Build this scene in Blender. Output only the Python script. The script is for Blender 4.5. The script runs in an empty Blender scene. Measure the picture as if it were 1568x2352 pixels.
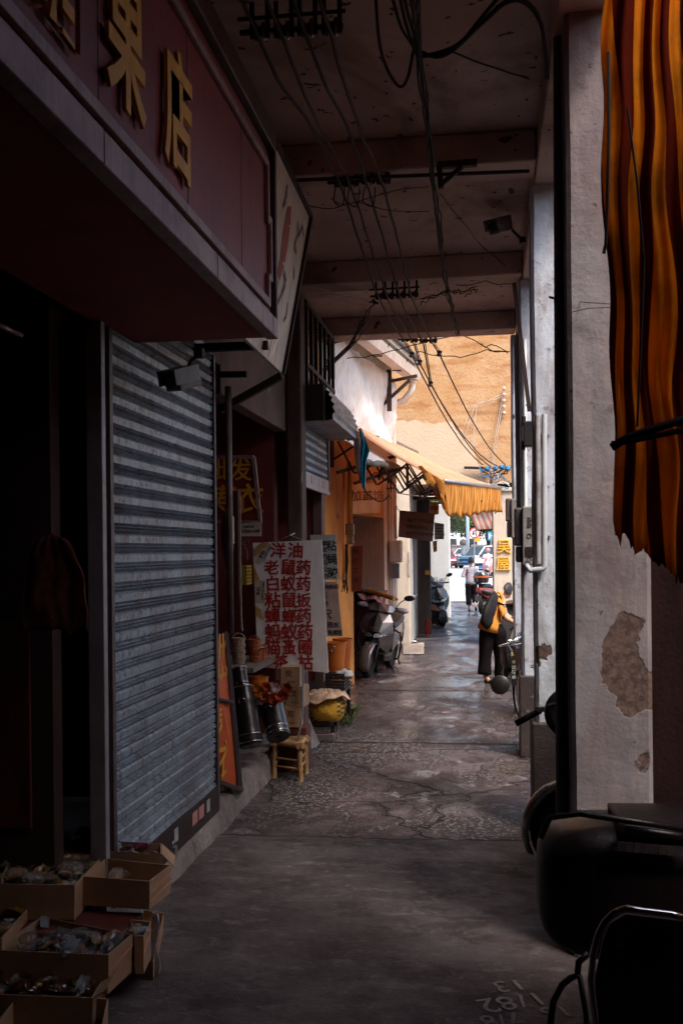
import bpy, bmesh, math, random
from mathutils import Vector, Matrix, noise as mnoise
R = math.radians
random.seed(7)
scene = bpy.context.scene
COL = scene.collection

# ------------------------------------------------------------------ camera
EYE = 1.88; FPX = 2287.0; CU, CV = 784.0, 1268.0; YAW = R(8.36); ROLL = R(0.6)
cam_d = bpy.data.cameras.new("camera")
cam = bpy.data.objects.new("camera", cam_d); COL.objects.link(cam)
cam_d.sensor_fit = 'AUTO'; cam_d.sensor_width = 36.0; cam_d.lens = 36.0*FPX/2352.0
cam_d.shift_y = (CV-1176.0)/2352.0
cam_d.clip_start = 0.05; cam_d.clip_end = 2000
CM = Matrix.Translation((0, 0, EYE)) @ Matrix.Rotation(YAW, 4, 'Z') @ Matrix.Rotation(R(90), 4, 'X') @ Matrix.Rotation(-ROLL, 4, 'Z')
cam.matrix_world = CM
cam_d.dof.use_dof = True; cam_d.dof.focus_distance = 13.0; cam_d.dof.aperture_fstop = 11.0
scene.camera = cam
O0 = Vector((0, 0, EYE)); CR = CM.to_3x3()
def ray(u, v): return CR @ Vector(((u-CU)/FPX, -(v-CV)/FPX, -1.0))
def PY(u, v, y): d = ray(u, v); return O0 + d*(y/d.y)
def PX(u, v, x): d = ray(u, v); return O0 + d*(x/d.x)
def PZ(u, v, z=0.0): d = ray(u, v); return O0 + d*((z-EYE)/d.z)
def PP(u, v, p, n):
    p = Vector(p); n = Vector(n); d = ray(u, v); return O0 + d*((p-O0).dot(n)/d.dot(n))

# ------------------------------------------------------------------ light
SUN_EL, SUN_AZ = R(56), R(135)      # azimuth: clockwise from +Y, so the sun stands behind the camera to the right
world = bpy.data.worlds.new("World"); scene.world = world; world.use_nodes = True
wn = world.node_tree.nodes; wl = world.node_tree.links
sky = wn.new('ShaderNodeTexSky'); sky.sky_type = 'NISHITA'; sky.sun_disc = False
sky.sun_elevation = SUN_EL; sky.sun_rotation = SUN_AZ; sky.air_density = 1.0; sky.dust_density = 4.0; sky.ozone_density = 1.0
wl.new(sky.outputs[0], wn['Background'].inputs[0]); wn['Background'].inputs[1].default_value = 0.15
sl = bpy.data.lights.new("sun", 'SUN'); sl.energy = 1.4; sl.angle = R(12); sl.color = (1.0, 0.94, 0.86)
sun = bpy.data.objects.new("sun", sl); COL.objects.link(sun)
sd = Vector((math.sin(SUN_AZ)*math.cos(SUN_EL), math.cos(SUN_AZ)*math.cos(SUN_EL), math.sin(SUN_EL)))
sun.rotation_euler = sd.to_track_quat('Z', 'Y').to_euler(); sun.location = (0, 0, 30)
scene.view_settings.view_transform = 'Standard'; scene.view_settings.look = 'None'
scene.view_settings.exposure = 1.45; scene.view_settings.gamma = 1.0
scene.cycles.max_bounces = 8; scene.cycles.diffuse_bounces = 4; scene.cycles.glossy_bounces = 3
scene.cycles.transmission_bounces = 4; scene.cycles.transparent_max_bounces = 8
scene.cycles.caustics_reflective = False; scene.cycles.caustics_refractive = False
scene.cycles.sample_clamp_indirect = 4.0
scene.cycles.use_denoising = True

# ------------------------------------------------------------------ helpers
class MB:
    def __init__(s): s.v = []; s.f = []; s.m = []; s.mi = 0; s.T = None
    def pt(s, p):
        p = Vector(p)
        if s.T is not None: p = s.T @ p
        s.v.append(p); return len(s.v)-1
    def face(s, idx): s.f.append(tuple(idx)); s.m.append(s.mi)
    def poly(s, pts): s.face([s.pt(p) for p in pts])
    def box(s, a, b, skew=None):
        x0, y0, z0 = a; x1, y1, z1 = b
        s.hexa([(x0,y0,z0),(x1,y0,z0),(x1,y1,z0),(x0,y1,z0)], [(x0,y0,z1),(x1,y0,z1),(x1,y1,z1),(x0,y1,z1)]); return s
    def hexa(s, lo, hi):
        i = [s.pt(p) for p in lo]; j = [s.pt(p) for p in hi]; n = len(i)
        s.face(i[::-1]); s.face(j)
        for k in range(n): s.face([i[k], i[(k+1) % n], j[(k+1) % n], j[k]])
        return s
    def cbox(s, c, d, rz=0, rx=0, ry=0):
        M = Matrix.Translation(c) @ Matrix.Rotation(rz, 4, 'Z') @ Matrix.Rotation(ry, 4, 'Y') @ Matrix.Rotation(rx, 4, 'X')
        h = [x/2 for x in d]
        q = lambda z: [M @ Vector(p) for p in ((-h[0],-h[1],z),(h[0],-h[1],z),(h[0],h[1],z),(-h[0],h[1],z))]
        return s.hexa(q(-h[2]), q(h[2]))
    def beam(s, p, q, w, h=None):      # square bar from p to q
        p = Vector(p); q = Vector(q); h = h or w; d = (q-p).normalized()
        up = Vector((0,0,1)) if abs(d.z) < .95 else Vector((1,0,0))
        a = d.cross(up).normalized()*w/2; b = a.cross(d).normalized()*h/2
        return s.hexa([p-a-b, p+a-b, p+a+b, p-a+b], [q-a-b, q+a-b, q+a+b, q-a+b])
    def tube(s, pts, r, n=8, cap=True, flat=1.0, upv=None):
        pts = [Vector(p) for p in pts]
        rr = r if isinstance(r, (list, tuple)) else [r]*len(pts)
        prev = None; rings = []
        for k, p in enumerate(pts):
            d = (pts[min(k+1, len(pts)-1)] - pts[max(k-1, 0)])
            if d.length < 1e-9: d = Vector((0,0,1))
            d.normalize()
            if prev is None:
                up = Vector(upv) if upv else (Vector((0,0,1)) if abs(d.z) < .9 else Vector((0,1,0)))
                a = d.cross(up).normalized()
            else: a = (prev - d*prev.dot(d)).normalized()
            prev = a; b = d.cross(a)
            q = rr[k]; ra, rb = q if isinstance(q, tuple) else (q, q*flat)
            rings.append([s.pt(p + a*math.cos(t)*ra + b*math.sin(t)*rb) for t in [2*math.pi*j/n for j in range(n)]])
        for A, B in zip(rings, rings[1:]):
            for j in range(n): s.face([A[j], A[(j+1) % n], B[(j+1) % n], B[j]])
        if cap: s.face(rings[0][::-1]); s.face(rings[-1])
        return s
    def lathe(s, c, prof, n=20, axis=None, cap=True):     # prof: (r, z)
        M = Matrix.Translation(c)
        if axis is not None: M = M @ Vector(axis).to_track_quat('Z', 'Y').to_matrix().to_4x4()
        rings = []
        for r, z in prof: rings.append([s.pt(M @ Vector((r*math.cos(t), r*math.sin(t), z))) for t in [2*math.pi*j/n for j in range(n)]])
        for A, B in zip(rings, rings[1:]):
            for j in range(n): s.face([A[j], A[(j+1) % n], B[(j+1) % n], B[j]])
        if cap: s.face(rings[0][::-1]); s.face(rings[-1])
        return s
    def torus(s, c, R0, r, axis=(0,1,0), n=28, m=8, a0=0, a1=2*math.pi):
        M = Matrix.Translation(c) @ Vector(axis).to_track_quat('Z', 'Y').to_matrix().to_4x4()
        full = abs(a1-a0-2*math.pi) < 1e-4; rings = []
        for i in range(n if full else n+1):
            t = a0+(a1-a0)*i/n
            rings.append([s.pt(M @ Vector(((R0+r*math.cos(p))*math.cos(t), (R0+r*math.cos(p))*math.sin(t), r*math.sin(p)))) for p in [2*math.pi*j/m for j in range(m)]])
        k = len(rings)
        for i in range(k if full else k-1):
            A, B = rings[i], rings[(i+1) % k]
            for j in range(m): s.face([A[j], B[j], B[(j+1) % m], A[(j+1) % m]])
        return s
    def ell(s, c, r, n=14, m=9, rot=None):
        M = Matrix.Translation(c) @ (rot.to_4x4() if rot else Matrix.Identity(4))
        prof = [(math.sin(math.pi*i/m), -math.cos(math.pi*i/m)) for i in range(m+1)]
        rings = []
        for a, z in prof[1:-1]: rings.append([s.pt(M @ Vector((r[0]*a*math.cos(t), r[1]*a*math.sin(t), r[2]*z))) for t in [2*math.pi*j/n for j in range(n)]])
        b = s.pt(M @ Vector((0,0,-r[2]))); t_ = s.pt(M @ Vector((0,0,r[2])))
        for j in range(n): s.face([b, rings[0][(j+1) % n], rings[0][j]]); s.face([t_, rings[-1][j], rings[-1][(j+1) % n]])
        for A, B in zip(rings, rings[1:]):
            for j in range(n): s.face([A[j], A[(j+1) % n], B[(j+1) % n], B[j]])
        return s
    def grid(s, fn, nu, nv):
        id = [[s.pt(fn(i/nu, j/nv)) for j in range(nv+1)] for i in range(nu+1)]
        for i in range(nu):
            for j in range(nv): s.face([id[i][j], id[i+1][j], id[i+1][j+1], id[i][j+1]])
        return s
    def loft(s, secs, cap=True):      # sections: equal-length point loops
        rings = [[s.pt(p) for p in sec] for sec in secs]; n = len(rings[0])
        for A, B in zip(rings, rings[1:]):
            for j in range(n): s.face([A[j], A[(j+1) % n], B[(j+1) % n], B[j]])
        if cap: s.face(rings[0][::-1]); s.face(rings[-1])
        return s

def obj(name, mb, mats, parent=None, local=False, smooth=False, bevel=0, seg=2, sub=0, solid=0, fix=True):
    me = bpy.data.meshes.new(name); me.from_pydata([tuple(v) for v in mb.v], [], mb.f)
    if not isinstance(mats, (list, tuple)): mats = [mats]
    for m in mats: me.materials.append(m)
    if any(mb.m): me.polygons.foreach_set('material_index', mb.m)
    if fix:
        bm = bmesh.new(); bm.from_mesh(me); bmesh.ops.recalc_face_normals(bm, faces=bm.faces); bm.to_mesh(me); bm.free()
    if smooth:
        me.polygons.foreach_set('use_smooth', [True]*len(me.polygons))
        if smooth is not True: me.set_sharp_from_angle(angle=R(smooth))
    me.update()
    o = bpy.data.objects.new(name, me); COL.objects.link(o)
    if solid: m = o.modifiers.new('solid', 'SOLIDIFY'); m.thickness = solid; m.offset = 0
    if bevel: m = o.modifiers.new('bevel', 'BEVEL'); m.width = bevel; m.segments = seg; m.limit_method = 'ANGLE'; m.angle_limit = R(35)
    if sub: m = o.modifiers.new('sub', 'SUBSURF'); m.levels = sub; m.render_levels = sub
    if parent is not None:
        o.parent = parent
        if not local and parent.type == 'EMPTY': o.matrix_parent_inverse = parent.matrix_basis.inverted()
    return o
def thing(name, label, cat, loc=(0,0,0), rz=0, group=None):
    o = bpy.data.objects.new(name, None); COL.objects.link(o); o.empty_display_size = .1
    o.location = loc; o.rotation_euler = (0, 0, rz); o['label'] = label; o['category'] = cat
    if group: o['group'] = group
    bpy.context.view_layer.update() if False else None
    o.matrix_basis = Matrix.Translation(loc) @ Matrix.Rotation(rz, 4, 'Z')
    return o
def tag(o, label=None, cat=None, group=None, kind=None):
    if label: o['label'] = label
    if cat: o['category'] = cat
    if group: o['group'] = group
    if kind: o['kind'] = kind
    return o
def dup(root, loc=None, rz=None, label=None, group=None):
    r = root.copy(); COL.objects.link(r)
    m = Matrix.Translation(loc if loc is not None else root.location) @ Matrix.Rotation(rz if rz is not None else root.rotation_euler.z, 4, 'Z')
    r.matrix_basis = m
    if label: r['label'] = label
    if group: r['group'] = group
    def rec(a, b):
        for ch in list(a.children):
            c = ch.copy(); COL.objects.link(c); c.parent = b; rec(ch, c)
    rec(root, r); return r
def relabel(o, label, mats):      # swap materials on a copied thing's meshes (own mesh data)
    for ch in o.children_recursive:
        if ch.type == 'MESH' and ch.data.materials and ch.data.materials[0].name in mats:
            ch.data = ch.data.copy(); ch.data.materials[0] = mats[ch.data.materials[0].name]

# Text: Blender's own built-in font, turned into a mesh
def text(name, s, size, M, mat, parent=None, depth=.002, fat=0.0, ax='CENTER', sx=1.0, sp=1.0, lsp=1.0, local=False, jit=None):
    cu = bpy.data.curves.new(name, 'FONT'); cu.body = s; cu.size = size; cu.extrude = depth; cu.offset = fat
    cu.align_x = ax; cu.align_y = 'CENTER'; cu.space_character = sp; cu.space_line = lsp; cu.resolution_u = 3
    t = bpy.data.objects.new('tmp', cu); COL.objects.link(t)
    dg = bpy.context.evaluated_depsgraph_get(); me = bpy.data.meshes.new_from_object(t.evaluated_get(dg)); me.name = name
    bpy.data.objects.remove(t); bpy.data.curves.remove(cu)
    if jit:
        for v in me.vertices:
            p = v.co; d = mnoise.noise_vector(Vector((p.x, p.y, 0))*(jit[0]/size)); v.co.x += d.x*jit[1]*size; v.co.y += d.y*jit[1]*size
    me.transform(M @ Matrix.Scale(sx, 4, (1,0,0))); me.materials.clear(); me.materials.append(mat)
    o = bpy.data.objects.new(name, me); COL.objects.link(o)
    if parent is not None:
        o.parent = parent
        if not local and parent.type == 'EMPTY': o.matrix_parent_inverse = parent.matrix_basis.inverted()
    return o
def frame(o, x, y):      # matrix with local x, y axes along given vectors
    x = Vector(x).normalized(); y = Vector(y); z = x.cross(y).normalized(); y = z.cross(x)
    M = Matrix((x, y, z)).transposed().to_4x4(); M.translation = Vector(o); return M

# ------------------------------------------------------------------ materials
def _n(nt, t, **k):
    n = nt.nodes.new(t)
    for a, b in k.items():
        if a == 'in_':
            for i, val in b.items(): n.inputs[i].default_value = val
        else: setattr(n, a, b)
    return n
def c4(c): return (c[0], c[1], c[2], 1)
def ramp(nt, src, stops):
    r = _n(nt, 'ShaderNodeValToRGB'); e = r.color_ramp.elements
    while len(e) < len(stops): e.new(.5)
    for q, (p, c) in zip(e, stops): q.position = p; q.color = c4(c) if isinstance(c, (tuple, list)) else (c, c, c, 1)
    nt.links.new(src, r.inputs[0]); return r.outputs[0]
def mix(nt, f, a, b, mode='MIX'):
    m = _n(nt, 'ShaderNodeMix', data_type='RGBA', blend_type=mode)
    for i, x in ((0, f), (6, a), (7, b)):
        if isinstance(x, (int, float)): m.inputs[i].default_value = x
        elif isinstance(x, tuple): m.inputs[i].default_value = c4(x)
        else: nt.links.new(x, m.inputs[i])
    return m.outputs[2]
def nz(nt, co, scale, detail=6, rough=.6, dist=0, out=0):
    t = _n(nt, 'ShaderNodeTexNoise', in_={'Scale': scale, 'Detail': detail, 'Roughness': rough, 'Distortion': dist}); nt.links.new(co, t.inputs['Vector']); return t.outputs[out]
def mapping(nt, co, sc=(1,1,1), loc=(0,0,0), rot=(0,0,0)):
    m = _n(nt, 'ShaderNodeMapping'); m.inputs['Scale'].default_value = sc; m.inputs['Location'].default_value = loc; m.inputs['Rotation'].default_value = rot
    nt.links.new(co, m.inputs[0]); return m.outputs[0]
def newmat(name):
    m = bpy.data.materials.new(name); m.use_nodes = True; nt = m.node_tree
    b = nt.nodes['Principled BSDF']; tc = _n(nt, 'ShaderNodeTexCoord'); return m, nt, b, tc.outputs['Object']
def bump(nt, b, h, s, d=.02):
    k = _n(nt, 'ShaderNodeBump', in_={'Strength': s, 'Distance': d}); nt.links.new(h, k.inputs['Height']); nt.links.new(k.outputs[0], b.inputs['Normal'])
def S(name, c, c2=None, sc=6, rough=.7, metal=0, bs=.25, bsc=40, spots=None, streak=None, rr=.12, coat=0, spec=None, st=(1,1,1), bd=.01, edge=None, trans=0, sheen=0):
    """General worn surface: two base colours mixed by noise, optional spots (col, scale, threshold) and streaks (col, amount)."""
    m, nt, b, co = newmat(name); c2 = c2 or tuple(x*.72 for x in c)
    if st != (1,1,1): co2 = mapping(nt, co, st)
    else: co2 = co
    base = mix(nt, ramp(nt, nz(nt, co2, sc, 7, .62), [(.35, 0.0), (.68, 1.0)]), c, c2)
    if streak:
        s = nz(nt, mapping(nt, co, (9, 9, .8)), 3.0, 5, .6)
        base = mix(nt, ramp(nt, s, [(.5, 0.0), (.75, streak[1])]), base, streak[0])
    if spots:
        for sp in (spots if isinstance(spots, list) else [spots]):
            s = nz(nt, co2, sp[1], 8, .6, .4)
            base = mix(nt, ramp(nt, s, [(sp[2], 0.0), (sp[2]+(sp[3] if len(sp) > 3 else .05), 1.0)]), base, sp[0])
    nt.links.new(base, b.inputs['Base Color'])
    rn = _n(nt, 'ShaderNodeMapRange', in_={3: max(0, rough-rr), 4: min(1, rough+rr)}); nt.links.new(nz(nt, co, sc*2.3, 4), rn.inputs[0]); nt.links.new(rn.outputs[0], b.inputs['Roughness'])
    b.inputs['Metallic'].default_value = metal
    if coat: b.inputs['Coat Weight'].default_value = coat; b.inputs['Coat Roughness'].default_value = .12
    if spec is not None: b.inputs['Specular IOR Level'].default_value = spec
    if sheen: b.inputs['Sheen Weight'].default_value = sheen
    if bs: bump(nt, b, nz(nt, co, bsc, 6, .6), bs, bd)
    if trans:
        t = _n(nt, 'ShaderNodeBsdfTranslucent'); nt.links.new(base, t.inputs[0]); ms = _n(nt, 'ShaderNodeMixShader', in_={0: trans})
        nt.links.new(b.outputs[0], ms.inputs[1]); nt.links.new(t.outputs[0], ms.inputs[2]); nt.links.new(ms.outputs[0], nt.nodes['Material Output'].inputs[0])
    return m
# ------------------------------------------------------------------ palette
BLACKM = S('black_plastic', (.008,.006,.007), (.014,.010,.010), 8, .45, bs=.1)
IRON = S('black_iron', (.016,.005,.004), (.032,.009,.006), 14, .75)
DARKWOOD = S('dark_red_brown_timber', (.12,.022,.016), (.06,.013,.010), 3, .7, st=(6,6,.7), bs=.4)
INTERIOR = S('red_shadow_tinted_plaster', (.20,.028,.022), (.12,.018,.015), 2.5, .9, spots=((.05,.015,.012), 2.0, .6, .15))  # red cast of the deep shadows is put into the base colour
def ceiling_mat():
    m, nt, b, co = newmat('stained_ceiling_plaster')
    base = mix(nt, ramp(nt, nz(nt, co, 1.3, 6), [(.35, 0.0), (.7, 1.0)]), (.60,.43,.37), (.42,.28,.235))
    s = nz(nt, co, 7.5, 4, .5, .3); base = mix(nt, ramp(nt, s, [(.685, 0.0), (.70, 1.0)]), base, (.09,.045,.036))
    base = mix(nt, ramp(nt, nz(nt, co, .8, 6, .6, 1.0), [(.5, 0.0), (.68, .75)]), base, (.16,.095,.075))
    s = nz(nt, co, 15, 2, .4); base = mix(nt, ramp(nt, s, [(.70, 0.0), (.72, 1.0)]), base, (.05,.025,.02))
    nt.links.new(base, b.inputs['Base Color']); b.inputs['Roughness'].default_value = .9; bump(nt, b, nz(nt, co, 30, 6), .3, .01); return m
CEIL = ceiling_mat()
def pillar_mat(patch=None, ca=(.60,.66,.76), cb=(.42,.43,.50)):
    m, nt, b, co = newmat('peeling_blue_white_limewash')
    base = mix(nt, ramp(nt, nz(nt, co, 1.6, 7), [(.35, 0.0), (.68, 1.0)]), ca, cb)
    base = mix(nt, ramp(nt, nz(nt, mapping(nt, co, (5,5,1.2)), 2.2, 8), [(.48, 0.0), (.72, .7)]), base, (.30,.235,.225))
    base = mix(nt, ramp(nt, nz(nt, mapping(nt, co, (1,1,2.5)), 5, 8, .7), [(.60, 0.0), (.68, .5)]), base, (.13,.09,.09))
    base = mix(nt, ramp(nt, nz(nt, mapping(nt, co, (2,2,.7), (5,0,3)), 1.6, 9, .7, .8), [(.46, 0.0), (.66, .7)]), base, (.15,.105,.105))
    base = mix(nt, ramp(nt, nz(nt, co, 7, 9, .75), [(.58, 0.0), (.62, .6)]), base, (.10,.06,.06))
    sep = _n(nt, 'ShaderNodeSeparateXYZ'); nt.links.new(co, sep.inputs[0])
    mr = _n(nt, 'ShaderNodeMapRange', in_={1: 0.3, 2: 2.6, 3: .14, 4: -.03}); nt.links.new(sep.outputs[2], mr.inputs[0])
    ad = _n(nt, 'ShaderNodeMath', operation='ADD'); nt.links.new(nz(nt, co, 2.1, 9, .55, .5), ad.inputs[0]); nt.links.new(mr.outputs[0], ad.inputs[1])
    src = ad.outputs[0]
    if patch:
        vs = _n(nt, 'ShaderNodeVectorMath', operation='SUBTRACT'); vs.inputs[1].default_value = (patch[0], patch[1], patch[2]); nt.links.new(co, vs.inputs[0])
        sh = _n(nt, 'ShaderNodeVectorMath', operation='MULTIPLY'); sh.inputs[1].default_value = (1/patch[3], 0, 1/patch[4]); nt.links.new(vs.outputs[0], sh.inputs[0])
        wv = _n(nt, 'ShaderNodeMix', data_type='RGBA', blend_type='LINEAR_LIGHT', in_={0: .55}); nt.links.new(sh.outputs[0], wv.inputs[6]); nt.links.new(nz(nt, co, 3.4, 9, .65, .4, 1), wv.inputs[7]); ln = _n(nt, 'ShaderNodeVectorMath', operation='LENGTH'); nt.links.new(wv.outputs[2], ln.inputs[0])
        mr2 = _n(nt, 'ShaderNodeMapRange', in_={1: .1, 2: 1.9, 3: .21, 4: -.10}); nt.links.new(ln.outputs['Value'], mr2.inputs[0])
        a2 = _n(nt, 'ShaderNodeMath', operation='ADD'); nt.links.new(src, a2.inputs[0]); nt.links.new(mr2.outputs[0], a2.inputs[1]); src = a2.outputs[0]
    mk = ramp(nt, src, [(.655, 0.0), (.665, 1.0)])
    rub = mix(nt, ramp(nt, nz(nt, co, 34, 5), [(.4, 0.0), (.7, 1.0)]), (.055,.03,.025), (.15,.095,.08))
    base = mix(nt, mk, base, rub)
    base = mix(nt, ramp(nt, nz(nt, co, 17, 3), [(.72, 0.0), (.74, 1.0)]), base, (.07,.04,.035))
    nt.links.new(base, b.inputs['Base Color']); b.inputs['Roughness'].default_value = .85
    h = _n(nt, 'ShaderNodeMath', operation='MULTIPLY_ADD', in_={1: -1.6}); nt.links.new(mk, h.inputs[0]); nt.links.new(nz(nt, co, 14, 8, .65), h.inputs[2])
    bump(nt, b, h.outputs[0], .55, .012); return m
PILLAR = pillar_mat()
PILLAR_SHADED = pillar_mat((.63, 4.66, 1.30, .12, .42), (.215,.20,.222), (.105,.082,.088))  # shade on the nearest pillar put into its darker limewash colours; patch is peeling
BLACKBASE = S('black_painted_pillar_base', (.03,.022,.024), (.06,.042,.042), 5, .55, spots=((.16,.13,.12), 9, .68), bs=.5)
CREAM = S('cream_render', (.66,.56,.45), (.56,.46,.36), 2.0, .85, spots=((.30,.22,.17), 1.5, .70, .12), streak=((.3,.22,.17), .5))
WHITEW = S('white_painted_render', (.78,.78,.77), (.66,.65,.63), 2.0, .8, spots=((.30,.27,.24), 2.2, .68, .06), streak=((.35,.31,.28), .5))
def ochre_mat():
    m, nt, b, co = newmat('ochre_roughcast_with_smooth_patch')
    sep = _n(nt, 'ShaderNodeSeparateXYZ'); nt.links.new(co, sep.inputs[0])
    base = mix(nt, ramp(nt, nz(nt, co, .9, 8, .65), [(.36, 0.0), (.66, 1.0)]), (.47,.25,.10), (.57,.38,.22))
    base = mix(nt, ramp(nt, nz(nt, mapping(nt, co, (1,1,3.5)), 1.4, 7), [(.48, 0.0), (.66, .85)]), base, (.36,.15,.045))
    base = mix(nt, ramp(nt, nz(nt, co, 26, 5), [(.56, 0.0), (.68, .85)]), base, (.22,.09,.035))
    base = mix(nt, ramp(nt, nz(nt, co, 33, 4), [(.62, 0.0), (.70, .6)]), base, (.85,.66,.45))
    # smooth cream patch low on the left: an ellipse-like edge broken up by noise
    ed = _n(nt, 'ShaderNodeMath', operation='MULTIPLY_ADD', in_={1: .55}); nt.links.new(nz(nt, co, 1.7, 6), ed.inputs[0]); nt.links.new(sep.outputs[2], ed.inputs[2])
    x2 = _n(nt, 'ShaderNodeMapRange', in_={1: -.75, 2: .05, 3: 0, 4: 1.3}); nt.links.new(sep.outputs[0], x2.inputs[0])
    p2 = _n(nt, 'ShaderNodeMath', operation='POWER', in_={1: 2.2}); nt.links.new(x2.outputs[0], p2.inputs[0])
    s2 = _n(nt, 'ShaderNodeMath', operation='ADD'); nt.links.new(ed.outputs[0], s2.inputs[0]); nt.links.new(p2.outputs[0], s2.inputs[1])
    mk = ramp(nt, _scaled(nt, s2.outputs[0], 4.4, 5.2), [(.40, 1.0), (.43, 0.0)])
    cream = mix(nt, nz(nt, co, 3, 5), (.66,.50,.35), (.56,.41,.28))
    base = mix(nt, mk, base, cream)
    nt.links.new(base, b.inputs['Base Color']); b.inputs['Roughness'].default_value = .92; bump(nt, b, nz(nt, co, 18, 6, .6), .4, .03); return m
def _scaled(nt, src, a, b_):
    r = _n(nt, 'ShaderNodeMapRange', in_={1: a, 2: b_}); nt.links.new(src, r.inputs[0]); return r.outputs[0]
OCHRE = ochre_mat()
def ground_mat():
    m, nt, b, co = newmat('wet_worn_concrete_paving')
    n1 = nz(nt, co, .55, 7, .6, .6)
    base = mix(nt, ramp(nt, n1, [(.4, 0.0), (.62, 1.0)]), (.085,.060,.060), (.048,.028,.028))
    base = mix(nt, ramp(nt, nz(nt, co, 2.4, 8, .65, .8), [(.45, 0.0), (.62, 1.0)]), base, (.135,.105,.108))
    base = mix(nt, ramp(nt, nz(nt, mapping(nt, co, (1,.6,1)), 2.1, 12, .72, .6), [(.495, 0.0), (.515, .9)]), base, (.036,.021,.021))
    base = mix(nt, ramp(nt, nz(nt, mapping(nt, co, (1,.7,1), (3,7,0)), 3.6, 12, .75, .4), [(.56, 0.0), (.59, .75)]), base, (.27,.245,.26))
    # exposed aggregate down the middle of the alley
    vo = _n(nt, 'ShaderNodeTexVoronoi', in_={'Scale': 34.0}); nt.links.new(co, vo.inputs['Vector'])
    agm = ramp(nt, nz(nt, mapping(nt, co, (1,.35,1)), .8, 4), [(.47, 0.0), (.53, 1.0)])
    ag = mix(nt, ramp(nt, vo.outputs['Distance'], [(.25, 1.0), (.45, 0.0)]), (.03,.02,.02), (.25,.215,.21))
    base = mix(nt, agm, base, ag)
    # cracks
    wob = _n(nt, 'ShaderNodeMix', data_type='RGBA', blend_type='LINEAR_LIGHT', in_={0: .22}); nt.links.new(co, wob.inputs[6]); nt.links.new(nz(nt, co, 2.2, 6, .6, 0, 1), wob.inputs[7])
    v2 = _n(nt, 'ShaderNodeTexVoronoi', feature='DISTANCE_TO_EDGE', in_={'Scale': .62}); nt.links.new(wob.outputs[2], v2.inputs['Vector'])
    v3 = _n(nt, 'ShaderNodeTexVoronoi', feature='DISTANCE_TO_EDGE', in_={'Scale': 2.1}); nt.links.new(wob.outputs[2], v3.inputs['Vector'])
    cr = ramp(nt, v2.outputs['Distance'], [(.002, 1.0), (.007, 0.0)])
    cm = mix(nt, ramp(nt, nz(nt, co, .9, 2), [(.52, 0.0), (.56, 1.0)]), (0.,0.,0.), ramp(nt, v3.outputs['Distance'], [(.002, 1.0), (.010, 0.0)]))
    crk = mix(nt, 1.0, cr, cm, 'LIGHTEN')
    base = mix(nt, crk, base, (.022,.013,.013))
    # rust-red stains
    base = mix(nt, ramp(nt, nz(nt, co, .7, 5, .6, 1.0), [(.60, 0.0), (.72, .6)]), base, (.12,.05,.035))
    nt.links.new(base, b.inputs['Base Color'])
    wet = nz(nt, mapping(nt, co, (1.1,.55,1)), 1.7, 8, .68, .5)
    sp2 = _n(nt, 'ShaderNodeSeparateXYZ'); nt.links.new(co, sp2.inputs[0]); wr = _n(nt, 'ShaderNodeMapRange', in_={1: 5.5, 2: 12.5, 3: -.10, 4: .035}); nt.links.new(sp2.outputs[1], wr.inputs[0])
    wa = _n(nt, 'ShaderNodeMath', operation='ADD'); nt.links.new(wet, wa.inputs[0]); nt.links.new(wr.outputs[0], wa.inputs[1]); wet = wa.outputs[0]
    nt.links.new(ramp(nt, wet, [(.34, .62), (.50, .42), (.62, .22)]), b.inputs['Roughness'])
    nt.links.new(ramp(nt, wet, [(.50, 0.0), (.60, .6)]), b.inputs['Coat Weight']); b.inputs['Coat Roughness'].default_value = .22
    k2 = _n(nt, 'ShaderNodeBump', in_={'Strength': .35, 'Distance': .01}); nt.links.new(nz(nt, mapping(nt, co, (1,.6,1)), 7, 6), k2.inputs['Height']); nt.links.new(k2.outputs[0], b.inputs['Coat Normal'])
    h1 = _n(nt, 'ShaderNodeMath', operation='MULTIPLY_ADD', in_={1: -1.5}); nt.links.new(crk, h1.inputs[0]); nt.links.new(nz(nt, co, 3.5, 10, .72), h1.inputs[2])
    h2 = _n(nt, 'ShaderNodeMath', operation='MULTIPLY_ADD', in_={1: .35}); nt.links.new(nz(nt, co, 45, 4), h2.inputs[0]); nt.links.new(h1.outputs[0], h2.inputs[2])
    bump(nt, b, h2.outputs[0], 1.0, .05); return m
GROUND = ground_mat()
ASPHALT = S('pale_wet_asphalt', (.44,.44,.44), (.36,.36,.36), 1.2, .38, bs=.3, bsc=80)
MARK = S('road_paint', (.8,.8,.78), (.66,.66,.64), 4, .5)
def shutmat():
    m, nt, b, co = newmat('dirty_galvanised_shutter')
    base = mix(nt, ramp(nt, nz(nt, mapping(nt, co, (1,1,.4)), 2.6, 7), [(.38, 0.0), (.66, 1.0)]), (.33,.41,.49), (.20,.225,.26))
    base = mix(nt, ramp(nt, nz(nt, mapping(nt, co, (1,4.5,6)), 3.2, 9, .78, .4), [(.53, 0.0), (.60, .85)]), base, (.075,.042,.040))
    base = mix(nt, ramp(nt, nz(nt, mapping(nt, co, (1,7,1.5)), 4, 9, .75), [(.50, 0.0), (.64, .8)]), base, (.10,.066,.066))
    base = mix(nt, ramp(nt, nz(nt, mapping(nt, co, (1,3,5)), 5, 9, .7), [(.62, 0.0), (.68, .6)]), base, (.50,.52,.54))
    nt.links.new(base, b.inputs['Base Color']); b.inputs['Roughness'].default_value = .45; b.inputs['Metallic'].default_value = .15; bump(nt, b, nz(nt, mapping(nt, co, (1,1,3)), 9, 6), .35, .012); return m
SHUT = shutmat()
GALV = S('galvanised_steel', (.34,.35,.37), (.22,.22,.24), 10, .4, metal=.7, spots=((.12,.07,.05), 9, .66))
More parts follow.
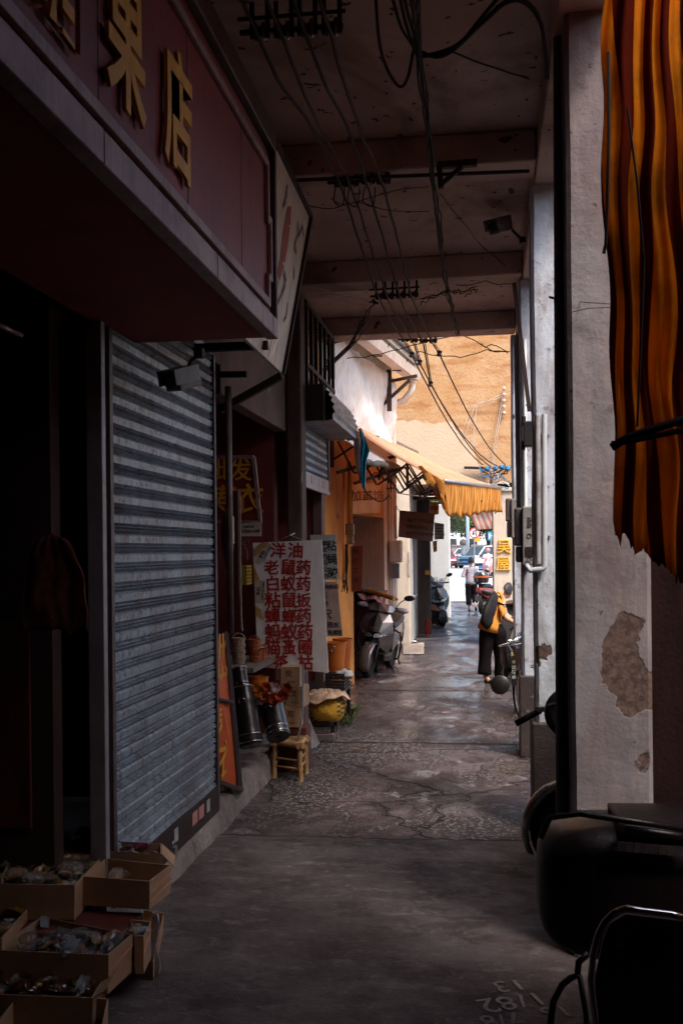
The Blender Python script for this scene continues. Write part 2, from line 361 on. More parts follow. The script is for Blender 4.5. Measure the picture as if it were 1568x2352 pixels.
SIGNRED = S('dark_red_painted_panel', (.25,.028,.025), (.16,.018,.018), 1.5, .45, streak=((.09,.02,.02), .6), spots=((.28,.09,.08), 3, .7, .1))
SIGNYEL = S('yellow_sign_letters', (.70,.33,.03), (.56,.23,.022), 9, .5)
SIGNFRM = S('scratched_aluminium_frame', (.40,.27,.265), (.22,.13,.135), 6, .5, metal=.2, streak=((.14,.07,.07), .7))
WHITEBOARD = S('weathered_white_board', (.84,.82,.83), (.74,.71,.72), 4, .6, spots=((.36,.31,.30), 5, .68, .1), streak=((.4,.36,.34), .4))
PAPER = S('weathered_paper', (.60,.53,.45), (.46,.38,.31), 5, .8, spots=((.25,.17,.13), 6, .66, .08))
REDINK = S('brushed_red_paint', (.30,.012,.010), (.40,.02,.014), 20, .6)
BLACKINK = S('brushed_black_ink', (.02,.016,.016), (.035,.028,.028), 20, .6)
TAPE = S('yellowed_tape', (.55,.34,.12), (.42,.24,.08), 9, .4)
WPAINT = S('white_enamel', (.78,.78,.78), (.70,.70,.70), 5, .5)
PIPEW = S('old_white_pvc', (.66,.56,.50), (.54,.44,.38), 5, .5, streak=((.28,.18,.13), .5))
PIPEG = S('grey_blue_pvc', (.55,.58,.63), (.46,.48,.52), 5, .45)
CARD = S('brown_cardboard', (.40,.25,.155), (.31,.18,.105), 5, .85, spots=((.2,.12,.08), 4, .7, .1), bs=.15)
METERB = S('grey_plastic_box', (.24,.225,.215), (.17,.155,.15), 5, .5, streak=((.09,.07,.065), .6))
CABLE = S('black_cable_sheath', (.012,.007,.006), (.022,.012,.010), 20, .85, bs=.1)
CABLEB = S('brown_cable_sheath', (.05,.022,.018), (.035,.016,.012), 20, .85, bs=.1)
CERAM = S('brown_glazed_ceramic', (.025,.012,.01), (.04,.02,.016), 12, .4, bs=.1)
CHROME = S('chrome', (.75,.75,.76), (.65,.65,.66), 20, .12, metal=1, rr=.06, bs=0)
RUBBER = S('rubber', (.008,.007,.007), (.014,.012,.012), 14, .8, spec=.2)
DRIM = S('dark_wheel_rim', (.03,.028,.03), (.02,.018,.02), 9, .3, metal=.5)
SKIN = S('skin', (.50,.30,.21), (.44,.25,.17), 12, .55, bs=.1)
HAIR = S('black_hair', (.014,.010,.010), (.03,.02,.018), 40, .45, bs=.5, bsc=120, st=(6,6,1))
CLOTHBLK = S('black_cloth', (.007,.005,.006), (.012,.008,.009), 9, .95, spec=.08, bs=.5, bsc=18, bd=.02)
CLOTHYEL = S('mustard_cotton', (.55,.22,.025), (.46,.17,.018), 7, .85, bs=.5, bsc=12, bd=.02)
def stripes(name, a, b_, n, axis=0, trans=.5, duty=.5, rough=.8, dirt=None, third=None):
    m, nt, b, co = newmat(name)
    uv = _n(nt, 'ShaderNodeUVMap'); sep = _n(nt, 'ShaderNodeSeparateXYZ'); nt.links.new(uv.outputs[0], sep.inputs[0])
    mu = _n(nt, 'ShaderNodeMath', operation='MULTIPLY', in_={1: n}); nt.links.new(sep.outputs[axis], mu.inputs[0])
    fr = _n(nt, 'ShaderNodeMath', operation='FRACT'); nt.links.new(mu.outputs[0], fr.inputs[0])
    st = [(0.0, a), (duty, b_)]
    if third: st = [(0.0, a), (duty*.75, third), (duty, b_), (duty+.1, b_), (.93, third)]
    r = ramp(nt, fr.outputs[0], st); r.node.color_ramp.interpolation = 'CONSTANT'
    base = mix(nt, ramp(nt, nz(nt, co, 3, 7), [(.45, 0.0), (.75, .8)]), r, dirt or tuple(x*.5 for x in b_))
    nt.links.new(base, b.inputs['Base Color']); b.inputs['Roughness'].default_value = rough; bump(nt, b, nz(nt, co, 9, 6), .3, .02)
    b.inputs['Specular IOR Level'].default_value = .1
    if trans:
        t = _n(nt, 'ShaderNodeBsdfTranslucent'); nt.links.new(base, t.inputs[0]); ms = _n(nt, 'ShaderNodeMixShader', in_={0: trans})
        nt.links.new(b.outputs[0], ms.inputs[1]); nt.links.new(t.outputs[0], ms.inputs[2]); nt.links.new(ms.outputs[0], nt.nodes['Material Output'].inputs[0])
    return m
def gridobj(name, fn, nu, nv, mats, parent=None, smooth=True, solid=0, wiggle=None, uvf=None):
    """A cloth-like sheet with UVs (u, v) for the stripes."""
    mb = MB().grid(fn, nu, nv); o = obj(name, mb, mats, parent, smooth=smooth, solid=solid, fix=False)
    uvl = o.data.uv_layers.new(name='UVMap'); k = nv+1
    for p in o.data.polygons:
        for li in p.loop_indices:
            vi = o.data.loops[li].vertex_index; a, b = (vi//k)/nu, (vi % k)/nv
            uvl.data[li].uv = uvf(a, b) if uvf else (a, b)
    return o
# ------------------------------------------------------------------ ground, road
def gz(y):
    if y < 28.5: return 0.0
    if y < 38: return 0.3*(y-28.5)/9.5
    return 0.3 + (y-38)*0.0052
mb = MB()
ys = [-40, -6, 0, 4, 8, 12, 16, 20, 24, 28.5, 31, 34]
for a, b in zip(ys, ys[1:]):
    mb.poly([(-60, a, gz(a)), (60, a, gz(a)), (60, b, gz(b)), (-60, b, gz(b))])
tag(obj('ground', mb, GROUND, fix=False), kind='structure')
mb = MB()
ys = [34.002, 38, 50, 80, 130, 300, 900]
for a, b in zip(ys, ys[1:]):
    w = 60 if a < 130 else 900
    mb.poly([(-w, a, gz(a)), (w, a, gz(a)), (w, b, gz(b)), (-w, b, gz(b))])
tag(obj('road', mb, ASPHALT, fix=False), kind='structure')
mb = MB()
def dash(u0, v0, u1, v1, w):
    p = PZ(u0, v0, .42); q = PZ(u1, v1, .42); d = (q-p).normalized(); s = Vector((-d.y, d.x, 0))*w/2
    mb.poly([Vector((t.x, t.y, gz(t.y)+.012)) for t in (p-s, q-s, q+s, p+s)])
for a in ((1043,1330,1053,1332,.5), (1068,1331,1082,1333,.5), (1040,1345,1130,1352,.35), (1035,1316,1056,1317,.5), (1100,1318,1125,1319,.5)): dash(*a)
tag(obj('road_markings', mb, MARK, fix=False), kind='structure')
mb = MB()
for y, x0, x1 in ((30.2, -3, 3), (32.5, -4, 4)):
    mb.box((x0, y, gz(y)-.05), (x1, y+.22, gz(y)+.03))
tag(obj('kerb', mb, S('kerb_stone', (.33,.32,.31), (.25,.235,.23), 5, .6)), kind='structure')
# pale mortar patches on the paving, a raised edge and a wheel ramp
PATCH = S('smooth_cement_patch', (.22,.20,.20), (.15,.13,.13), 3, .32, spots=((.07,.05,.05), 4, .60, .06), bs=.5, bsc=20)
mb = MB()
rs = random.Random(3)
def blob(u0, v0, u1, v1, n=60, z=.006):
    a = PZ(u0, v1); b = PZ(u1, v0); cx, cy = (a.x+b.x)/2, (a.y+b.y)/2; rx, ry = abs(b.x-a.x)/2, abs(b.y-a.y)/2
    mb.poly([(cx+math.cos(t)*rx*(.85+.45*mnoise.noise(Vector((math.cos(t)*1.7+u0, math.sin(t)*1.7, 1)))+.12*mnoise.noise(Vector((math.cos(t)*9, math.sin(t)*9, v0)))), cy+math.sin(t)*ry*(.85+.45*mnoise.noise(Vector((math.cos(t)*1.7+u0, math.sin(t)*1.7, 1)))+.12*mnoise.noise(Vector((math.cos(t)*9, math.sin(t)*9, v0)))), z) for t in [6.283*k/n for k in range(n)]])
for k in range(4): mb.cbox(PZ(985+k*2, 1440+k*9) + Vector((0,0,.006)), (.75, .22, .012), rz=.1*k)
tag(obj('path_patches', mb, PATCH, fix=False), kind='structure')
# the smoother, darker slab nearest the camera, ending in a broken joint across the alley
def slabmat():
    m, nt, b, co = newmat('dark_smooth_worn_slab')
    base = mix(nt, ramp(nt, nz(nt, co, 1.1, 9, .65, .6), [(.38, 0.0), (.64, 1.0)]), (.088,.068,.072), (.045,.027,.028))
    base = mix(nt, ramp(nt, nz(nt, mapping(nt, co, (1,1.6,1)), 2.6, 10, .7, .5), [(.52, 0.0), (.58, .8)]), base, (.028,.016,.016))
    base = mix(nt, ramp(nt, nz(nt, mapping(nt, co, (1,1.8,1), (4,2,0)), 5.2, 10, .75), [(.53, 0.0), (.65, .6)]), base, (.20,.175,.18))
    base = mix(nt, ramp(nt, nz(nt, co, 30, 5, .7), [(.62, 0.0), (.66, .6)]), base, (.24,.205,.20))
    nt.links.new(base, b.inputs['Base Color']); nt.links.new(ramp(nt, nz(nt, co, 2.0, 8, .65), [(.38, .75), (.62, .34)]), b.inputs['Roughness'])
    bump(nt, b, nz(nt, co, 7, 10, .75), 1.0, .035); return m
mb = MB(); fr = []
for i in range(61):
    x = -1.80+2.55*i/60; fr.append((x, 6.42+.05*mnoise.noise(Vector((x*2.3, 1, 0)))+.025*mnoise.noise(Vector((x*11, 3, 0)))+.10*(x+1.8)*.3, .010))
mb.poly([(-1.80, -6.5, .010)]+fr+[(.75, -6.5, .010)])
tag(obj('path_slab', mb, slabmat(), fix=False), kind='structure')
mb = MB()
for a_, c_ in zip(fr, fr[1:]): mb.poly([a_, c_, (c_[0], c_[1]+.03+.04*abs(mnoise.noise(Vector((c_[0]*5, 0, 0)))), .0065), (a_[0], a_[1]+.03+.04*abs(mnoise.noise(Vector((a_[0]*5, 0, 0)))), .0065)])
for y0 in (9.7, 13.4): 
    for i in range(40):
        x = -1.7+i*.05; w0 = lambda q: y0+.06*mnoise.noise(Vector((q*3, y0, 0)))+.03*(q+1.7); mb.poly([(x, w0(x), .005), (x+.05, w0(x+.05), .005), (x+.05, w0(x+.05)+.035, .005), (x, w0(x)+.035, .005)])
tag(obj('path_joints', mb, S('black_joint_dirt', (.012,.008,.008), (.02,.013,.013), 20, .9), fix=False), kind='structure')
# painted writing on the ground, near the lower right corner
WPG = S('faded_white_ground_paint', (.24,.21,.21), (.13,.10,.10), 26, .8, bs=0)
for s_, u, v, sz, an in (('13', 1168, 2262, .15, 200), ('1/82', 1175, 2300, .17, 204), ('16', 1275, 2322, .13, 200), ('7/8', 1150, 2340, .14, 205)):
    p = PZ(u, v, .014); M = Matrix.Translation(p) @ Matrix.Rotation(R(an), 4, 'Z')
    tag(text('ground_writing', s_, sz, M, WPG, depth=.0005, fat=.001, jit=(1.2, .1)), kind='structure')

# ------------------------------------------------------------------ the arcade the photographer stands in
XL = -1.87; ZB = 4.36; ZS = 4.57
arc = thing('arcade_building', 'old arcade building with stained ceiling beams and peeling whitewashed pillars over the alley', 'building', (-.8, 5, 0))
mb = MB()
mb.box((-4.6, -7, ZS), (.66, 11.62, ZS+.35)); obj('ceiling', mb, CEIL, arc)
for y0 in (-3.0, -.65, 1.7, 4.12, 6.45, 9.08):
    mb = MB(); mb.box((XL+.002, y0, ZB), (.33, y0+.32, ZS-.003)); obj('beam', mb, CEIL, arc, bevel=.015)
mb = MB(); mb.box((-2.6, 11.3, ZB), (.33, 11.62, ZS-.003)); obj('beam', mb, CEIL, arc, bevel=.015)
mb = MB(); mb.box((.335, -7, ZB-.02), (.62, 11.60, ZS-.005)); obj('edge_beam', mb, CEIL, arc, bevel=.01)
# storeys above, so that the sky does not light the top of the slab from above
mb = MB(); mb.box((-6, -7, ZS+.352), (.64, 11.60, 9.5)); obj('upper_wall', mb, CREAM, arc)
def pillar(x0, x1, y0, y1, base=True, zt=ZB-.022):
    mb = MB(); n = 26
    def ringp(z, k):
        w = .006*mnoise.noise(Vector((x0*3, y0*3, z*2.1)))
        e = .02
        return [(x0+e+w, y0+w, z), (x1-e, y0+w, z), (x1, y0+e, z), (x1, y1-e, z), (x1-e, y1, z), (x0+e, y1, z), (x0+w, y1-e, z), (x0+w, y0+e, z)]
    mb.loft([ringp(zt*i/n, i) for i in range(n+1)])
    p = obj('pillar', mb, PILLAR_SHADED if .36 < x0 < .38 else PILLAR, arc, smooth=30)
    if base:
        mb = MB(); mb.box((x0-.03, y0-.03, 0), (x1+.03, y1+.03, base)); obj('painted_base', mb, BLACKBASE, p, bevel=.012)
    return p
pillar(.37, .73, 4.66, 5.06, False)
pillar(.31, .66, 6.83, 7.18, .72)
pillar(.30, .62, 9.2, 9.52, .74)
pillar(.28, .60, 11.52, 11.84, False)
for y in (2.0, -.4, -3.0): pillar(.95, 1.3, y, y+.35, False)
# long wall on the left
mb = MB()
mb.box((-1.99, 6.9, 3.02), (XL, 9.2, ZS-.004))             # above the open shop
mb.box((-1.99, 9.44, 3.3), (XL, 11.3, ZS-.004))
mb.box((-1.99, 4.62, 3.22), (XL, 6.9, ZS-.004))
mb.box((-1.99, -7, 3.1), (XL, 4.60, ZS-.004))
mb.box((-1.99, 11.28, .16), (XL-.01, 11.5, 3.3))
obj('wall', mb, S('grimy_shop_wall', (.17,.10,.085), (.09,.045,.038), 2.2, .85, spots=((.26,.20,.16), 2.6, .62, .08), bs=.5), arc, bevel=.008)
mb = MB()
mb.box((-4.6, -7, .0), (-4.4, 11.5, 4.56)); mb.box((-4.4, 11.3, 0), (-2.0, 11.48, 4.56)); mb.box((-4.4, 6.76, .16), (-2.0, 6.86, 4.5)); mb.box((-4.4, 9.24, .16), (-2.0, 9.40, 4.5))
mb.box((-4.6, -7.2, 0), (3.2, -7.0, 9.5))
obj('inner_wall', mb, INTERIOR, arc)
mb = MB(); mb.box((-4.4, 4.36, .0), (-1.995, 4.46, 4.5)); obj('partition', mb, S('dark_brown_partition', (.055,.022,.018), (.03,.012,.010), 2, .9, spots=((.11,.05,.04), 1.8, .6, .1)), arc)  # dark brown base with lighter random spots
mb = MB(); mb.box((-4.4, 4.47, 3.0), (-2.0, 6.75, 3.1)); mb.box((-4.4, 6.87, 3.3), (-2.0, 9.23, 3.4)); obj('inner_ceiling', mb, INTERIOR, arc)
mb = MB(); mb.box((-1.87, 9.2, .16), (-1.72, 9.44, ZS-.006)); obj('pier', mb, S('chipped_brown_pier', (.10,.055,.045), (.05,.022,.02), 3, .8, spots=((.42,.33,.27), 4, .66, .04), st=(2,2,.7), bs=.5), arc, bevel=.02)
# raised concrete step in front of the shops
STEP = S('rough_grey_concrete_step', (.25,.21,.20), (.13,.10,.095), 4, .8, spots=((.06,.04,.035), 5, .6, .07), st=(1,1,.5), bs=1.0, bsc=16, bd=.03)
mb = MB()
def stepf(y0, y1, x, h, n):
    secs = []
    for i in range(n+1):
        y = y0+(y1-y0)*i/n; w = .02*mnoise.noise(Vector((1, y*3.1, 2))); hh = h+.012*mnoise.noise(Vector((4, y*4, 7)))
        secs.append([(x+.05+w, y, -.02), (x+.03+w*1.4, y, hh*.6), (x+w, y, hh-.015), (x-.03+w, y, hh), (-4.4, y, hh), (-4.4, y, -.02)])
    mb.loft(secs)
stepf(4.3, 7.0, XL+.04, .15, 26); stepf(7.001, 8.6, XL+.02, .20, 20); stepf(8.601, 11.3, XL-.02, .17, 20)
tag(obj('shop_step', mb, STEP, smooth=50), 'rough concrete doorstep kerb running along the left shopfronts', 'step')

# hoarding by the pillar; unseen wall, slab and house that shape the light
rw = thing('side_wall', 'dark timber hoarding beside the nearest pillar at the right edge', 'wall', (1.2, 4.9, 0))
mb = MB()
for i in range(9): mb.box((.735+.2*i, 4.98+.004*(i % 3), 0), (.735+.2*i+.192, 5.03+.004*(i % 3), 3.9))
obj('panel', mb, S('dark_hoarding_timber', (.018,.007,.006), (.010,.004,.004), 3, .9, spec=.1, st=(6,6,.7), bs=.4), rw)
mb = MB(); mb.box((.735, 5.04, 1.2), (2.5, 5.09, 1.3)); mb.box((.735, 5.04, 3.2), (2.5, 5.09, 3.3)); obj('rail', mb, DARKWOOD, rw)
nb = thing('light_block_wall', 'added unseen wall and slab that keep daylight off the foreground', 'building', (1.8, 0, 0))  # added out of view to darken the foreground floor and boxes
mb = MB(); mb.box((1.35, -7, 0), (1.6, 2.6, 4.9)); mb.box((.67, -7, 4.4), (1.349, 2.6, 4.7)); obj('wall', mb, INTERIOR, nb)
ob = thing('lane_building', 'plain rendered house across the side lane, unseen, height set for the light', 'building', (4.4, 5, 0))  # out of view; its height shapes sun and sky light in the arcade
mb = MB(); mb.box((3.3, -10, 0), (5.5, 11, 4.9)); obj('wall', mb, CREAM, ob)
# ------------------------------------------------------------------ building that spans the alley at Y=20
ARCHX0, ARCHX1, YO = -1.56, .10, 20.0
oc = thing('ochre_building', 'tall building with stained ochre upper wall bridging the far end of the alley', 'building', (0, 20, 0))
mb = MB(); mb.box((-5, YO, 3.22), (2.6, 24, 12)); obj('upper_wall', mb, OCHRE, oc)
mb = MB(); mb.box((ARCHX1, YO-.05, 0), (2.5, 24, 3.08)); mb.box((ARCHX1-.005, YO-.09, 3.04), (2.5, YO+.1, 3.12)); obj('gate_pier', mb, CREAM, oc, bevel=.02)
mb = MB(); mb.box((-3.0, YO-.02, 0), (ARCHX0, YO+.35, 3.25)); obj('gate_pier', mb, CREAM, oc, bevel=.02)
mb = MB(); mb.box((-3.0, YO+.352, 0), (ARCHX0-.01, 22.4, .95)); mb.box((-3.0, YO+.352, 2.25), (ARCHX0-.01, 22.4, 3.2)); mb.box((-3.0, YO+.352, .95), (ARCHX0-.01, 20.7, 2.25)); mb.box((-3.0, 22.0, .95), (ARCHX0-.01, 22.4, 2.25))
obj('passage_wall', mb, S('pale_blue_grey_render', (.55,.58,.60), (.40,.42,.43), 2, .85, spots=((.2,.19,.19), 2, .62, .1), streak=((.2,.18,.17), .7)), oc, bevel=.01)
w = MB(); w.box((-2.0, 20.7, .95), (-1.62, 22.0, 2.25)); f = obj('window', w, S('dark_window_glass', (.012,.01,.01), (.02,.015,.015), 3, .15), oc)
w = MB(); w.box((-1.62, 20.7, .95), (-1.55, 20.76, 2.25)); w.box((-1.62, 21.94, .95), (-1.55, 22.0, 2.25)); w.box((-1.62, 20.76, .9), (-1.54, 21.94, .95)); w.box((-1.62, 20.76, 2.19), (-1.55, 21.94, 2.25)); obj('frame', w, PIPEG, f)
mb = MB(); mb.box((-1.75, 22.42, 0), (-1.29, 22.72, 3.2)); obj('door_post', mb, S('weathered_dark_post', (.06,.045,.042), (.12,.09,.085), 3, .8, spots=((.3,.27,.25), 4, .66, .06), st=(2,2,.5)), oc, bevel=.01)
mb = MB(); mb.box((-3.0, 22.73, 0), (-1.62, 27.9, 3.2)); obj('passage_wall', mb, S('grey_blue_door_boards', (.50,.56,.60), (.38,.43,.46), 2, .6), oc, bevel=.01)
mb = MB(); mb.box((-1.9, 28.0, 0), (-1.06, 28.5, 3.19)); obj('end_pillar', mb, S('brown_and_white_flaking_pillar', (.85,.85,.84), (.74,.72,.69), 1.5, .8, spots=((.32,.19,.12), 2.2, .63, .04), bs=.4), oc, bevel=.02)
mb = MB(); mb.box((-1.7, 21.2, 2.98), (.1, 21.3, 3.1)); obj('passage_beam', mb, IRON, oc)

# ------------------------------------------------------------------ house on the left beyond the arcade (its wall turned a little)
def HW(t, off=0.0, z=0.0):   # t = Y along the wall; off = distance out from the wall
    return Vector((-2.27+(t-11.5)*.1396+off*.99, t-off*.1386, z))
h2 = thing('corner_house', 'two storey house with orange brown lower wall and dark doorway beyond the arcade', 'house', (-2.0, 14, 0))
H2M = S('orange_brown_lime_wall', (.66,.27,.045), (.46,.16,.025), 1.6, .8, spots=((.16,.06,.03), 2.2, .62, .1), streak=((.2,.08,.03), .6), bs=.4)
def slab(mb, t0, t1, z0, z1, th=.3, off=0.0):
    a, b = HW(t0, off), HW(t1, off); c, d = HW(t1, off-th), HW(t0, off-th)
    mb.hexa([(p.x, p.y, z0) for p in (a, b, c, d)], [(p.x, p.y, z1) for p in (a, b, c, d)])
mb = MB(); slab(mb, 11.52, 14.1, 0, 3.7); slab(mb, 14.1, 15.95, 2.42, 3.7, .28); obj('lower_wall', mb, H2M, h2)
mb = MB(); slab(mb, 11.52, 16.6, 3.7, 5.0, .32); obj('upper_wall', mb, S('brown_upper_wall', (.36,.24,.16), (.24,.15,.10), 2, .85), h2)
mb = MB(); slab(mb, 15.95, 16.6, 0, 3.7, 2.2); obj('corner_wall', mb, S('pinkish_cream_wall', (.62,.45,.35), (.54,.36,.27), 2, .85, streak=((.36,.2,.13), .5)), h2)
mb = MB(); slab(mb, 11.52, 15.9, 0, 2.42, .1, -2.1); slab(mb, 11.52, 15.9, 2.43, 2.5, 2.2, -.3); obj('inner_wall', mb, INTERIOR, h2)
mb = MB()   # roof
a, b = HW(11.6, .42), HW(16.6, .42); c, d = HW(16.6, -2.2), HW(11.6, -2.2)
mb.hexa([(a.x,a.y,4.98),(b.x,b.y,4.98),(c.x,c.y,6.3),(d.x,d.y,6.3)], [(a.x,a.y,5.06),(b.x,b.y,5.06),(c.x,c.y,6.4),(d.x,d.y,6.4)])
ro = obj('roof', mb, S('grey_lime_roof_bed', (.38,.33,.29), (.26,.21,.18), 4, .9), h2)
TILE = S('dark_clay_tile', (.09,.075,.07), (.16,.13,.12), 8, .8)
mb = MB()
for i in range(44):
    t = 11.7+i*.115; p = HW(t, .46, 5.07); q = HW(t, -1.6, 6.12)
    mb.tube([p, q], .045, 7)
obj('roof_tiles', mb, TILE, ro, smooth=True)
mb = MB()   # verge mortar at the gable end
a = HW(16.62, .45, 5.0); b = HW(16.62, -2.2, 6.34); mb.beam(a, b, .12, .2); obj('verge', mb, S('mortar', (.5,.45,.4), (.35,.3,.26), 6, .9), ro, bevel=.02)
# gutter with brackets and its downpipe
gt = thing('roof_gutter', 'pale square roof gutter held by iron brackets above the white tarpaulin', 'gutter', HW(14, .35, 4.75))
mb = MB(); prof = lambda t, z=4.76: [HW(t, .30, z-.06), HW(t, .47, z-.06), HW(t, .50, z+.08), HW(t, .47, z+.08), HW(t, .45, z-.03), HW(t, .32, z-.03), HW(t, .28, z+.08), HW(t, .26, z+.08)]
mb.loft([prof(11.7+i*.35) for i in range(15)]); obj('trough', mb, PIPEW, gt)
mb = MB()
for t in (11.9, 13.1, 14.3, 15.5): mb.tube([HW(t, .27, 4.70), HW(t, .40, 4.69), HW(t, .52, 4.86)], .012, 5)
obj('clip', mb, IRON, gt)
for t in (12.6, 15.7):
    mb = MB(); z = 4.55; mb.beam(HW(t, .17, z-.45), HW(t, .17, z+.2), .07); mb.beam(HW(t, .06, z), HW(t, .62, z+.08), .045); mb.beam(HW(t, .06, z-.35), HW(t, .5, z+.02), .045); obj('bracket', mb, IRON, gt)
dp = thing('downpipe', 'cream plastic downpipe bending from the gutter end down the house corner', 'pipe', HW(16.4, .1))
mb = MB(); a = HW(16.45, .38, 4.70)
mb.tube([a, a+Vector((0,0,-.12)), a+Vector((-.03,0,-.2)), HW(16.45, .22, 4.36), HW(16.42, .1, 4.34), HW(16.4, .06, 4.25), HW(16.4, .05, 3.0), HW(16.4, .05, .05)], .055, 12); obj('pipe', mb, PIPEW, dp, smooth=50)
mb = MB()
for z in (4.0, 3.1, 2.6, 1.9, .9): mb.lathe(HW(16.4, .05, z), [(.066, 0), (.066, .03)], 12)
mb.lathe(a+Vector((0,0,-.05)), [(.068, 0), (.068, .08)], 12); obj('collar', mb, PIPEW, dp, smooth=40)
mb = MB(); mb.tube([HW(16.3, .04, 3.2), HW(16.3, .04, .0)], .03, 8); mb.tube([HW(16.2, .03, 3.0), HW(16.2, .03, .6)], .018, 8); tag(obj('conduit', mb, PIPEW, smooth=True), 'thin cream conduits beside the downpipe on the house corner', 'pipe')
# vertical utility box on the corner
ub = thing('junction_box', 'small grey junction box on the cream corner under the downpipe clips', 'electric box', HW(16.2, .1, 2.0))
mb = MB(); mb.box((-.09, -.07, -.16), (.12, .07, .2)); mb.T = None
for i, v in enumerate(mb.v): mb.v[i] = HW(16.2, .12, 1.86)+v
obj('case', mb, PIPEW, ub, bevel=.03)
mb = MB(); mb.box((-.05, -.06, -.42), (.07, .05, -.17))
for i, v in enumerate(mb.v): mb.v[i] = HW(16.2, .12, 1.86)+v
obj('meter_window', mb, GALV, ub, bevel=.01)
# white tarpaulin over the upper wall
TARP = S('white_tarpaulin', (.88,.85,.83), (.80,.75,.72), 2.5, .55, streak=((.45,.30,.23), .6), spots=((.5,.3,.2), 1.6, .66, .15), bs=.5, bsc=5, bd=.05, trans=.1)
def tarp(u, v):
    t = 11.9+4.42*u; top = 4.72-.04*math.sin(u*9); bot = 3.66-.1*math.sin(u*3.1)+.05*math.sin(u*21)
    z = bot+(top-bot)*v; o = .05+.035*(1-v)*math.sin(u*30+2*math.sin(v*4))+.06*math.sin(u*11+v*5)*(.4+v*.6)+.035*mnoise.noise(Vector((u*14, v*3, 3)))+.02*mnoise.noise(Vector((u*34, v*9, 3)))+.03*math.sin(u*57+v*2)*(1-v)
    return HW(t, o+.05, z)
tag(gridobj('tarpaulin', tarp, 90, 26, TARP), 'wrinkled white tarpaulin hung over the upper wall below the gutter', 'tarpaulin')

# ------------------------------------------------------------------ striped awnings
def lerp(a, b, t): return Vector(a)*(1-t)+Vector(b)*t
AW_TOP = stripes('pink_orange_striped_canvas_top', (.70,.27,.08), (.84,.66,.52), 34, 0, .45, .5, .8, (.66,.36,.22))
AW_VAL = stripes('orange_yellow_striped_valance', (.78,.30,.035), (.85,.55,.16), 26, 0, .5, .5, .8, (.55,.2,.05), third=(.62,.20,.05))
aw = thing('striped_awning', 'large orange striped folding awning on lattice arms with a ragged hanging valance', 'awning', HW(16, .5, 3.3))
M0, M1 = HW(13.0, .04, 3.72), Vector((-1.30, 18.6, 3.72)); B0, B1 = PY(1020, 1105, 13.0), PY(1150, 1120, 18.4)
def aws(u, v):   # u across the width (near to far), v from wall to bar
    p = lerp(lerp(M0, M1, u), lerp(B0, B1, u), v); p.z -= .10*math.sin(math.pi*v)*(.7+.5*math.sin(u*3)); p.z += .02*math.sin(u*26)*math.sin(math.pi*v); return p
gridobj('canopy', aws, 40, 20, AW_TOP, aw, solid=.006)
def val(u, v):
    p = lerp(B0, B1, u); rag = .05*abs(math.sin(u*23))+.03*math.sin(u*7)+.03*abs(math.sin(u*61)); n = Vector((.99, -.1386, 0))
    L = (.40+rag)*(1-v); return p + Vector((0,0,-L)) + n*(.03*math.sin(u*40+v*3)*(1-v)*1.2)
gridobj('valance', val, 130, 8, AW_VAL, aw, solid=.004)
def vside(u, v):
    p = lerp(lerp(M0, B0, .78), B0, u); n = Vector((.05*math.sin(v*7+u*9), .05*math.sin(u*12), 0)); return p+Vector((0,0,-(.36+.06*math.sin(u*20))*(1-v)*u))+n*(1-v)
gridobj('side_flap', vside, 14, 8, AW_VAL, aw, solid=.004)
mb = MB(); mb.tube([B0, B1], .028, 8); mb.tube([M0, M1], .045, 10); obj('roller_bar', mb, GALV, aw, smooth=True)
for s in (.0, .3, .58, .85):
    mb = MB(); A = lerp(M0, M1, s)+Vector((0,0,-.42)); Bq = lerp(B0, B1, s)+Vector((0,0,-.13)); n = 5; dz = Vector((0,0,.20))
    for k in range(n):
        a = lerp(A, Bq, k/n)+Vector((0,0,-.12*math.sin(math.pi*k/n))); b = lerp(A, Bq, (k+1)/n)+Vector((0,0,-.12*math.sin(math.pi*(k+1)/n))); h0, h1 = dz*(1-.35*k/n), dz*(1-.35*(k+1)/n)
        mb.beam(a+h0, b-h1, .038, .024); mb.beam(a-h0+Vector((.01,.02,0)), b+h1+Vector((.01,.02,0)), .038, .024)
    mb.beam(A+Vector((0,0,.3)), A-Vector((0,0,.3)), .05); obj('lattice_arm', mb, IRON, aw)
# smaller striped awning beyond the passage
aw2 = thing('far_awning', 'small red and white striped awning sloping beyond the passage by the road', 'awning', (.0, 29, 2.6))
AW2 = stripes('red_white_striped_canvas', (.74,.24,.14), (.82,.70,.62), 9, 0, .4, .5)
P = [PY(1062, 1158, 30), PY(1135, 1150, 30), PY(1135, 1212, 29.6), PY(1092, 1218, 29.6)]
def aw2s(u, v): 
    a = lerp(Vector((P[0].x, 31.5, P[0].z+.75)), Vector((P[1].x, 29.4, P[1].z+.72)), u); b = lerp(P[3], P[2]+Vector((.9,-.4,0)), u); a.x -= .1
    return lerp(a, b, v)+Vector((0,0,.02*math.sin(u*22)))
gridobj('canopy', aw2s, 40, 6, AW2, aw2, solid=.005)
mb = MB(); mb.tube([P[3], P[2]+Vector((.9,-.4,0))], .02, 6); mb.beam(P[2], (P[2].x+.3, 28.7, 2.2), .03); obj('bar', mb, IRON, aw2)
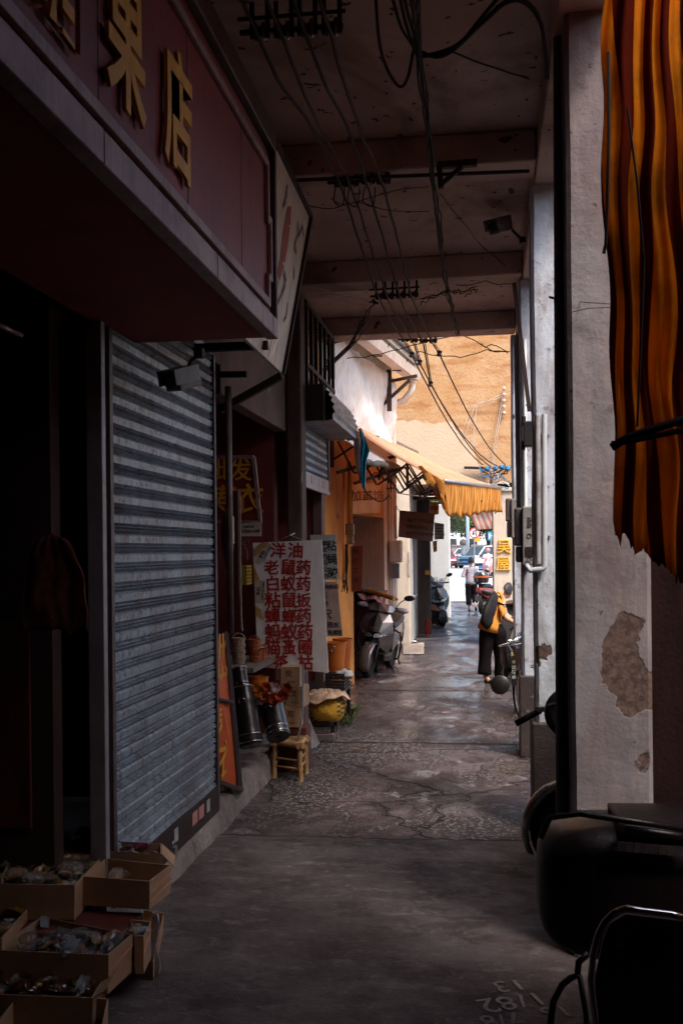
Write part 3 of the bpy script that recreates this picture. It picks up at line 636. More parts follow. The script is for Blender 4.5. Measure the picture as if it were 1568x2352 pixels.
# dirty little canvas canopy between the shutter and the striped awning, and the blue cloth hung on it
cn = thing('canvas_canopy', 'grimy white canvas canopy with curled edge under the striped awning', 'canopy', HW(13.5, .4, 3.0))
CNV = S('grimy_white_canvas', (.9,.87,.84), (.78,.72,.67), 3, .8, spots=((.14,.09,.07), 4, .64, .05), trans=.12)
Q0, Q1, Q2, Q3 = PY(772, 1012, 12.6), PY(850, 1012, 14.4), PY(915, 1068, 13.6), PY(835, 1058, 12.2)
def can(u, v): p = lerp(lerp(Q0, Q1, u), lerp(Q3, Q2, u), v); p.z += .07*math.sin(math.pi*v)+.03*math.sin(u*9+v*2); return p
gridobj('cloth', can, 30, 14, CNV, cn, solid=.01)
mb = MB(); mb.tube([lerp(Q3, Q2, t/8)+Vector((0,0,-.02+.012*math.sin(t*2.2))) for t in range(9)], [.03,.04,.035,.045,.04,.05,.045,.04,.03], 8); obj('rolled_edge', mb, S('mildewed_rolled_canvas', (.3,.26,.2), (.12,.09,.07), 8, .9), cn, smooth=True)
mb = MB(); mb.beam(PY(775, 1085, 12.4), PY(905, 1048, 13.5), .04); mb.beam(PY(815, 1110, 12.6), PY(920, 1075, 13.6), .035); mb.beam(PY(826, 1108, 12.6), PY(838, 1060, 12.5), .03); mb.beam(PY(870, 1100, 13), PY(878, 1070, 13.2), .03); obj('frame', mb, IRON, cn)
BLUE = S('faded_blue_plastic_cloth', (.02,.38,.55), (.04,.48,.62), 5, .45, spots=((.6,.42,.38), 3, .62, .1), trans=.15)
PINK = S('faded_pink_plastic_cloth', (.62,.42,.38), (.52,.34,.31), 5, .6, trans=.1)
y = 11.32
def blu(u, v):
    L = [(824,985),(828,1010),(827,1060),(832,1122)]; Rr = [(829,983),(848,1035),(840,1062),(838,1122)]
    def at(P_, s):
        s *= 3; i = min(2, int(s)); t = s-i; return (P_[i][0]*(1-t)+P_[i+1][0]*t, P_[i][1]*(1-t)+P_[i+1][1]*t)
    a, b = at(L, v), at(Rr, v); q = PY(a[0]*(1-u)+b[0]*u, a[1]*(1-u)+b[1]*u, y+.04*math.sin(u*9+v*4)); return q
def pnk(u, v):
    L = [(812,1010),(814,1040),(818,1075),(826,1105)]; Rr = [(826,1005),(829,1040),(830,1075),(833,1108)]
    s = v*3; i = min(2, int(s)); t = s-i
    a = (L[i][0]*(1-t)+L[i+1][0]*t, L[i][1]*(1-t)+L[i+1][1]*t); b = (Rr[i][0]*(1-t)+Rr[i+1][0]*t, Rr[i][1]*(1-t)+Rr[i+1][1]*t)
    return PY(a[0]*(1-u)+b[0]*u, a[1]*(1-u)+b[1]*u, y+.03+.03*math.sin(u*7+v*3))
bc = thing('hanging_cloth', 'torn blue and pink cloth dangling from the corner of the rolled shutter box', 'cloth', PY(835, 1000, y))
gridobj('blue_half', blu, 12, 24, BLUE, bc, solid=.008); gridobj('pink_half', pnk, 8, 20, PINK, bc, solid=.008)
# ------------------------------------------------------------------ lettering helper: many glyph blocks as one mesh
def letters(name, items, mat, parent, depth=.0015, fat=.012, jit=(1.4, .02), sx=1.0, bold=0):
    """items: (string, Matrix, size)"""
    vs, fs = [], []
    for s, M, size in items:
        o = text('tmp', s, size, M, mat, depth=depth, fat=(0 if bold else fat*size), jit=jit, sx=sx); me = o.data
        X_, Y_, Z_ = M.to_3x3().col; offs = [Vector()] if not bold else [X_*math.cos(a)*bold*size+Y_*math.sin(a)*bold*size+Z_*(.0003*i) for i, a in enumerate((0, 1.05, 2.1, 3.15, 4.2, 5.25))]
        for of in offs:
            k = len(vs); vs += [tuple(v.co+of) for v in me.vertices]; fs += [tuple(i+k for i in p.vertices) for p in me.polygons]
        bpy.data.objects.remove(o); bpy.data.meshes.remove(me)
    me = bpy.data.meshes.new(name); me.from_pydata(vs, [], fs); me.materials.append(mat); o = bpy.data.objects.new(name, me); COL.objects.link(o)
    if parent is not None:
        o.parent = parent
        if parent.type == 'EMPTY': o.matrix_parent_inverse = parent.matrix_basis.inverted()
    return o
FACE = lambda p, tilt=0: frame(p, (math.cos(tilt), 0, math.sin(tilt)), (-math.sin(tilt), 0, math.cos(tilt)))   # faces the camera
SIDE = lambda p: frame(p, (0, 1, 0), (0, 0, 1))                                                               # on a wall facing the alley

# ------------------------------------------------------------------ roller shutters
def shutter(name, label, x, y0, y1, z0, z1, pitch, mat, stickers=True, group=None):
    t = thing(name, label, 'shutter', (x, (y0+y1)/2, z0), group=group)
    prof = []; z = z0+.13
    while z < z1:
        dx_ = random.uniform(-.003, .003); prof += [(x-.010, z), (x+.006+dx_, z+pitch*.08), (x+.016+dx_, z+pitch*.15), (x-.004, z+pitch*.22), (x+.012+dx_, z+pitch*.29), (x-.012, z+pitch*.36), (x+.004+dx_, z+pitch*.5), (x+.007+dx_, z+pitch*.86)]
        z += pitch
    mb = MB(); n = 14
    mb.grid(lambda a, b: (prof[min(len(prof)-1, round(b*(len(prof)-1)))][0]+.009*mnoise.noise(Vector((a*3.3, b*14, x))), y0+(y1-y0)*a, prof[min(len(prof)-1, round(b*(len(prof)-1)))][1]), n, len(prof)-1)
    cur = obj('slat_curtain', mb, mat, t, smooth=28)
    mb = MB(); mb.box((x-.012, y0, z0+.005), (x+.018, y1, z0+.135)); mb.box((x-.012, y0, z0-.03), (x+.03, y1, z0+.012)); obj('bottom_bar', mb, IRON if stickers else GALV, t, bevel=.004)
    for y in (y0-.045, y1):
        mb = MB(); mb.box((x-.05, y, z0-.02), (x+.022, y+.045, z1)); obj('guide_rail', mb, S('dark_steel_rail', (.11,.08,.085), (.06,.035,.035), 6, .5, metal=.4), t, bevel=.004)
    return t
sh1 = shutter('roller_shutter', 'tall grey roller shutter pulled fully down beside the red shop sign', XL+.02, 4.72, 6.57, .16, 3.23, .1, SHUT)
STK = S('printed_red_white_sticker', (.50,.16,.13), (.55,.34,.30), 60, .6); STW = S('printed_white_sticker', (.5,.5,.5), (.3,.3,.3), 60, .6)
for (y, w, m) in ((5.62, .07, STW), (5.98, .11, STK), (6.12, .11, STK), (6.30, .07, STW)):
    mb = MB(); mb.box((XL+.0385, y, .185), (XL+.041, y+w, .265)); obj('sticker', mb, m, sh1)
mb = MB(); mb.box((XL+.04, 5.52, .12), (XL+.075, 5.57, .19)); mb.torus((XL+.06, 5.545, .2), .02, .005, (1,0,0), 12, 5); obj('padlock', mb, GALV, sh1)
mb = MB(); mb.tube([(XL+.08, 6.80, 1.32), (XL+.08, 6.80, 3.05)], .024, 10); tag(obj('steel_pole', mb, S('dull_steel_pole', (.22,.16,.15), (.12,.08,.075), 8, .5, metal=.3), smooth=True), 'thin dull steel pole standing right beside the closed shutter', 'pole')
mb = MB(); mb.box((XL-.03, 4.55, .0), (XL+.05, 4.60, 3.1)); mb.box((XL-.03, 4.605, .0), (XL+.0, 4.67, 3.1))
tag(obj('door_frame_post', mb, S('pale_steel_post', (.34,.33,.36), (.24,.22,.24), 5, .5, metal=.2), bevel=.004), 'pale vertical steel post at the left of the closed shutter', 'post')
sh2 = shutter('roller_shutter', 'half raised grey roller shutter with stickers, under the dark shutter box', XL+.06, 9.50, 11.25, 2.56, 3.35, .085, SHUT, False)
for (y, w, m) in ((10.1, .12, STK), (10.6, .1, STW), (10.8, .11, STK), (10.93, .11, STK)):
    mb = MB(); mb.box((XL+.0785, y, 2.59), (XL+.081, y+w, 2.67)); obj('sticker', mb, m, sh2)
# dark shutter box / awning case at the arcade's end
bx = thing('shutter_box', 'dark ribbed metal shutter box jutting from the wall under the last beam', 'shutter box', (XL+.1, 10.4, 3.4))
mb = MB(); mb.box((XL+.002, 9.44, 3.15), (XL+.33, 9.50, 3.50)); mb.box((XL+.002, 9.501, 3.17), (XL+.30, 11.2, 3.48)); obj('case', mb, IRON, bx, bevel=.01)
mb = MB(); prof = [(.20, 3.50), (.30, 3.495), (.345, 3.475), (.335, 3.455), (.375, 3.43), (.36, 3.405), (.40, 3.375), (.385, 3.345), (.42, 3.31), (.40, 3.28), (.425, 3.24), (.40, 3.21), (.40, 3.165), (.30, 3.15), (.28, 3.165), (.20, 3.15), (.18, 3.165), (.05, 3.155)]
mb.grid(lambda a, b: (XL+prof[round(b*17)][0]+.006*mnoise.noise(Vector((a*5, b*9, 1))), 9.51+1.76*a, prof[round(b*17)][1]), 8, 17)
obj('ribbed_cover', mb, SHUT, bx, solid=.004)
# security grille high on the wall
gr = thing('window_grille', 'rusty iron window grille tangled with wires above the dark shutter box', 'grille', (XL+.1, 10.3, 3.9))
for i in range(7):
    mb = MB(); mb.beam((XL+.15, 9.5+.28*i, 3.5), (XL+.15, 9.5+.28*i, 4.32), .035); obj('bar', mb, IRON, gr)
mb = MB(); mb.beam((XL+.15, 9.45, 4.3), (XL+.15, 11.22, 4.3), .04); mb.beam((XL+.15, 9.45, 3.7), (XL+.15, 11.22, 3.7), .04); obj('rail', mb, IRON, gr)
wp = thing('window', 'grey dusty window behind the rusty wall grille', 'window', (XL, 10.3, 3.9))
mb = MB(); mb.box((XL+.003, 9.6, 3.7), (XL+.02, 11.1, 4.25)); obj('pane', mb, S('dusty_glass', (.22,.17,.17), (.12,.08,.08), 5, .3), wp)
mb = MB()
for y in (9.55, 10.08, 10.6, 11.1): mb.box((XL+.003, y, 3.68), (XL+.04, y+.05, 4.28))
obj('frame', mb, WPAINT, wp)

# ------------------------------------------------------------------ big red shop sign
XS, Y0S, Y1S, Z0, Z1 = -1.10, 1.2, 5.08, 2.99, 4.08
sg = thing('shop_sign', 'big dark red box sign with yellow characters jutting out high at the upper left', 'sign', (XS, 3.2, Z0))
mb = MB(); mb.box((XL+.003, Y0S, Z0+.01), (XS-.012, Y1S-.01, Z1-.01)); obj('box', mb, S('red_shadow_sign_box', (.30,.03,.026), (.2,.022,.02), 3, .8), sg)  # red cast of the underside shadow is put into the box colour
mb = MB(); mb.box((XS-.011, Y0S, 3.10), (XS-.001, Y1S-.02, 3.95)); obj('face_panel', mb, SIGNRED, sg)
for y in (1.9, 2.75, 3.62, 4.45):
    mb = MB(); mb.box((XS-.003, y, 3.12), (XS+.0005, y+.004, 3.9)); obj('panel_joint', mb, IRON, sg)
mb = MB(); mb.box((XS-.03, Y0S, Z0), (XS+.035, Y1S, 3.09)); obj('lower_fascia', mb, SIGNFRM, sg, bevel=.006)
for y in (1.5, 2.7, 3.9, 4.95):
    mb = MB(); mb.box((XS+.0345, y, Z0), (XS+.0365, y+.005, 3.09)); obj('fascia_joint', mb, IRON, sg)
mb = MB(); mb.box((XS, Y0S, 3.13), (XS+.022, Y1S-.14, 3.17)); mb.box((XS, Y0S, 3.84), (XS+.022, Y1S-.14, 3.875)); mb.box((XS, Y1S-.14, 3.13), (XS+.022, Y1S-.115, 3.30)); mb.box((XS, Y1S-.085, 3.27), (XS+.022, Y1S-.06, 3.60)); mb.box((XS, Y1S-.14, 3.55), (XS+.022, Y1S-.115, 3.875)); mb.box((XS, Y1S-.115, 3.27), (XS+.022, Y1S-.085, 3.30)); mb.box((XS, Y1S-.115, 3.57), (XS+.022, Y1S-.085, 3.60))
obj('inner_frame', mb, SIGNFRM, sg, bevel=.004)
mb = MB(); mb.box((XS-.01, Y0S, 3.96), (XS+.035, Y1S, Z1)); mb.box((XS-.01, Y1S-.035, 3.09), (XS+.034, Y1S-.001, 3.96)); obj('outer_frame', mb, S('dark_brown_frame', (.075,.03,.028), (.04,.018,.017), 4, .5), sg, bevel=.006)
for ch, y in (('糖', 2.42), ('果', 2.93), ('店', 3.45)):
    text('character', ch, .47, SIDE((XS+.018, y, 3.42)), SIGNYEL, sg, depth=.007, fat=.010, sx=.72, jit=(1.6, .03))

# ------------------------------------------------------------------ white painted board behind it
wb = thing('painted_board', 'tall off-white board with brush strokes leaning out behind the red sign', 'sign', (-1.3, 6, 3.1))
FT, FB, NT = PY(712, 497, 6.9), PY(648, 858, 6.9), PY(600, 262, 5.25); NB = FB+(NT-FT)
nrm = (FT-NT).cross(FB-NT).normalized(); nrm = nrm if nrm.x > 0 else -nrm
mb = MB(); mb.hexa([NB-nrm*.03, FB-nrm*.03, FT-nrm*.03, NT-nrm*.03], [NB, FB, FT, NT]); obj('board', mb, S('off_white_painted_board', (.74,.64,.56), (.60,.50,.43), 2, .55, streak=((.22,.13,.1), .6), spots=((.2,.1,.08), 3, .7, .06)), wb, bevel=.003)
mb = MB(); mb.beam(FB+nrm*.004, FT+nrm*.004, .035); mb.beam(NT+nrm*.004, FT+nrm*.004, .03); obj('edge_strip', mb, IRON, wb)
def onb(s, t): return NB*(1-s)*(1-t)+FB*s*(1-t)+FT*s*t+NT*(1-s)*t
def strokes(lst, mat, name):
    mb = MB()
    for pts, w in lst:
        P = [onb(*p)+nrm*.003 for p in pts]; ww = [w*(.35+.65*math.sin(math.pi*(i+.6)/(len(P)+.2))) for i in range(len(P))]
        for i in range(len(P)-1):
            d = (P[i+1]-P[i]).normalized(); s = d.cross(nrm)
            mb.poly([P[i]-s*ww[i], P[i]+s*ww[i], P[i+1]+s*ww[i+1], P[i+1]-s*ww[i+1]])
    return obj(name, mb, mat, wb, fix=False)
strokes([([(.60,.86),(.62,.76),(.63,.66),(.64,.56),(.62,.46)], .085), ([(.62,.44),(.60,.38),(.61,.32)], .035)], REDINK, 'red_brush_mark')
DBM = S('purple_black_brush_paint', (.07,.03,.04), (.12,.05,.06), 12, .6)
for st_ in [([(.78,.86),(.84,.80),(.88,.88),(.93,.84)], .02), ([(.82,.80),(.80,.72),(.86,.70)], .018), ([(.70,.52),(.76,.48),(.72,.40)], .03), ([(.75,.44),(.66,.30),(.58,.22)], .022), ([(.60,.40),(.58,.30),(.50,.2)], .02), ([(.50,.93),(.52,.86),(.49,.80)], .03), ([(.86,.40),(.88,.33),(.84,.28)], .02), ([(.86,.62),(.9,.56)], .02)]: strokes([st_], DBM, 'dark_brush_mark')
mb = MB()
for s, t, l in ((.72, .22, .2), (.76, .21, .17), (.66, .18, .12)): mb.poly([onb(s, t)+nrm*.006, onb(s+.012, t)+nrm*.006, onb(s-.02+.012, t-l)+nrm*.006, onb(s-.03, t-l)+nrm*.006])
obj('torn_film', mb, S('clear_torn_film', (.8,.8,.82), (.7,.7,.72), 9, .08), wb, fix=False)
mb = MB(); a = Vector((XL, 6.85, 3.02)); mb.beam((XL, 6.88, 2.9), (FB.x, 6.88, FB.z-.02), .05); mb.beam((XL, 6.88, 3.15), (FB.x-.25, 6.88, FB.z), .04); mb.beam((XL, 6.2, 3.2), (XL+.5, 6.2, 3.2), .05); obj('bracket', mb, IRON, wb)

# ------------------------------------------------------------------ cameras
def seccam(label, p, aim, mount):
    t = thing('security_camera', label, 'camera', p, group=None); p = Vector(p); d = (Vector(aim)-p).normalized(); M = frame(p, d, (0,0,1))
    def L(x, y, z): return M @ Vector((x, z, y))
    body = MB(); body.T = M; body.box((-.11, -.055, -.05), (.11, .055, .05)); obj('body', body, S('camera_grey_'+str(len(bpy.data.materials)), (.16,.14,.15), (.10,.085,.09), 9, .45), t, bevel=.012)
    hood = MB(); hood.T = M; hood.box((-.09, .056, -.06), (.15, .064, .06)); hood.box((-.09, -.02, .052), (.15, .064, .058)); hood.box((-.09, -.02, -.058), (.15, .064, -.052)); obj('hood', hood, METERB, t)
    ln = MB(); ln.lathe(M @ Vector((.11, 0, 0)), [(.035, 0), (.035, .012), (.02, .014)], 14, axis=d); obj('lens', ln, S('lens_glass', (.01,.01,.012), (.01,.01,.012), 1, .1), t, smooth=40)
    br = MB(); br.tube([p+Vector((0,0,-.02)), (p+Vector(mount))/2+Vector((0,0,.03)), mount], .012, 6); br.cbox(mount, (.05,.05,.05)); obj('bracket', br, IRON, t)
    return t
pc = PY(420, 870, 5.3)
seccam('dark security camera hanging under the red sign before the shutter', pc, pc+Vector((-.5, -1.6, -.5)), (pc.x+.08, pc.y+.05, 2.99))
pc2 = PY(1148, 518, 7.9)
seccam('pale security camera on the ceiling near the whitewashed pillars', pc2, pc2+Vector((-1, -1.7, -.75)), (.3, pc2.y+.25, pc2.z-.05))

# ------------------------------------------------------------------ signs and notices in the open shop
def board(name, label, cat, corners, y, mat, th=.012, group=None, frm=None):
    t = thing(name, label, cat, PY(*corners[0], y) if not hasattr(y, '__len__') else PY(*corners[0], y[0]), group=group)
    yy = y if hasattr(y, '__len__') else [y]*4
    P = [PY(c[0], c[1], q) for c, q in zip(corners, yy)]; mb = MB(); bk = Vector((0, th, 0))
    mb.hexa([p+bk for p in P], P); obj('panel', mb, mat, t, bevel=.002)
    if frm:
        mb = MB()
        for a, b in zip(P, P[1:]+P[:1]): mb.beam(a+Vector((0,-.006,0)), b+Vector((0,-.006,0)), frm[0], .03)
        obj('frame', mb, frm[1], t)
    return t, P
def on(u, v, y, d=.004, tilt=0): return FACE(PY(u, v, y)+Vector((0, -d, 0)), tilt)
t, P = board('framed_sign', 'red framed sign with large yellow characters inside the dark open shop', 'sign', [(470,1050),(583,1050),(598,1200),(475,1197)], 8.3, S('dark_red_sign_face', (.22,.02,.016), (.16,.014,.012), 4, .5), frm=(.022, SIGNFRM))
letters('lettering', [('批', on(505,1083,8.3,.01), .2), ('发', on(554,1083,8.3,.01), .20), ('寿', on(515,1152,8.3,.01), .26), ('衣', on(571,1152,8.3,.01), .28)], SIGNYEL, t)
t, P = board('phone_notice', 'small paper notice with a phone number hanging below the framed red sign', 'notice', [(547,1203),(600,1200),(601,1232),(550,1232)], 8.25, PAPER, .004)
letters('lettering', [('本店手机', on(572,1210,8.25,.004), .022), ('13727611588', on(574,1220,8.25,.004), .032)], BLACKINK, t, fat=.01)
YB = 9.0
t, P = board('pest_control_board', 'large white hand painted board of red characters standing among the shop goods', 'sign', [(580,1247),(739,1240),(754,1545),(592,1532)], YB, WHITEBOARD, .015)
z5 = lambda x, y_: (428.75+x*.2734, 980+y_*.2734)
rows = [(1050, ((770, '洋'), (915, '油'))), (1192, ((715, '老'), (855, '鼠'), (982, '药'))), (1330, ((725, '白'), (855, '蚁'), (982, '药'))), (1468, ((725, '粘'), (862, '鼠'), (985, '扳'))), (1600, ((725, '蟑'), (862, '螂'), (985, '药'))), (1735, ((728, '蚂'), (865, '蚁'), (995, '药'))), (1862, ((725, '猫'), (862, '蚤'), (998, '圈'))), (1990, ((790, '茶'), (1000, '枯')))]
its = []
for yy, cs in rows:
    for xx, ch in cs: u, v = z5(xx, yy); its.append((ch, on(u, v, YB, .003, R(rs.uniform(-4, 4))), .150*rs.uniform(.94, 1.08)))
letters('lettering', its, REDINK, t, bold=.022, jit=(1.3, .05))
for cs in ([(582,1262),(600,1246),(618,1246),(585,1280)], [(584,1300),(596,1330),(590,1345),(583,1330)], [(588,1365),(606,1352),(610,1360),(598,1372)], [(586,1390),(600,1400),(606,1425),(588,1412)]):
    mb = MB(); P = [PY(*c, YB)+Vector((0,-.004,0)) for c in cs]; mb.hexa([p+Vector((0,.002,0)) for p in P], P); obj('yellow_tape', mb, TAPE, t)
for (cs, c0, an) in (([(598,1298),(624,1252),(614,1247),(588,1290)], (608,1274), 62), ([(586,1385),(607,1385),(609,1333),(588,1333)], (600,1358), 86)):
    mb = MB(); P = [PY(*c, YB)+Vector((0,-.007,0)) for c in cs]; mb.hexa([p+Vector((0,.002,0)) for p in P], P); nt = obj('note', mb, PAPER, t)
    o = letters('lettering', [('手机', on(c0[0]-5, c0[1], YB, .009, R(an)), .042), ('13727611588', on(c0[0]+5, c0[1], YB, .009, R(an)), .030)], BLACKINK, t, fat=.008)
mb = MB(); a = PY(667, 1229, 8.96); mb.tube([PY(632,1246,9.0), a, PY(703,1243,9.0)], .002, 4); mb.tube([a, a+Vector((0,.2,.02))], .006, 5); obj('hanging_string', mb, PIPEW, t)
t, P = board('notice_sheet', 'creased white notice sheet of black characters right behind the big white board', 'notice', [(712,1229),(772,1227),(777,1332),(718,1332)], 9.8, S('creased_grey_paper', (.50,.52,.51), (.36,.37,.36), 6, .45, spots=((.2,.17,.15), 5, .66, .07), bs=.8, bsc=12), .004)
its = [(c, on(761+i*1.5, 1255+i*31, 9.8), .115) for i, c in enumerate('粘蝇胶')]+[(c, on(744+i*.9, 1249+i*15, 9.8), .058) for i, c in enumerate('章郎药马义方')]
letters('lettering', its, BLACKINK, t, fat=.012)
t, P = board('notice_sheet', 'stained pinkish notice sheet hanging below the creased white one', 'notice', [(720,1336),(774,1336),(787,1462),(725,1462)], 9.78, S('pinkish_stained_paper', (.46,.36,.32), (.33,.22,.19), 4, .6, spots=((.16,.09,.07), 4, .62, .07), bs=.7, bsc=12), .004)
its = [('蚂蚁药', on(762,1348,9.78), .048), ('三', on(747,1368,9.78), .06), ('件', on(749,1388,9.78), .06), ('尺', on(752,1412,9.78), .1), ('药水', on(765,1436,9.78), .062), ('灭粘鼠板', on(764,1453,9.78), .05)]
letters('lettering', its, BLACKINK, t, fat=.012)
# orange panel leaning at the shutter's right
OR = S('faded_orange_red_panel', (.60,.12,.035), (.50,.09,.028), 4, .6)
t, P = board('leaning_sign', 'orange red sign panel with yellow characters leaning against the shutter post', 'sign', [(480,1462),(517,1455),(547,1806),(478,1780)], (6.82, 7.10, 7.10, 6.82), OR, .02)
mb = MB(); mb.hexa([PY(u, v, y) for u, v, y in ((515,1452,7.14),(524,1449,7.16),(559,1817,7.16),(547,1812,7.14))], [PY(u, v, y) for u, v, y in ((515,1452,7.07),(524,1449,7.09),(559,1817,7.09),(547,1812,7.07))]); mb.beam(PY(482,1600,6.80), PY(533,1613,7.05), .028, .02); mb.beam(PY(480,1786,6.80), PY(556,1815,7.06), .035, .03)
obj('frame', mb, S('dark_purple_grey_frame', (.075,.06,.07), (.05,.035,.042), 6, .5), t, bevel=.003)
xd = (P[1]-P[0]).normalized(); yd = (P[0]-P[3]).normalized(); zd = xd.cross(yd).normalized()
def onq(s, q): return frame(P[3]*(1-s)*(1-q)+P[2]*s*(1-q)+P[1]*s*q+P[0]*(1-s)*q+zd*.006, xd, yd)
letters('lettering', [('批', onq(.58,.88), .25), ('发', onq(.6,.66), .25), ('寿', onq(.6,.40), .25), ('衣', onq(.6,.14), .28)], SIGNYEL, t, bold=.02)

# ------------------------------------------------------------------ goods on and by the step
BKT = S('black_enamel_bucket', (.010,.007,.009), (.016,.011,.014), 6, .32, coat=.15, bs=.1, bsc=10)
ORB = S('orange_enamel_bucket', (.60,.17,.02), (.50,.12,.015), 6, .35, coat=.3, bs=.15, bsc=10)
def bucket(label, base, top, rb, rt, mat, rings=3, group=None, lid=None, hoop=True):
    base = Vector(base); top = Vector(top); d = top-base; h = d.length
    t = thing('bucket', label, 'bucket', base, group=group)
    prof = [(rb*.2, .004), (rb, .0), (rb, .02), (rb*1.03, .025)]
    for i in range(1, 20):
        f = i/20; r = rb+(rt-rb)*f; prof.append((r*(1.025 if i in (3, 4, 15, 16) else 1), h*f))
    prof += [(rt, h), (rt*1.04, h), (rt*1.04, h-.01) , (rt*.97, h-.012), (rb*.96, .03), (rb*.2, .03)]
    mb = MB(); mb.lathe(base, prof, 28, axis=d, cap=False); obj('body', mb, mat, t, smooth=40)
    if rings:
        for f in (.06, .19, 1.0): mb = MB(); mb.torus(base+d*f, (rb+(rt-rb)*f)*1.03, .0045, d, 36, 6); obj('rim', mb, CHROME, t, smooth=True)
    if hoop:
        mb = MB(); c = base+d*.8+Vector((.0, -(rb+(rt-rb)*.8)-.008, 0)); mb.torus(c, .028, .0035, (0,1,.2), 18, 5); obj('ring_handle', mb, CHROME, t, smooth=True)
    return t
GB = 'black metal buckets on the shop step'
b1 = PZ(575, 1728, .2)
bucket('tall black bucket nearest the orange leaning sign, tilted on the step edge', PY(578,1715,7.6), PY(559,1580,7.75), .095, .085, BKT, group=GB)
bucket('short black bucket stacked on top of the tall black bucket', PY(556,1578,7.85), PY(549,1536,7.9), .055, .062, BKT, group=GB, hoop=False)
bucket('tilted black bucket holding the red and white artificial flowers', PY(640,1693,7.75), PY(619,1606,7.95), .092, .10, BKT, group=GB)
GO = 'orange metal buckets'
bucket('orange bucket half hidden behind the artificial flowers', PY(592,1600,8.5), PY(592,1553,8.5), .08, .092, ORB, group=GO, rings=0, hoop=False)
bucket('orange bucket with a ring handle on the black crate', PY(770,1541,10.4), PY(768,1474,10.4), .088, .125, ORB, group=GO, rings=0)
bucket('taller orange bucket just behind the ringed orange bucket', PY(787,1539,10.75), PY(787,1466,10.75), .08, .112, ORB, group=GO, rings=0, hoop=False)
# artificial flowers
fl = thing('flower_bouquet', 'bunch of artificial red, orange and white flowers in the tilted black bucket', 'flowers', PY(625,1612,7.9))
rf = random.Random(5)
FC = [S('red_orange_petal', (.50,.07,.01), (.40,.03,.01), 20, .6), S('orange_petal', (.60,.20,.02), (.5,.1,.015), 20, .6), S('white_pink_petal', (.70,.60,.62), (.6,.38,.42), 20, .6), S('dark_red_petal', (.22,.015,.01), (.3,.03,.02), 20, .6)]
def flower(c, r, m):
    mb = MB()
    for ring, (k, rr, tl) in enumerate(((5, 1, .2), (5, .75, .6), (4, .45, 1.1))):
        for j in range(k):
            a = 6.283*j/k+ring*.5+rf.uniform(-.2, .2); ca, sa = math.cos(a), math.sin(a)
            def pf(u, v): 
                w = (u-.5)*1.1*math.sin(math.pi*(.15+.8*v))*r*rr; l = v*r*rr*math.cos(tl); h = v*r*rr*math.sin(tl)+.15*r*math.sin(v*3)*abs(u-.5)*2
                q = Vector((ca*l-sa*w, 0, sa*l+ca*w)); return c+q+Vector((0, -h-.002, 0))
            mb.grid(pf, 4, 4)
    return obj('blossom', mb, m, fl, smooth=True, fix=False)
for (u, v, r, m) in ((600,1586,.05,1),(612,1578,.045,0),(622,1590,.05,2),(634,1580,.045,2),(646,1590,.04,0),(660,1580,.045,3),(608,1600,.05,1),(629,1606,.06,0),(642,1600,.05,0),(592,1606,.045,2),(590,1590,.04,1),(617,1604,.04,3),(654,1598,.04,3),(600,1610,.035,2),(636,1570,.035,3),(588,1578,.04,1)):
    flower(PY(u, v, 7.75+rf.uniform(-.06, .06)), r, FC[m])
mb = MB()
for i in range(26):
    c = PY(rf.uniform(586, 664), rf.uniform(1576, 1618), 7.85); a = rf.uniform(0, 6.28); d = Vector((math.cos(a), rf.uniform(-.5, .3), math.sin(a)))*.045; s = Vector((-math.sin(a), .1, math.cos(a)))*.012
    mb.poly([c, c+d*.5+s, c+d, c+d*.5-s])
obj('leaves', mb, S('plastic_leaf', (.10,.12,.03), (.2,.18,.05), 20, .5), fl, fix=False)
# cartons
GC = 'charcoal cartons stacked beside the white board'
def carton(label, c0, w, h, d, rz, word, sub):
    t = thing('carton', label, 'box', c0, rz, GC)
    mb = MB(); mb.box((-w/2, 0, 0), (w/2, d, h)); obj('box', mb, CARD, t, local=True, bevel=.003)
    mb = MB(); mb.box((-w/2-.001, -.0012, h*.44), (w/2+.001, .02, h*.445)); mb.poly([(-.004, -.001, h+.0012), (.004, -.001, h+.0012), (.004, d, h+.0012), (-.004, d, h+.0012)]); obj('fold_line', mb, S('tape_line', (.2,.12,.08), (.16,.1,.07), 9, .6), t, local=True, fix=False)
    text('printed_mark', word, .065, frame((-.015, -.002, h*.64), (1,0,0), (0,0,1)), S('dark_red_print', (.12,.035,.025), (.09,.03,.02), 30, .8), t, depth=.0004, fat=.001, local=True)
    text('printed_line', sub, .022, frame((0, -.002, h*.22), (1,0,0), (0,0,1)), S('dark_print', (.12,.05,.035), (.09,.03,.02), 30, .8), t, depth=.0004, local=True)
c3 = PY(671, 1671, 8.35); c2_ = PY(677, 1622, 8.35); c1_ = PY(667, 1576, 8.35)
carton('lowest charcoal carton of the stack, beside the concrete wedge', c3, .145, .175, .2, .06, '炭', '飞英炭业')
carton('middle charcoal carton of the stack, jutting out to the right', (c2_.x, c2_.y, c3.z+.176), .16, .175, .2, -.05, '炭', '飞英炭业')
carton('top charcoal carton of the stack, in front of the white board', (c1_.x, c1_.y, c3.z+.352), .165, .165, .2, .1, '炭', '飞英炭业')
mb = MB(); mb.box((c3.x-.16, c3.y+.01, .0), (c3.x+.12, c3.y+.24, c3.z-.002)); tag(obj('wooden_block', mb, DARKWOOD, bevel=.01), 'dark wooden block under the charcoal cartons', 'block')
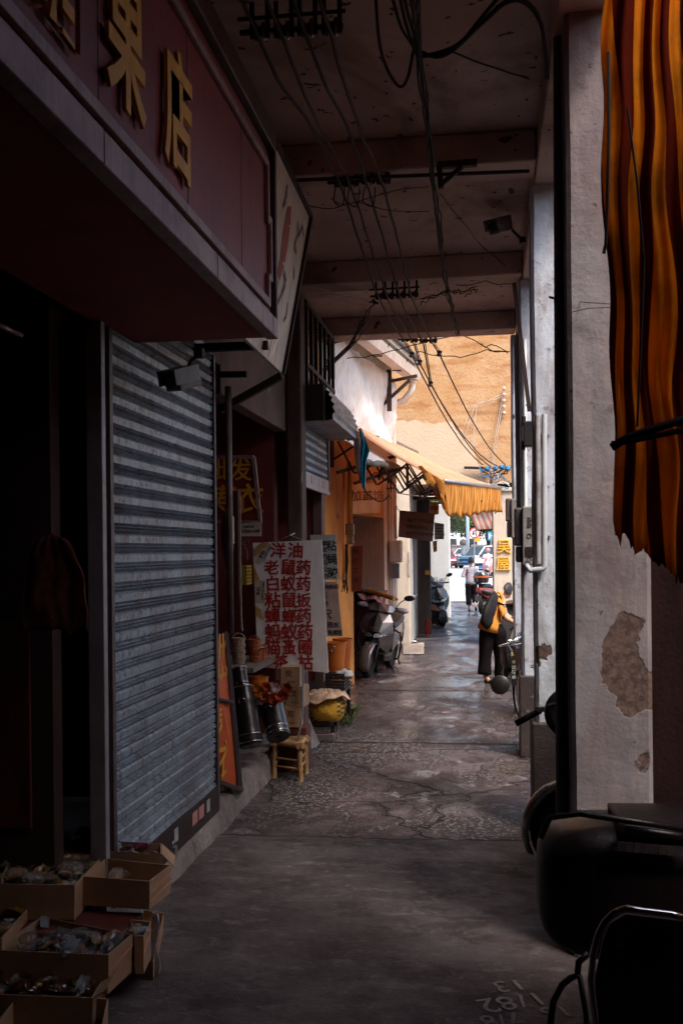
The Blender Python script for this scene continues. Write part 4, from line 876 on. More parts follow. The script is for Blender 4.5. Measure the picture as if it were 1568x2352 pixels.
# dark crates, racks and the shelf
tr = thing('carton_tray', 'open flattened carton tray on the black mesh crate behind the flowers', 'box', PY(600, 1540, 8.7)); q = PY(574, 1536, 8.68); q2 = PY(640, 1536, 8.68)
mb = MB(); mb.box((q.x, 8.62, .632), (q2.x, 8.95, .64)); mb.hexa([(q.x, 8.60, .64), (q2.x-.04, 8.60, .64), (q2.x-.04, 8.615, .64), (q.x, 8.615, .64)], [(q.x-.01, 8.55, .675), (q2.x-.02, 8.55, .675), (q2.x-.02, 8.56, .68), (q.x-.01, 8.56, .68)]); mb.box((q.x, 8.94, .642), (q2.x, 8.95, .69)); obj('tray', mb, CARD, tr)
def crate(label, a, b_, n=5, mat=None, cat='crate', nm='crate', group=None):
    x0, y0, z0 = a; x1, y1, z1 = b_; mb = MB(); w = .012; mat = mat or BLACKM
    for i in range(n+1):
        z = z0+(z1-z0)*i/n
        for (p, q) in (((x0,y0,z),(x1,y0,z)),((x1,y0,z),(x1,y1,z)),((x1,y1,z),(x0,y1,z)),((x0,y1,z),(x0,y0,z))): mb.beam(p, q, w, w*1.4)
    for i in range(9):
        x = x0+(x1-x0)*i/8; mb.beam((x,y0,z0),(x,y0,z1), w*.7); mb.beam((x,y1,z0),(x,y1,z1), w*.7)
        y = y0+(y1-y0)*i/8; mb.beam((x0,y,z0),(x0,y,z1), w*.7); mb.beam((x1,y,z0),(x1,y,z1), w*.7)
    mb.box((x0, y0, z0-.006), (x1, y1, z0+.006))
    return tag(obj(nm, mb, mat), label, cat, group)
a = PY(754, 1558, 10.1); crate('black plastic crate under the orange buckets', (a.x-.02, 10.05, .46), (a.x+.16, 10.5, .63))
q = PY(572, 1572, 8.75); crate('black mesh crate behind the tall black buckets', (q.x, 8.7, .42), (q.x+.3, 8.95, .62))
tb = thing('black_bench', 'low black bench carrying the black crate and the orange buckets', 'bench', (-1.7, 10.2, 0))
mb = MB(); mb.box((-2.05, 9.9, .40), (-1.50, 10.95, .445)); obj('top', mb, BLACKM, tb, bevel=.006)
for x in (-2.02, -1.56):
    for y in (9.93, 10.88): mb = MB(); mb.box((x, y, .0 if x > -1.8 else .17), (x+.04, y+.04, .4)); obj('leg', mb, BLACKM, tb)
def crumple(label, c, r, mat, name='plastic_bag', cat='plastic bag', sub=2, amp=.5, f=2.2, seed=1, flat=.0):
    bm = bmesh.new(); bmesh.ops.create_icosphere(bm, subdivisions=3, radius=1)
    for v in bm.verts:
        n = mnoise.noise(v.co*f+Vector((seed*3.1, seed, 0))); k = 1+amp*n+.25*amp*abs(mnoise.noise(v.co*f*3+Vector((seed, 0, 5)))); v.co *= k
        if flat and v.co.z < -flat: v.co.z = -flat
    me = bpy.data.meshes.new(name); bm.to_mesh(me); bm.free(); me.materials.append(mat); me.polygons.foreach_set('use_smooth', [True]*len(me.polygons))
    o = bpy.data.objects.new(name, me); COL.objects.link(o); o.location = c; o.scale = r
    if label: tag(o, label, cat)
    return o
FILM = S('white_plastic_film', (.66,.66,.68), (.5,.5,.53), 8, .22, bs=.6, bsc=14)
crumple('crumpled clear plastic bag hanging from the corner of the black bench', PY(790, 1549, 10.2), (.09, .06, .05), FILM, seed=4)
sf = thing('shelf', 'dark plank shelf in the open shop holding small baskets', 'shelf', PY(560, 1520, 8.6))
a = PY(530, 1530, 8.2); b = PY(590, 1509, 9.1); mb = MB(); mb.box((a.x-.25, 8.1, .88), (a.x+.22, 9.15, .92)); obj('board', mb, S('worn_plank', (.22,.17,.15), (.12,.085,.075), 6, .7, st=(1,6,1)), sf)
for y in (8.12, 9.1): mb = MB(); mb.box((a.x-.22, y, .2), (a.x-.18, y+.04, .88)); obj('leg', mb, DARKWOOD, sf)
WK = S('pale_wicker', (.46,.36,.28), (.25,.17,.12), 30, .7, bs=.8, bsc=60); WKR = S('orange_brown_wicker', (.38,.10,.03), (.24,.055,.02), 30, .6, bs=.8, bsc=60)
def basket(label, c, r, h, mat, group):
    t = thing('basket', label, 'basket', c, group=group); mb = MB()
    mb.lathe(c, [(r*.8, 0), (r*.86, h*.2), (r*.84, h*.25), (r*.94, h*.5), (r*.9, h*.55), (r, h*.8), (r*1.06, h), (r*.96, h*.98), (r*.75, .01)], 14, cap=False); obj('body', mb, mat, t)
    mb = MB(); mb.torus((c[0], c[1], c[2]+h*.7), r*.95, .006, (0,1,0), 16, 5, 0, math.pi); obj('handle', mb, mat, t)
for i in range(4): basket(['lowest pale wicker basket in the pile on the plank shelf', 'second lowest pale wicker basket on the plank shelf', 'third pale wicker basket up the pile on the shelf', 'topmost pale wicker basket of the pile on the shelf'][i], (a.x+.02, 8.4, .922+i*.055), .06, .06, WK, 'pale wicker baskets')
for i, (dx, dy, dz) in enumerate(((.13, 8.55, 0), (.14, 8.75, 0), (.12, 8.56, .1))): basket(['orange brown basket at the front of the plank shelf', 'orange brown basket farther back on the plank shelf', 'upper orange brown basket stacked on another'][i], (a.x+dx, dy, .922+dz), .06, .1, WKR, 'orange brown baskets')
crate('yellow plastic basket hanging in the dark open shop', tuple(PY(553, 1341, 8.6)), tuple(PY(572, 1300, 8.8)+Vector((.02,0,0))), 5, S('yellow_plastic', (.42,.30,.03), (.32,.2,.02), 8, .5), 'basket', 'plastic_basket')
mb = MB(); mb.tube([PY(551,1130,8.0), PY(551,1300,8.0)+Vector((.004,0,0)), PY(554,1420,8.0), PY(557,1450,8.0)], .008, 6); mb.tube([PY(547,1130,8.02), PY(549,1330,8.02), PY(553,1445,8.02)], .006, 6); tag(obj('hanging_rope', mb, S('pale_cord', (.36,.30,.25), (.24,.18,.14), 30, .8)), 'pale cords hanging straight down in front of the framed sign', 'rope')
mb = MB(); mb.box(tuple(PY(524,1400,8.05)), tuple(PY(549,1128,8.08)+Vector((0,.02,0)))); tag(obj('door_leaf', mb, DARKWOOD), 'narrow dark door leaf in front of the framed sign', 'door')
eb = thing('meter_box', 'old black electric meter box on the wall right of the closed shutter', 'electric box', PY(518,1240,6.9))
a = PY(508,1252,6.85); mb = MB(); mb.box((a.x, 6.85, a.z), (a.x+.068, 6.97, a.z+.21)); obj('case', mb, S('dark_meter_case', (.06,.045,.055), (.04,.03,.035), 6, .3), eb, bevel=.012)
mb = MB(); mb.hexa([(a.x+.02,6.87,a.z-.16),(a.x+.06,6.87,a.z-.16),(a.x+.06,6.93,a.z-.16),(a.x+.02,6.93,a.z-.16)], [(a.x,6.87,a.z-.003),(a.x+.066,6.87,a.z-.003),(a.x+.066,6.95,a.z-.003),(a.x,6.95,a.z-.003)]); obj('terminal_cover', mb, S('dark_meter_cover', (.07,.05,.06), (.045,.03,.04), 6, .3), eb, bevel=.006)
# dim things in the shop
pl = thing('tool_bundle', 'bundle of twisted wire and twigs hanging behind the white board', 'bundle', PY(560,1260,8.4)); mb = MB()
for i in range(14):
    p = PY(558, 1250, 8.4); a_ = rf.uniform(0, 6.28); mb.tube([p, p+Vector((math.cos(a_)*.05, .02, math.sin(a_)*.08)), p+Vector((math.cos(a_)*.09+rf.uniform(-.03,.03), .0, math.sin(a_)*.12-.05))], .003, 4)
obj('wires', mb, S('rusty_wire', (.12,.07,.05), (.08,.04,.03), 20, .6), pl)

# ------------------------------------------------------------------ bamboo stool
BAM = S('old_yellow_bamboo', (.40,.24,.10), (.25,.13,.055), 9, .4, spots=((.08,.04,.025), 8, .62, .08), coat=.15)
st = thing('bamboo_stool', 'small yellow bamboo stool standing on the paving below the cartons', 'stool', PZ(665, 1785))
fl_, fr_, br_, bl_ = PZ(630, 1786), PZ(691, 1794), PZ(703, 1776), PZ(645, 1768)
def nodes(p, q, r, n=5):
    p = Vector(p); q = Vector(q); P = []; rr = []
    for i in range(n*4+1):
        f = i/(n*4); P.append(lerp(p, q, f)); rr.append(r*(1.13 if i % 4 == 0 else .98))
    return P, rr
H = .30
corner = []
for g, s in ((fl_, (1, 1)), (fr_, (-1, 1)), (br_, (-1, -1)), (bl_, (1, -1))):
    mb = MB(); top = Vector((g.x*.93+.07*st.location.x, g.y, H-.005)); P, rr = nodes(g, top, .021, 3); mb.tube(P, rr, 12); obj('leg', mb, BAM, st, smooth=50); corner.append(top)
for k in range(4):
    p, q = corner[k], corner[(k+1) % 4]; mb = MB(); e = (q-p).normalized()*.035; P, rr = nodes(p-e+Vector((0,0,.0)), q+e, .024, 3); mb.tube(P, rr, 12); obj('seat_rail', mb, BAM, st, smooth=50)
mb = MB()
for k in range(9): f = (k+.5)/9; mb.beam(lerp(corner[0], corner[3], f)+Vector((0,0,.014)), lerp(corner[1], corner[2], f)+Vector((0,0,.014)), .026, .008)
obj('seat', mb, BAM, st, bevel=.002)
gs = [fl_, fr_, br_, bl_]
for k in range(4):
    for h in (.1, .17):
        p = lerp(gs[k], corner[k], h/H+.04*(k % 2)); q = lerp(gs[(k+1) % 4], corner[(k+1) % 4], h/H+.04*(k % 2)); mb = MB(); mb.tube([p, q], .009, 8); obj('stretcher', mb, BAM, st, smooth=True)

# ------------------------------------------------------------------ wedge, pole, bricks, sack
ROCK = S('rough_grey_cement', (.20,.18,.18), (.11,.09,.09), 6, .85, spots=((.32,.3,.29), 9, .66, .05), bs=1.0, bsc=20, bd=.02)
w0 = PZ(700, 1724); mb = MB(); n = 10
secs = []
for i in range(n+1):
    f = i/n; z = .27*f; rx = .10*(1-f*.62); ry = .26*(1-f*.5); cx = w0.x-.02-.04*f
    secs.append([(cx+math.cos(t)*rx*(1+.15*mnoise.noise(Vector((math.cos(t)*2, z*8, math.sin(t)*2)))), w0.y+.28+math.sin(t)*ry, z+.02*mnoise.noise(Vector((math.cos(t)*3, 3, math.sin(t)*3+z*3)))*(f > 0)) for t in [6.283*j/18 for j in range(18)]])
mb.loft(secs); tag(obj('concrete_wedge', mb, ROCK, smooth=40), 'rough grey concrete wedge beside the bamboo stool', 'concrete block')
mb = MB(); mb.tube([PY(696,1535,8.3), PY(695,1640,8.25), PY(681,1712,8.1)], .008, 8); tag(obj('thin_pole', mb, S('blue_grey_tube', (.16,.20,.26), (.11,.13,.17), 9, .4), smooth=True), 'thin blue grey pole leaning by the cartons', 'pole')
BRK = S('sooty_brick', (.13,.10,.10), (.07,.05,.05), 9, .85, spots=((.24,.2,.19), 9, .66), bs=.9, bsc=24)
p = PZ(768, 1703); gB = 'sooty bricks under the yellow sack'
for i, (dx, dy, z, rz) in enumerate(((-.02, .0, 0, .03), (-.24, .05, 0, -.05), (-.01, .14, 0, .02), (-.07, .03, .068, .04), (-.02, .12, .069, -.03), (-.27, .1, .068, .06), (-.06, .05, .136, .0), (-.25, .08, .137, .05))):
    mb = MB(); mb.cbox((p.x-.1+dx, p.y+.06+dy, z+.033), (.23, .11, .065), rz)
    tag(obj('brick', mb, BRK, bevel=.006), ['brick lowest at the right corner below the yellow sack', 'brick lowest on the left below the yellow sack', 'brick lowest at the back below the yellow sack', 'middle course brick near the right corner', 'middle course brick at the back', 'middle course brick on the left', 'top course brick right under the yellow sack', 'top course brick at the left of the pile'][i], 'brick', gB)
SACK = S('yellow_woven_sack', (.62,.36,.035), (.50,.26,.025), 8, .6, bs=.5, bsc=30)
def sackmat():
    m, nt, b, co = newmat('yellow_sack_with_black_checks'); ch = _n(nt, 'ShaderNodeTexChecker', in_={'Scale': 26.0}); nt.links.new(mapping(nt, co, (1,.3,1.6)), ch.inputs[0])
    mk = ramp(nt, nz(nt, mapping(nt, co, (.8,1,1.2)), 2.3, 1), [(.50, 0.0), (.52, 1.0)]); f = _n(nt, 'ShaderNodeMath', operation='MULTIPLY'); nt.links.new(mk, f.inputs[0]); nt.links.new(ch.outputs['Fac'], f.inputs[1])
    base = mix(nt, f.outputs[0], mix(nt, nz(nt, co, 9, 5), (.66,.38,.03), (.45,.22,.02)), (.07,.05,.02)); nt.links.new(base, b.inputs['Base Color']); b.inputs['Roughness'].default_value = .55; bump(nt, b, nz(nt, co, 16, 6), .7, .03); return m
sk = thing('sack', 'full yellow woven sack resting on the sooty bricks', 'sack', (p.x-.12, p.y+.1, .2))
mb = MB(); secs = []
for i in range(13):
    f = i/12; z = .2+.27*f; r = .19*(.62+.42*math.sin(math.pi*min(1, f*.8+.12)))
    secs.append([(p.x-.11+math.cos(t)*r*1.08*(1+.07*mnoise.noise(Vector((math.cos(t)*2, math.sin(t)*2, f*4)))), p.y+.11+math.sin(t)*r*.9, z+.015*math.sin(3*t+f*5)) for t in [6.283*j/26 for j in range(26)]])
mb.loft(secs); obj('body', mb, sackmat(), sk, smooth=True)
PLS = S('tan_plastic_liner', (.55,.38,.27), (.42,.27,.18), 5, .35, bs=.8, bsc=14, bd=.02)
def cover(u, v):
    a = 6.283*u; r = .03+.2*v; z = .49-.04*v-.07*max(0, v-.75)*4*(.5+.5*math.sin(a*3+1)); return Vector((p.x-.11+math.cos(a)*r*1.15, p.y+.11+math.sin(a)*r, z+.012*math.sin(a*9+v*8)+.01*math.sin(v*20)))
gridobj('plastic_cover', cover, 60, 14, PLS, sk, solid=.006)
# weeds at the kerb
mb = MB()
for i in range(240):
    g = PZ(rf.uniform(768, 812), rf.uniform(1632, 1668)); a_ = rf.uniform(0, 6.28); h = rf.uniform(.04, .14); d = Vector((math.cos(a_), math.sin(a_), 0)); s = Vector((-d.y, d.x, 0))*.004
    mb.poly([g-s, g+s, g+d*h*.5+Vector((0,0,h*.8))+s, g+d*h+Vector((0,0,h))])
tag(obj('weeds', mb, S('dark_green_weed', (.05,.065,.02), (.10,.10,.035), 20, .7), fix=False), 'tuft of small green weeds growing beside the yellow sack', 'weeds', kind='stuff')

# ------------------------------------------------------------------ the dim candy shop at far left
JAC = S('dull_orange_red_cloth', (.13,.022,.009), (.05,.010,.006), 5, .95, bs=.5, bsc=6, bd=.03)
def jk(u, v):
    w = .06+.10*min(1, v*1.6)**.6; x = PY(118, 1300, 4.2).x+(u-.5)*2*w+.02*mnoise.noise(Vector((u*3, v*4, 1))); z0_, z1_ = PY(112, 1450, 4.2).z, PY(112, 1225, 4.2).z
    return Vector((x, 4.22+.012*mnoise.noise(Vector((u*6, v*2, 4)))+.02*mnoise.noise(Vector((u*2, v*2, 7))), z1_+(z0_-z1_)*v-.05*abs(u-.5)*(1-v)+.03*mnoise.noise(Vector((u*5, 1, 2)))*v))
tag(gridobj('jacket', jk, 40, 16, JAC, solid=.008), 'dull orange red jacket hanging in the dark doorway at far left', 'jacket')
mb = MB(); mb.box(tuple(PY(-30,1900,4.34)), tuple(PY(68,1430,4.35)+Vector((0,.01,0)))); tag(obj('door_panel', mb, DARKWOOD), 'dark door panel at the far left edge', 'door')
mb = MB(); mb.tube([PY(-20, 738, 3.6), PY(48, 770, 3.9)], .012, 8); tag(obj('lamp_tube', mb, S('dull_glass_tube', (.3,.24,.22), (.2,.15,.14), 4, .2), smooth=True), 'unlit fluorescent tube under the red sign at far left', 'lamp')
# ------------------------------------------------------------------ boxes and pipes on the pillars
def px_box(mb, u0, v0, u1, v1, y, d):   # box whose front face spans these points at depth y
    a = PY(u0, v1, y); b = PY(u1, v0, y); mb.box((a.x, y, a.z), (b.x, y+d, b.z)); return a, b
m1 = thing('meter_cabinet', 'larger grey meter cabinet with round dials, nearer of the two on the pillars', 'electric box', (.33, 8.9, 1.74))
mb = MB(); a, b = px_box(mb, 1200, 1163, 1224, 1298, 8.86, .33); obj('front_case', mb, METERB, m1, bevel=.01)
mb = MB(); px_box(mb, 1182, 1166, 1199.5, 1254, 8.92, .27); px_box(mb, 1185, 1254.5, 1199.5, 1292, 8.94, .25); obj('side_case', mb, S('dark_side_case', (.055,.042,.042), (.03,.022,.022), 6, .5), m1, bevel=.015)
for (u0, v0, u1, v1) in ((1205, 1256, 1222, 1278),): mb = MB(); px_box(mb, u0, v0, u1, v1, 8.853, .006); obj('window', mb, S('dark_meter_window', (.03,.02,.02), (.02,.014,.014), 6, .3), m1)
for v in (1231, 1285): mb = MB(); mb.torus(PY(1214, v, 8.857), .018, .003, (0,1,0), 20, 5); obj('dial', mb, IRON, m1)
mb = MB()
for k in range(5): px_box(mb, 1210, 1188+k*5.2, 1221 if k % 2 else 1218, 1190+k*5.2, 8.853, .006)
obj('label_plate', mb, BLACKINK, m1)
m2 = thing('meter_cabinet', 'smaller grey meter cabinet on the farthest whitewashed pillar, behind the dialled one', 'electric box', (.25, 11.3, 2.0))
mb = MB(); px_box(mb, 1174, 1145, 1189, 1236, 11.25, .27); obj('front_case', mb, METERB, m2, bevel=.01)
mb = MB(); px_box(mb, 1161, 1144, 1173.6, 1197, 11.28, .24); px_box(mb, 1164, 1197.5, 1173.6, 1234, 11.3, .22); obj('side_case', mb, S('brown_grey_side_case', (.13,.095,.09), (.09,.06,.06), 6, .5), m2, bevel=.015)
def pipe(label, pts, r, mat, clips=()):
    t = thing('conduit_pipe', label, 'pipe', pts[-1]); mb = MB(); mb.tube(pts, r, 12); obj('pipe', mb, mat, t, smooth=50)
    if clips:
        for c in clips: mb = MB(); mb.box((c[0]-r*2, c[1]-.001, c[2]-.008), (c[0]+r*2, c[1]+r*1.5, c[2]+.008)); obj('clip', mb, GALV, t)
    return t
a = PY(1249, 952, 6.79); b = PY(1250, 1296, 6.79); c = PY(1245, 1307, 6.79); d = PY(1216, 1310, 6.79); e = PY(1211, 1302, 6.82)
pipe('white plastic conduit with an elbow on the second whitewashed pillar', [a, b, (b+c)/2+Vector((.002,0,-.006)), c, d, e, e+Vector((0,.1,.02))], .018, PIPEG, [PY(1249, 1000, 6.8), PY(1250, 1233, 6.8)])
pipe('old grey conduit beside the white elbow conduit on the second pillar', [PY(1234, 955, 6.80), PY(1236, 1295, 6.80)], .020, S('old_grey_conduit', (.40,.38,.40), (.2,.16,.16), 8, .6))
pipe('slim white conduit running down behind the nearer meter cabinet', [PY(1204, 780, 9.17), PY(1206, 1164, 9.17)], .016, WPAINT)
pipe('grey drainpipe against the passage side of the third pillar', [PY(1184, 770, 9.45), PY(1190, 1168, 9.45)], .02, PIPEG)
pipe('black drainpipe rising beside the nearest pillar, full height', [PY(1288, -60, 4.90), PY(1293, 1250, 4.90), PY(1296, 2300, 4.90)], .040, S('black_downpipe', (.03,.014,.014), (.02,.01,.01), 4, .5))
fa = thing('folded_arm', 'black folded awning arm slanting down to a motor on the third pillar', 'awning arm', PY(1210, 1000, 8.9))
mb = MB(); mb.beam(PY(1180, 650, 8.9), PY(1215, 945, 8.95), .035, .035); obj('arm', mb, IRON, fa)
mb = MB(); px_box(mb, 1201, 966, 1222, 1026, 8.85, .1); px_box(mb, 1197, 954, 1207, 978, 8.88, .06); px_box(mb, 1196, 1012, 1206, 1034, 8.88, .06); obj('motor', mb, BLACKM, fa, bevel=.012)
mb = MB(); mb.tube([PY(1207,930,8.85), PY(1225,938,8.8), PY(1240,945,8.78), PY(1247,953,8.78)], .006, 5); mb.tube([PY(1210,1028,8.86), PY(1213,1037,8.86), PY(1219,1028,8.86)], .004, 5); obj('wires', mb, CABLE, fa)
pr = thing('pole_clamp', 'black bolt clamp with thin wire tied round the black drainpipe', 'clamp', PY(1290, 690, 4.9))
mb = MB(); mb.tube([PY(1260,682,4.9), PY(1282,688,4.9)], .006, 6); mb.cbox(PY(1279,688,4.9), (.03,.05,.03)); mb.tube([PY(1282,688,4.92), PY(1340,694,4.62), PY(1400,698,4.6)], .002, 4); mb.tube([PY(1315,716,4.64), PY(1350,708,4.62), PY(1400,706,4.6)], .002, 4); obj('wire', mb, IRON, pr)

# ------------------------------------------------------------------ orange striped cloth at the right edge
CUR = stripes('orange_and_maroon_striped_cloth', (.92,.36,.02), (.20,.018,.005), 13, 0, .75, .52, .95, (.10,.015,.006))
ct = thing('striped_curtain', 'orange and maroon striped cloth hanging ragged at the upper right', 'curtain', (.8, 3.35, 2))
def cur(u, v):   # u across, v 0 top -> 1 bottom
    zt = 4.5; x0 = PY(1396, 600, 3.35).x; zb = PY(1405, 1195, 3.35).z+(PY(1568, 1352, 3.35).z-PY(1405, 1195, 3.35).z)*min(1.15, u*4)
    rag = .035*abs(mnoise.noise(Vector((u*60, 0, 0))))*2+.03*abs(math.sin(u*47+1))*abs(mnoise.noise(Vector((u*20, 1, 0))))*2; z = zt+(zb-rag-zt)*v
    pinch = math.exp(-((z-2.42)/.16)**2)
    x = x0+u*1.0+.006*math.sin(v*31)+.01*math.sin(v*9)+(1-v)*.0
    x = x + (.012*mnoise.noise(Vector((u*7, v*9, 1))))
    y = 3.35+.022*(.5+1.1*abs(mnoise.noise(Vector((u*6, v*2, 9)))))*math.sin(u*55+3*mnoise.noise(Vector((u*4, v*2.2, 5)))+1.5*math.sin(v*2.7))*(1-.6*pinch)+.009*math.sin(u*150+v*3)+.05*math.sin(v*5+u*3)+.04*pinch
    return Vector((x, y, z))
gridobj('cloth', cur, 150, 60, CUR, ct, solid=.003, uvf=lambda a, b: (a+.02*math.sin(b*6.5+a*24)+.035*mnoise.noise(Vector((a*7, b*3.0, 3))), b))
mb = MB(); mb.tube([PY(1403,1028,3.25), PY(1440,1005,3.24), PY(1500,985,3.24), PY(1580,960,3.25)], .022, 8, flat=.6); mb.tube([PY(1403,1020,3.24), PY(1450,1012,3.23), PY(1580,985,3.24)], .01, 6); obj('tie_strap', mb, CLOTHBLK, ct, smooth=True)
mb = MB(); mb.tube([PY(1440,250,3.24), PY(1462,420,3.24), PY(1478,600,3.24), PY(1470,800,3.24), PY(1462,980,3.25)], .004, 5); obj('cord', mb, CABLE, ct)
mb = MB(); mb.tube([PY(1396,120,3.3), PY(1397,300,3.3), PY(1393,480,3.3), PY(1390,560,3.3), PY(1385,582,3.3)], .006, 5); obj('loose_tape', mb, CABLE, ct)

# ------------------------------------------------------------------ power lines under the ceiling
INS = [([597,652,706,762], [72,70,65,62], 4.30), ([783,808,845,880], [418,418,412,412], 6.50), ([872,893,920,948], [680,680,678,676], 9.12), ([930,950,972,994], [779,781,782,782], 11.72)]
RL = ['insulator rack nearest the camera under the ceiling', 'insulator rack below the second ceiling beam', 'insulator rack below the third ceiling beam', 'insulator rack hanging at the arcade opening against the ochre wall']
PTS = []
for (us, vs, y), lb in zip(INS, RL):
    P = [PY(u, v, y) for u, v in zip(us, vs)]; PTS.append(P); t = thing('insulator_rack', lb, 'insulators', P[1], group='insulator racks on the power lines')
    mb = MB(); mb.tube([P[0]+Vector((-.09,0,0)), P[3]+Vector((.05,0,0))], .012, 6); mb.tube([P[0]+Vector((-.1,0,.06)), P[3]+Vector((.06,0,.065))], .009, 6)
    for p in P:
        for s in (-.035, .035): mb.beam(p+Vector((s,0,-.03)), p+Vector((s,0,.13)), .012, .02)
    obj('bar', mb, IRON, t)
    for p in P:
        mb = MB(); mb.lathe(p+Vector((-.028,0,0)), [(.012,-.004),(.034,0),(.040,.012),(.022,.022),(.022,.034),(.040,.044),(.034,.056),(.012,.06)], 14, axis=(1,0,0)); obj('insulator', mb, CERAM, t, smooth=40)
def cable(label, pts, r, mat, name='power_cable', sag=0, wob=.008, seg=10, group=None, seed=0):
    P = []; pts = [Vector(p) for p in pts]
    for i in range(len(pts)-1):      # catmull-rom
        p0 = pts[max(i-1, 0)]; p1 = pts[i]; p2 = pts[i+1]; p3 = pts[min(i+2, len(pts)-1)]
        for k in range(seg):
            t = k/seg; q = .5*((2*p1)+(p2-p0)*t+(2*p0-5*p1+4*p2-p3)*t*t+(3*p1-p0-3*p2+p3)*t**3)
            q.z -= sag*4*t*(1-t); n = mnoise.noise_vector(q*3.1+Vector((seed*5.3, 0, 0))); P.append(q+n*wob*(1 if 0 < k or i else 0))
    P.append(pts[-1]); mb = MB(); mb.tube(P, r, 6); o = obj(name, mb, mat, smooth=True)
    if label: tag(o, label, 'cable', group)
    return o
WALLP = [PY(u, v, 19.85) for u, v in ((1108,1068), (1126,1072), (1141,1070), (1160,1068))]
STR = [PY(945,815,12.1), PY(963,833,12.3), PY(988,882,12.6), PY(1008,812,12.0)]
nm = ['leftmost', 'second from left', 'third from left', 'rightmost']
for k in range(4):
    a = PTS[0][k]; back = Vector((a.x-.02, 1.2, a.z+.1)); up = Vector((0,0,-.045))
    path = [back, a+up, lerp(a, PTS[1][k], .5)+Vector((.02*(-1)**k, 0, -.05)), PTS[1][k]+up, lerp(PTS[1][k], PTS[2][k], .5)+Vector((0,0,-.05)), PTS[2][k]+up, PTS[3][k]+up]
    cable(f'{nm[k]} of the four thick power cables strung between the ceiling insulator racks', path, .0085, CABLE if k % 2 == 0 else CABLEB, group='thick power cables along the ceiling', seed=k, wob=.012)
    s = STR[k]; t = thing('strain_insulator', f'{["upper left", "middle left", "lowest", "right"][k]} hanging strain insulator beyond the rack at the arcade opening', 'insulator', s, group='strain insulators')
    mb = MB(); mb.lathe(s, [(.01,-.03),(.035,-.025),(.03,-.01),(.018,0),(.03,.01),(.035,.025),(.01,.03)], 12, axis=(.1,.3,1)); obj('spool', mb, CERAM, t, smooth=40)
    mb = MB(); mb.tube([PTS[3][k]+up, s], .009, 6); mb.tube([PTS[3][k]+up+Vector((.02,0,0)), s+Vector((.015,0,.02))], .006, 5); obj('wire_loop', mb, CABLE, t)
    cable(f'{nm[k]} of the cables descending to the blue connectors on the ochre wall', [s, lerp(s, WALLP[k], .5)+Vector((0,0,-.18)), WALLP[k]], .010, CABLE, sag=.02, group='cables descending to the ochre wall', wob=.004)
bd = [(945,-60,4.0),(957,60,4.6),(963,130,5.0),(976,230,5.6),(986,330,6.2),(994,410,6.7),(1006,500,7.4),(1016,600,8.4),(1026,660,9.1),(1045,740,11.0),(1052,772,11.7)]
BD = [PY(u, v, min(y, 2.38*2287/(1268-v))) for u, v, y in bd]
mb = MB()
for k in range(6):
    off = Vector((math.cos(k*1.05)*.013, 0, math.sin(k*1.05)*.013)); P = []
    for i in range(len(BD)-1):
        for j in range(8):
            q = lerp(BD[i], BD[i+1], j/8); n = mnoise.noise_vector(q*4+Vector((k*7, 0, 0))); P.append(q+off+n*.016)
    mb.tube(P, .0055, 5)
tag(obj('cable_bundle', mb, CABLE, smooth=True), 'tangled bundle of thin black cables running along the middle of the ceiling', 'cable')
K = lambda *a: [PY(*q) for q in a]
cable('looping thick black cable swinging from the bundle to the right under the ceiling', K((963,130,5.0),(1000,124,4.9),(1050,104,4.8),(1100,58,4.6),(1160,5,4.4),(1210,8,4.4),(1248,70,4.5),(1256,180,4.9)), .012, CABLE)
cable('second thick black cable twisted beside the looping one', K((966,120,5.0),(1005,132,4.9),(1048,110,4.82),(1098,50,4.62),(1150,-10,4.4)), .010, CABLE, seed=3)
cable('hanging cable loop left of the ceiling bundle', K((862,-30,4.6),(868,60,4.7),(880,130,4.9),(900,178,5.0),(921,200,5.05),(938,175,5.0),(952,110,5.0)), .008, CABLEB)
cable('straight thin cable crossing right from the bundle to the pillar', K((1035,118,4.9),(1130,152,5.3),(1215,182,5.8),(1252,196,6.2)), .005, CABLE)
for i, q in enumerate((((895,-20,4.5),(920,60,4.7),(945,100,4.9),(962,130,5.0)), ((915,-20,4.5),(930,50,4.7),(950,110,4.9),(964,140,5.0)), ((925,-20,4.45),(945,60,4.7),(958,100,4.9)))):
    cable(['left', 'middle', 'right'][i]+' of three dark feeder cables dropping into the ceiling bundle at the top edge', K(*q), .008, CABLE, group='feeder cables', seed=i)
cable('thin wire sagging from the white painted board across to the bundle, lower one', K((705,470,6.8),(760,480,6.7),(820,466,6.6),(890,482,6.6),(985,486,6.9)), .003, CABLE)
cable('thin wire from the second insulator rack to the bundle, upper one', K((760,455,6.7),(790,470,6.6),(870,448,6.6),(930,432,6.7),(985,428,6.8)), .003, CABLE)
cable('thin wires dropping from the ceiling bracket towards the pillars', K((1010,445,6.9),(1045,490,7.4),(1078,528,7.9),(1100,560,8.4),(1160,610,9.0)), .004, CABLE)
for i in range(3): cable(['short', 'medium', 'long'][i]+' dangling wire loop under the second insulator rack', K((770+i*34,430,6.5),(766+i*34,462,6.48),(784+i*36,472,6.48),(790+i*36,430,6.5)), .004, CABLE, seed=i, group='wire loops under the second rack')
hb = thing('ceiling_bracket', 'long dark iron bar with a triangular bracket fixed below the second beam', 'bracket', PY(1000, 400, 6.4))
mb = MB(); mb.tube([PY(682,414,6.38), PY(1215,393,6.38)], .012, 6); mb.beam(PY(1005,380,6.36), PY(1095,374,6.36), .04); mb.beam(PY(1008,380,6.36), PY(1012,432,6.36), .035); mb.beam(PY(1012,425,6.36), PY(1060,383,6.36), .028); obj('bar', mb, IRON, hb)
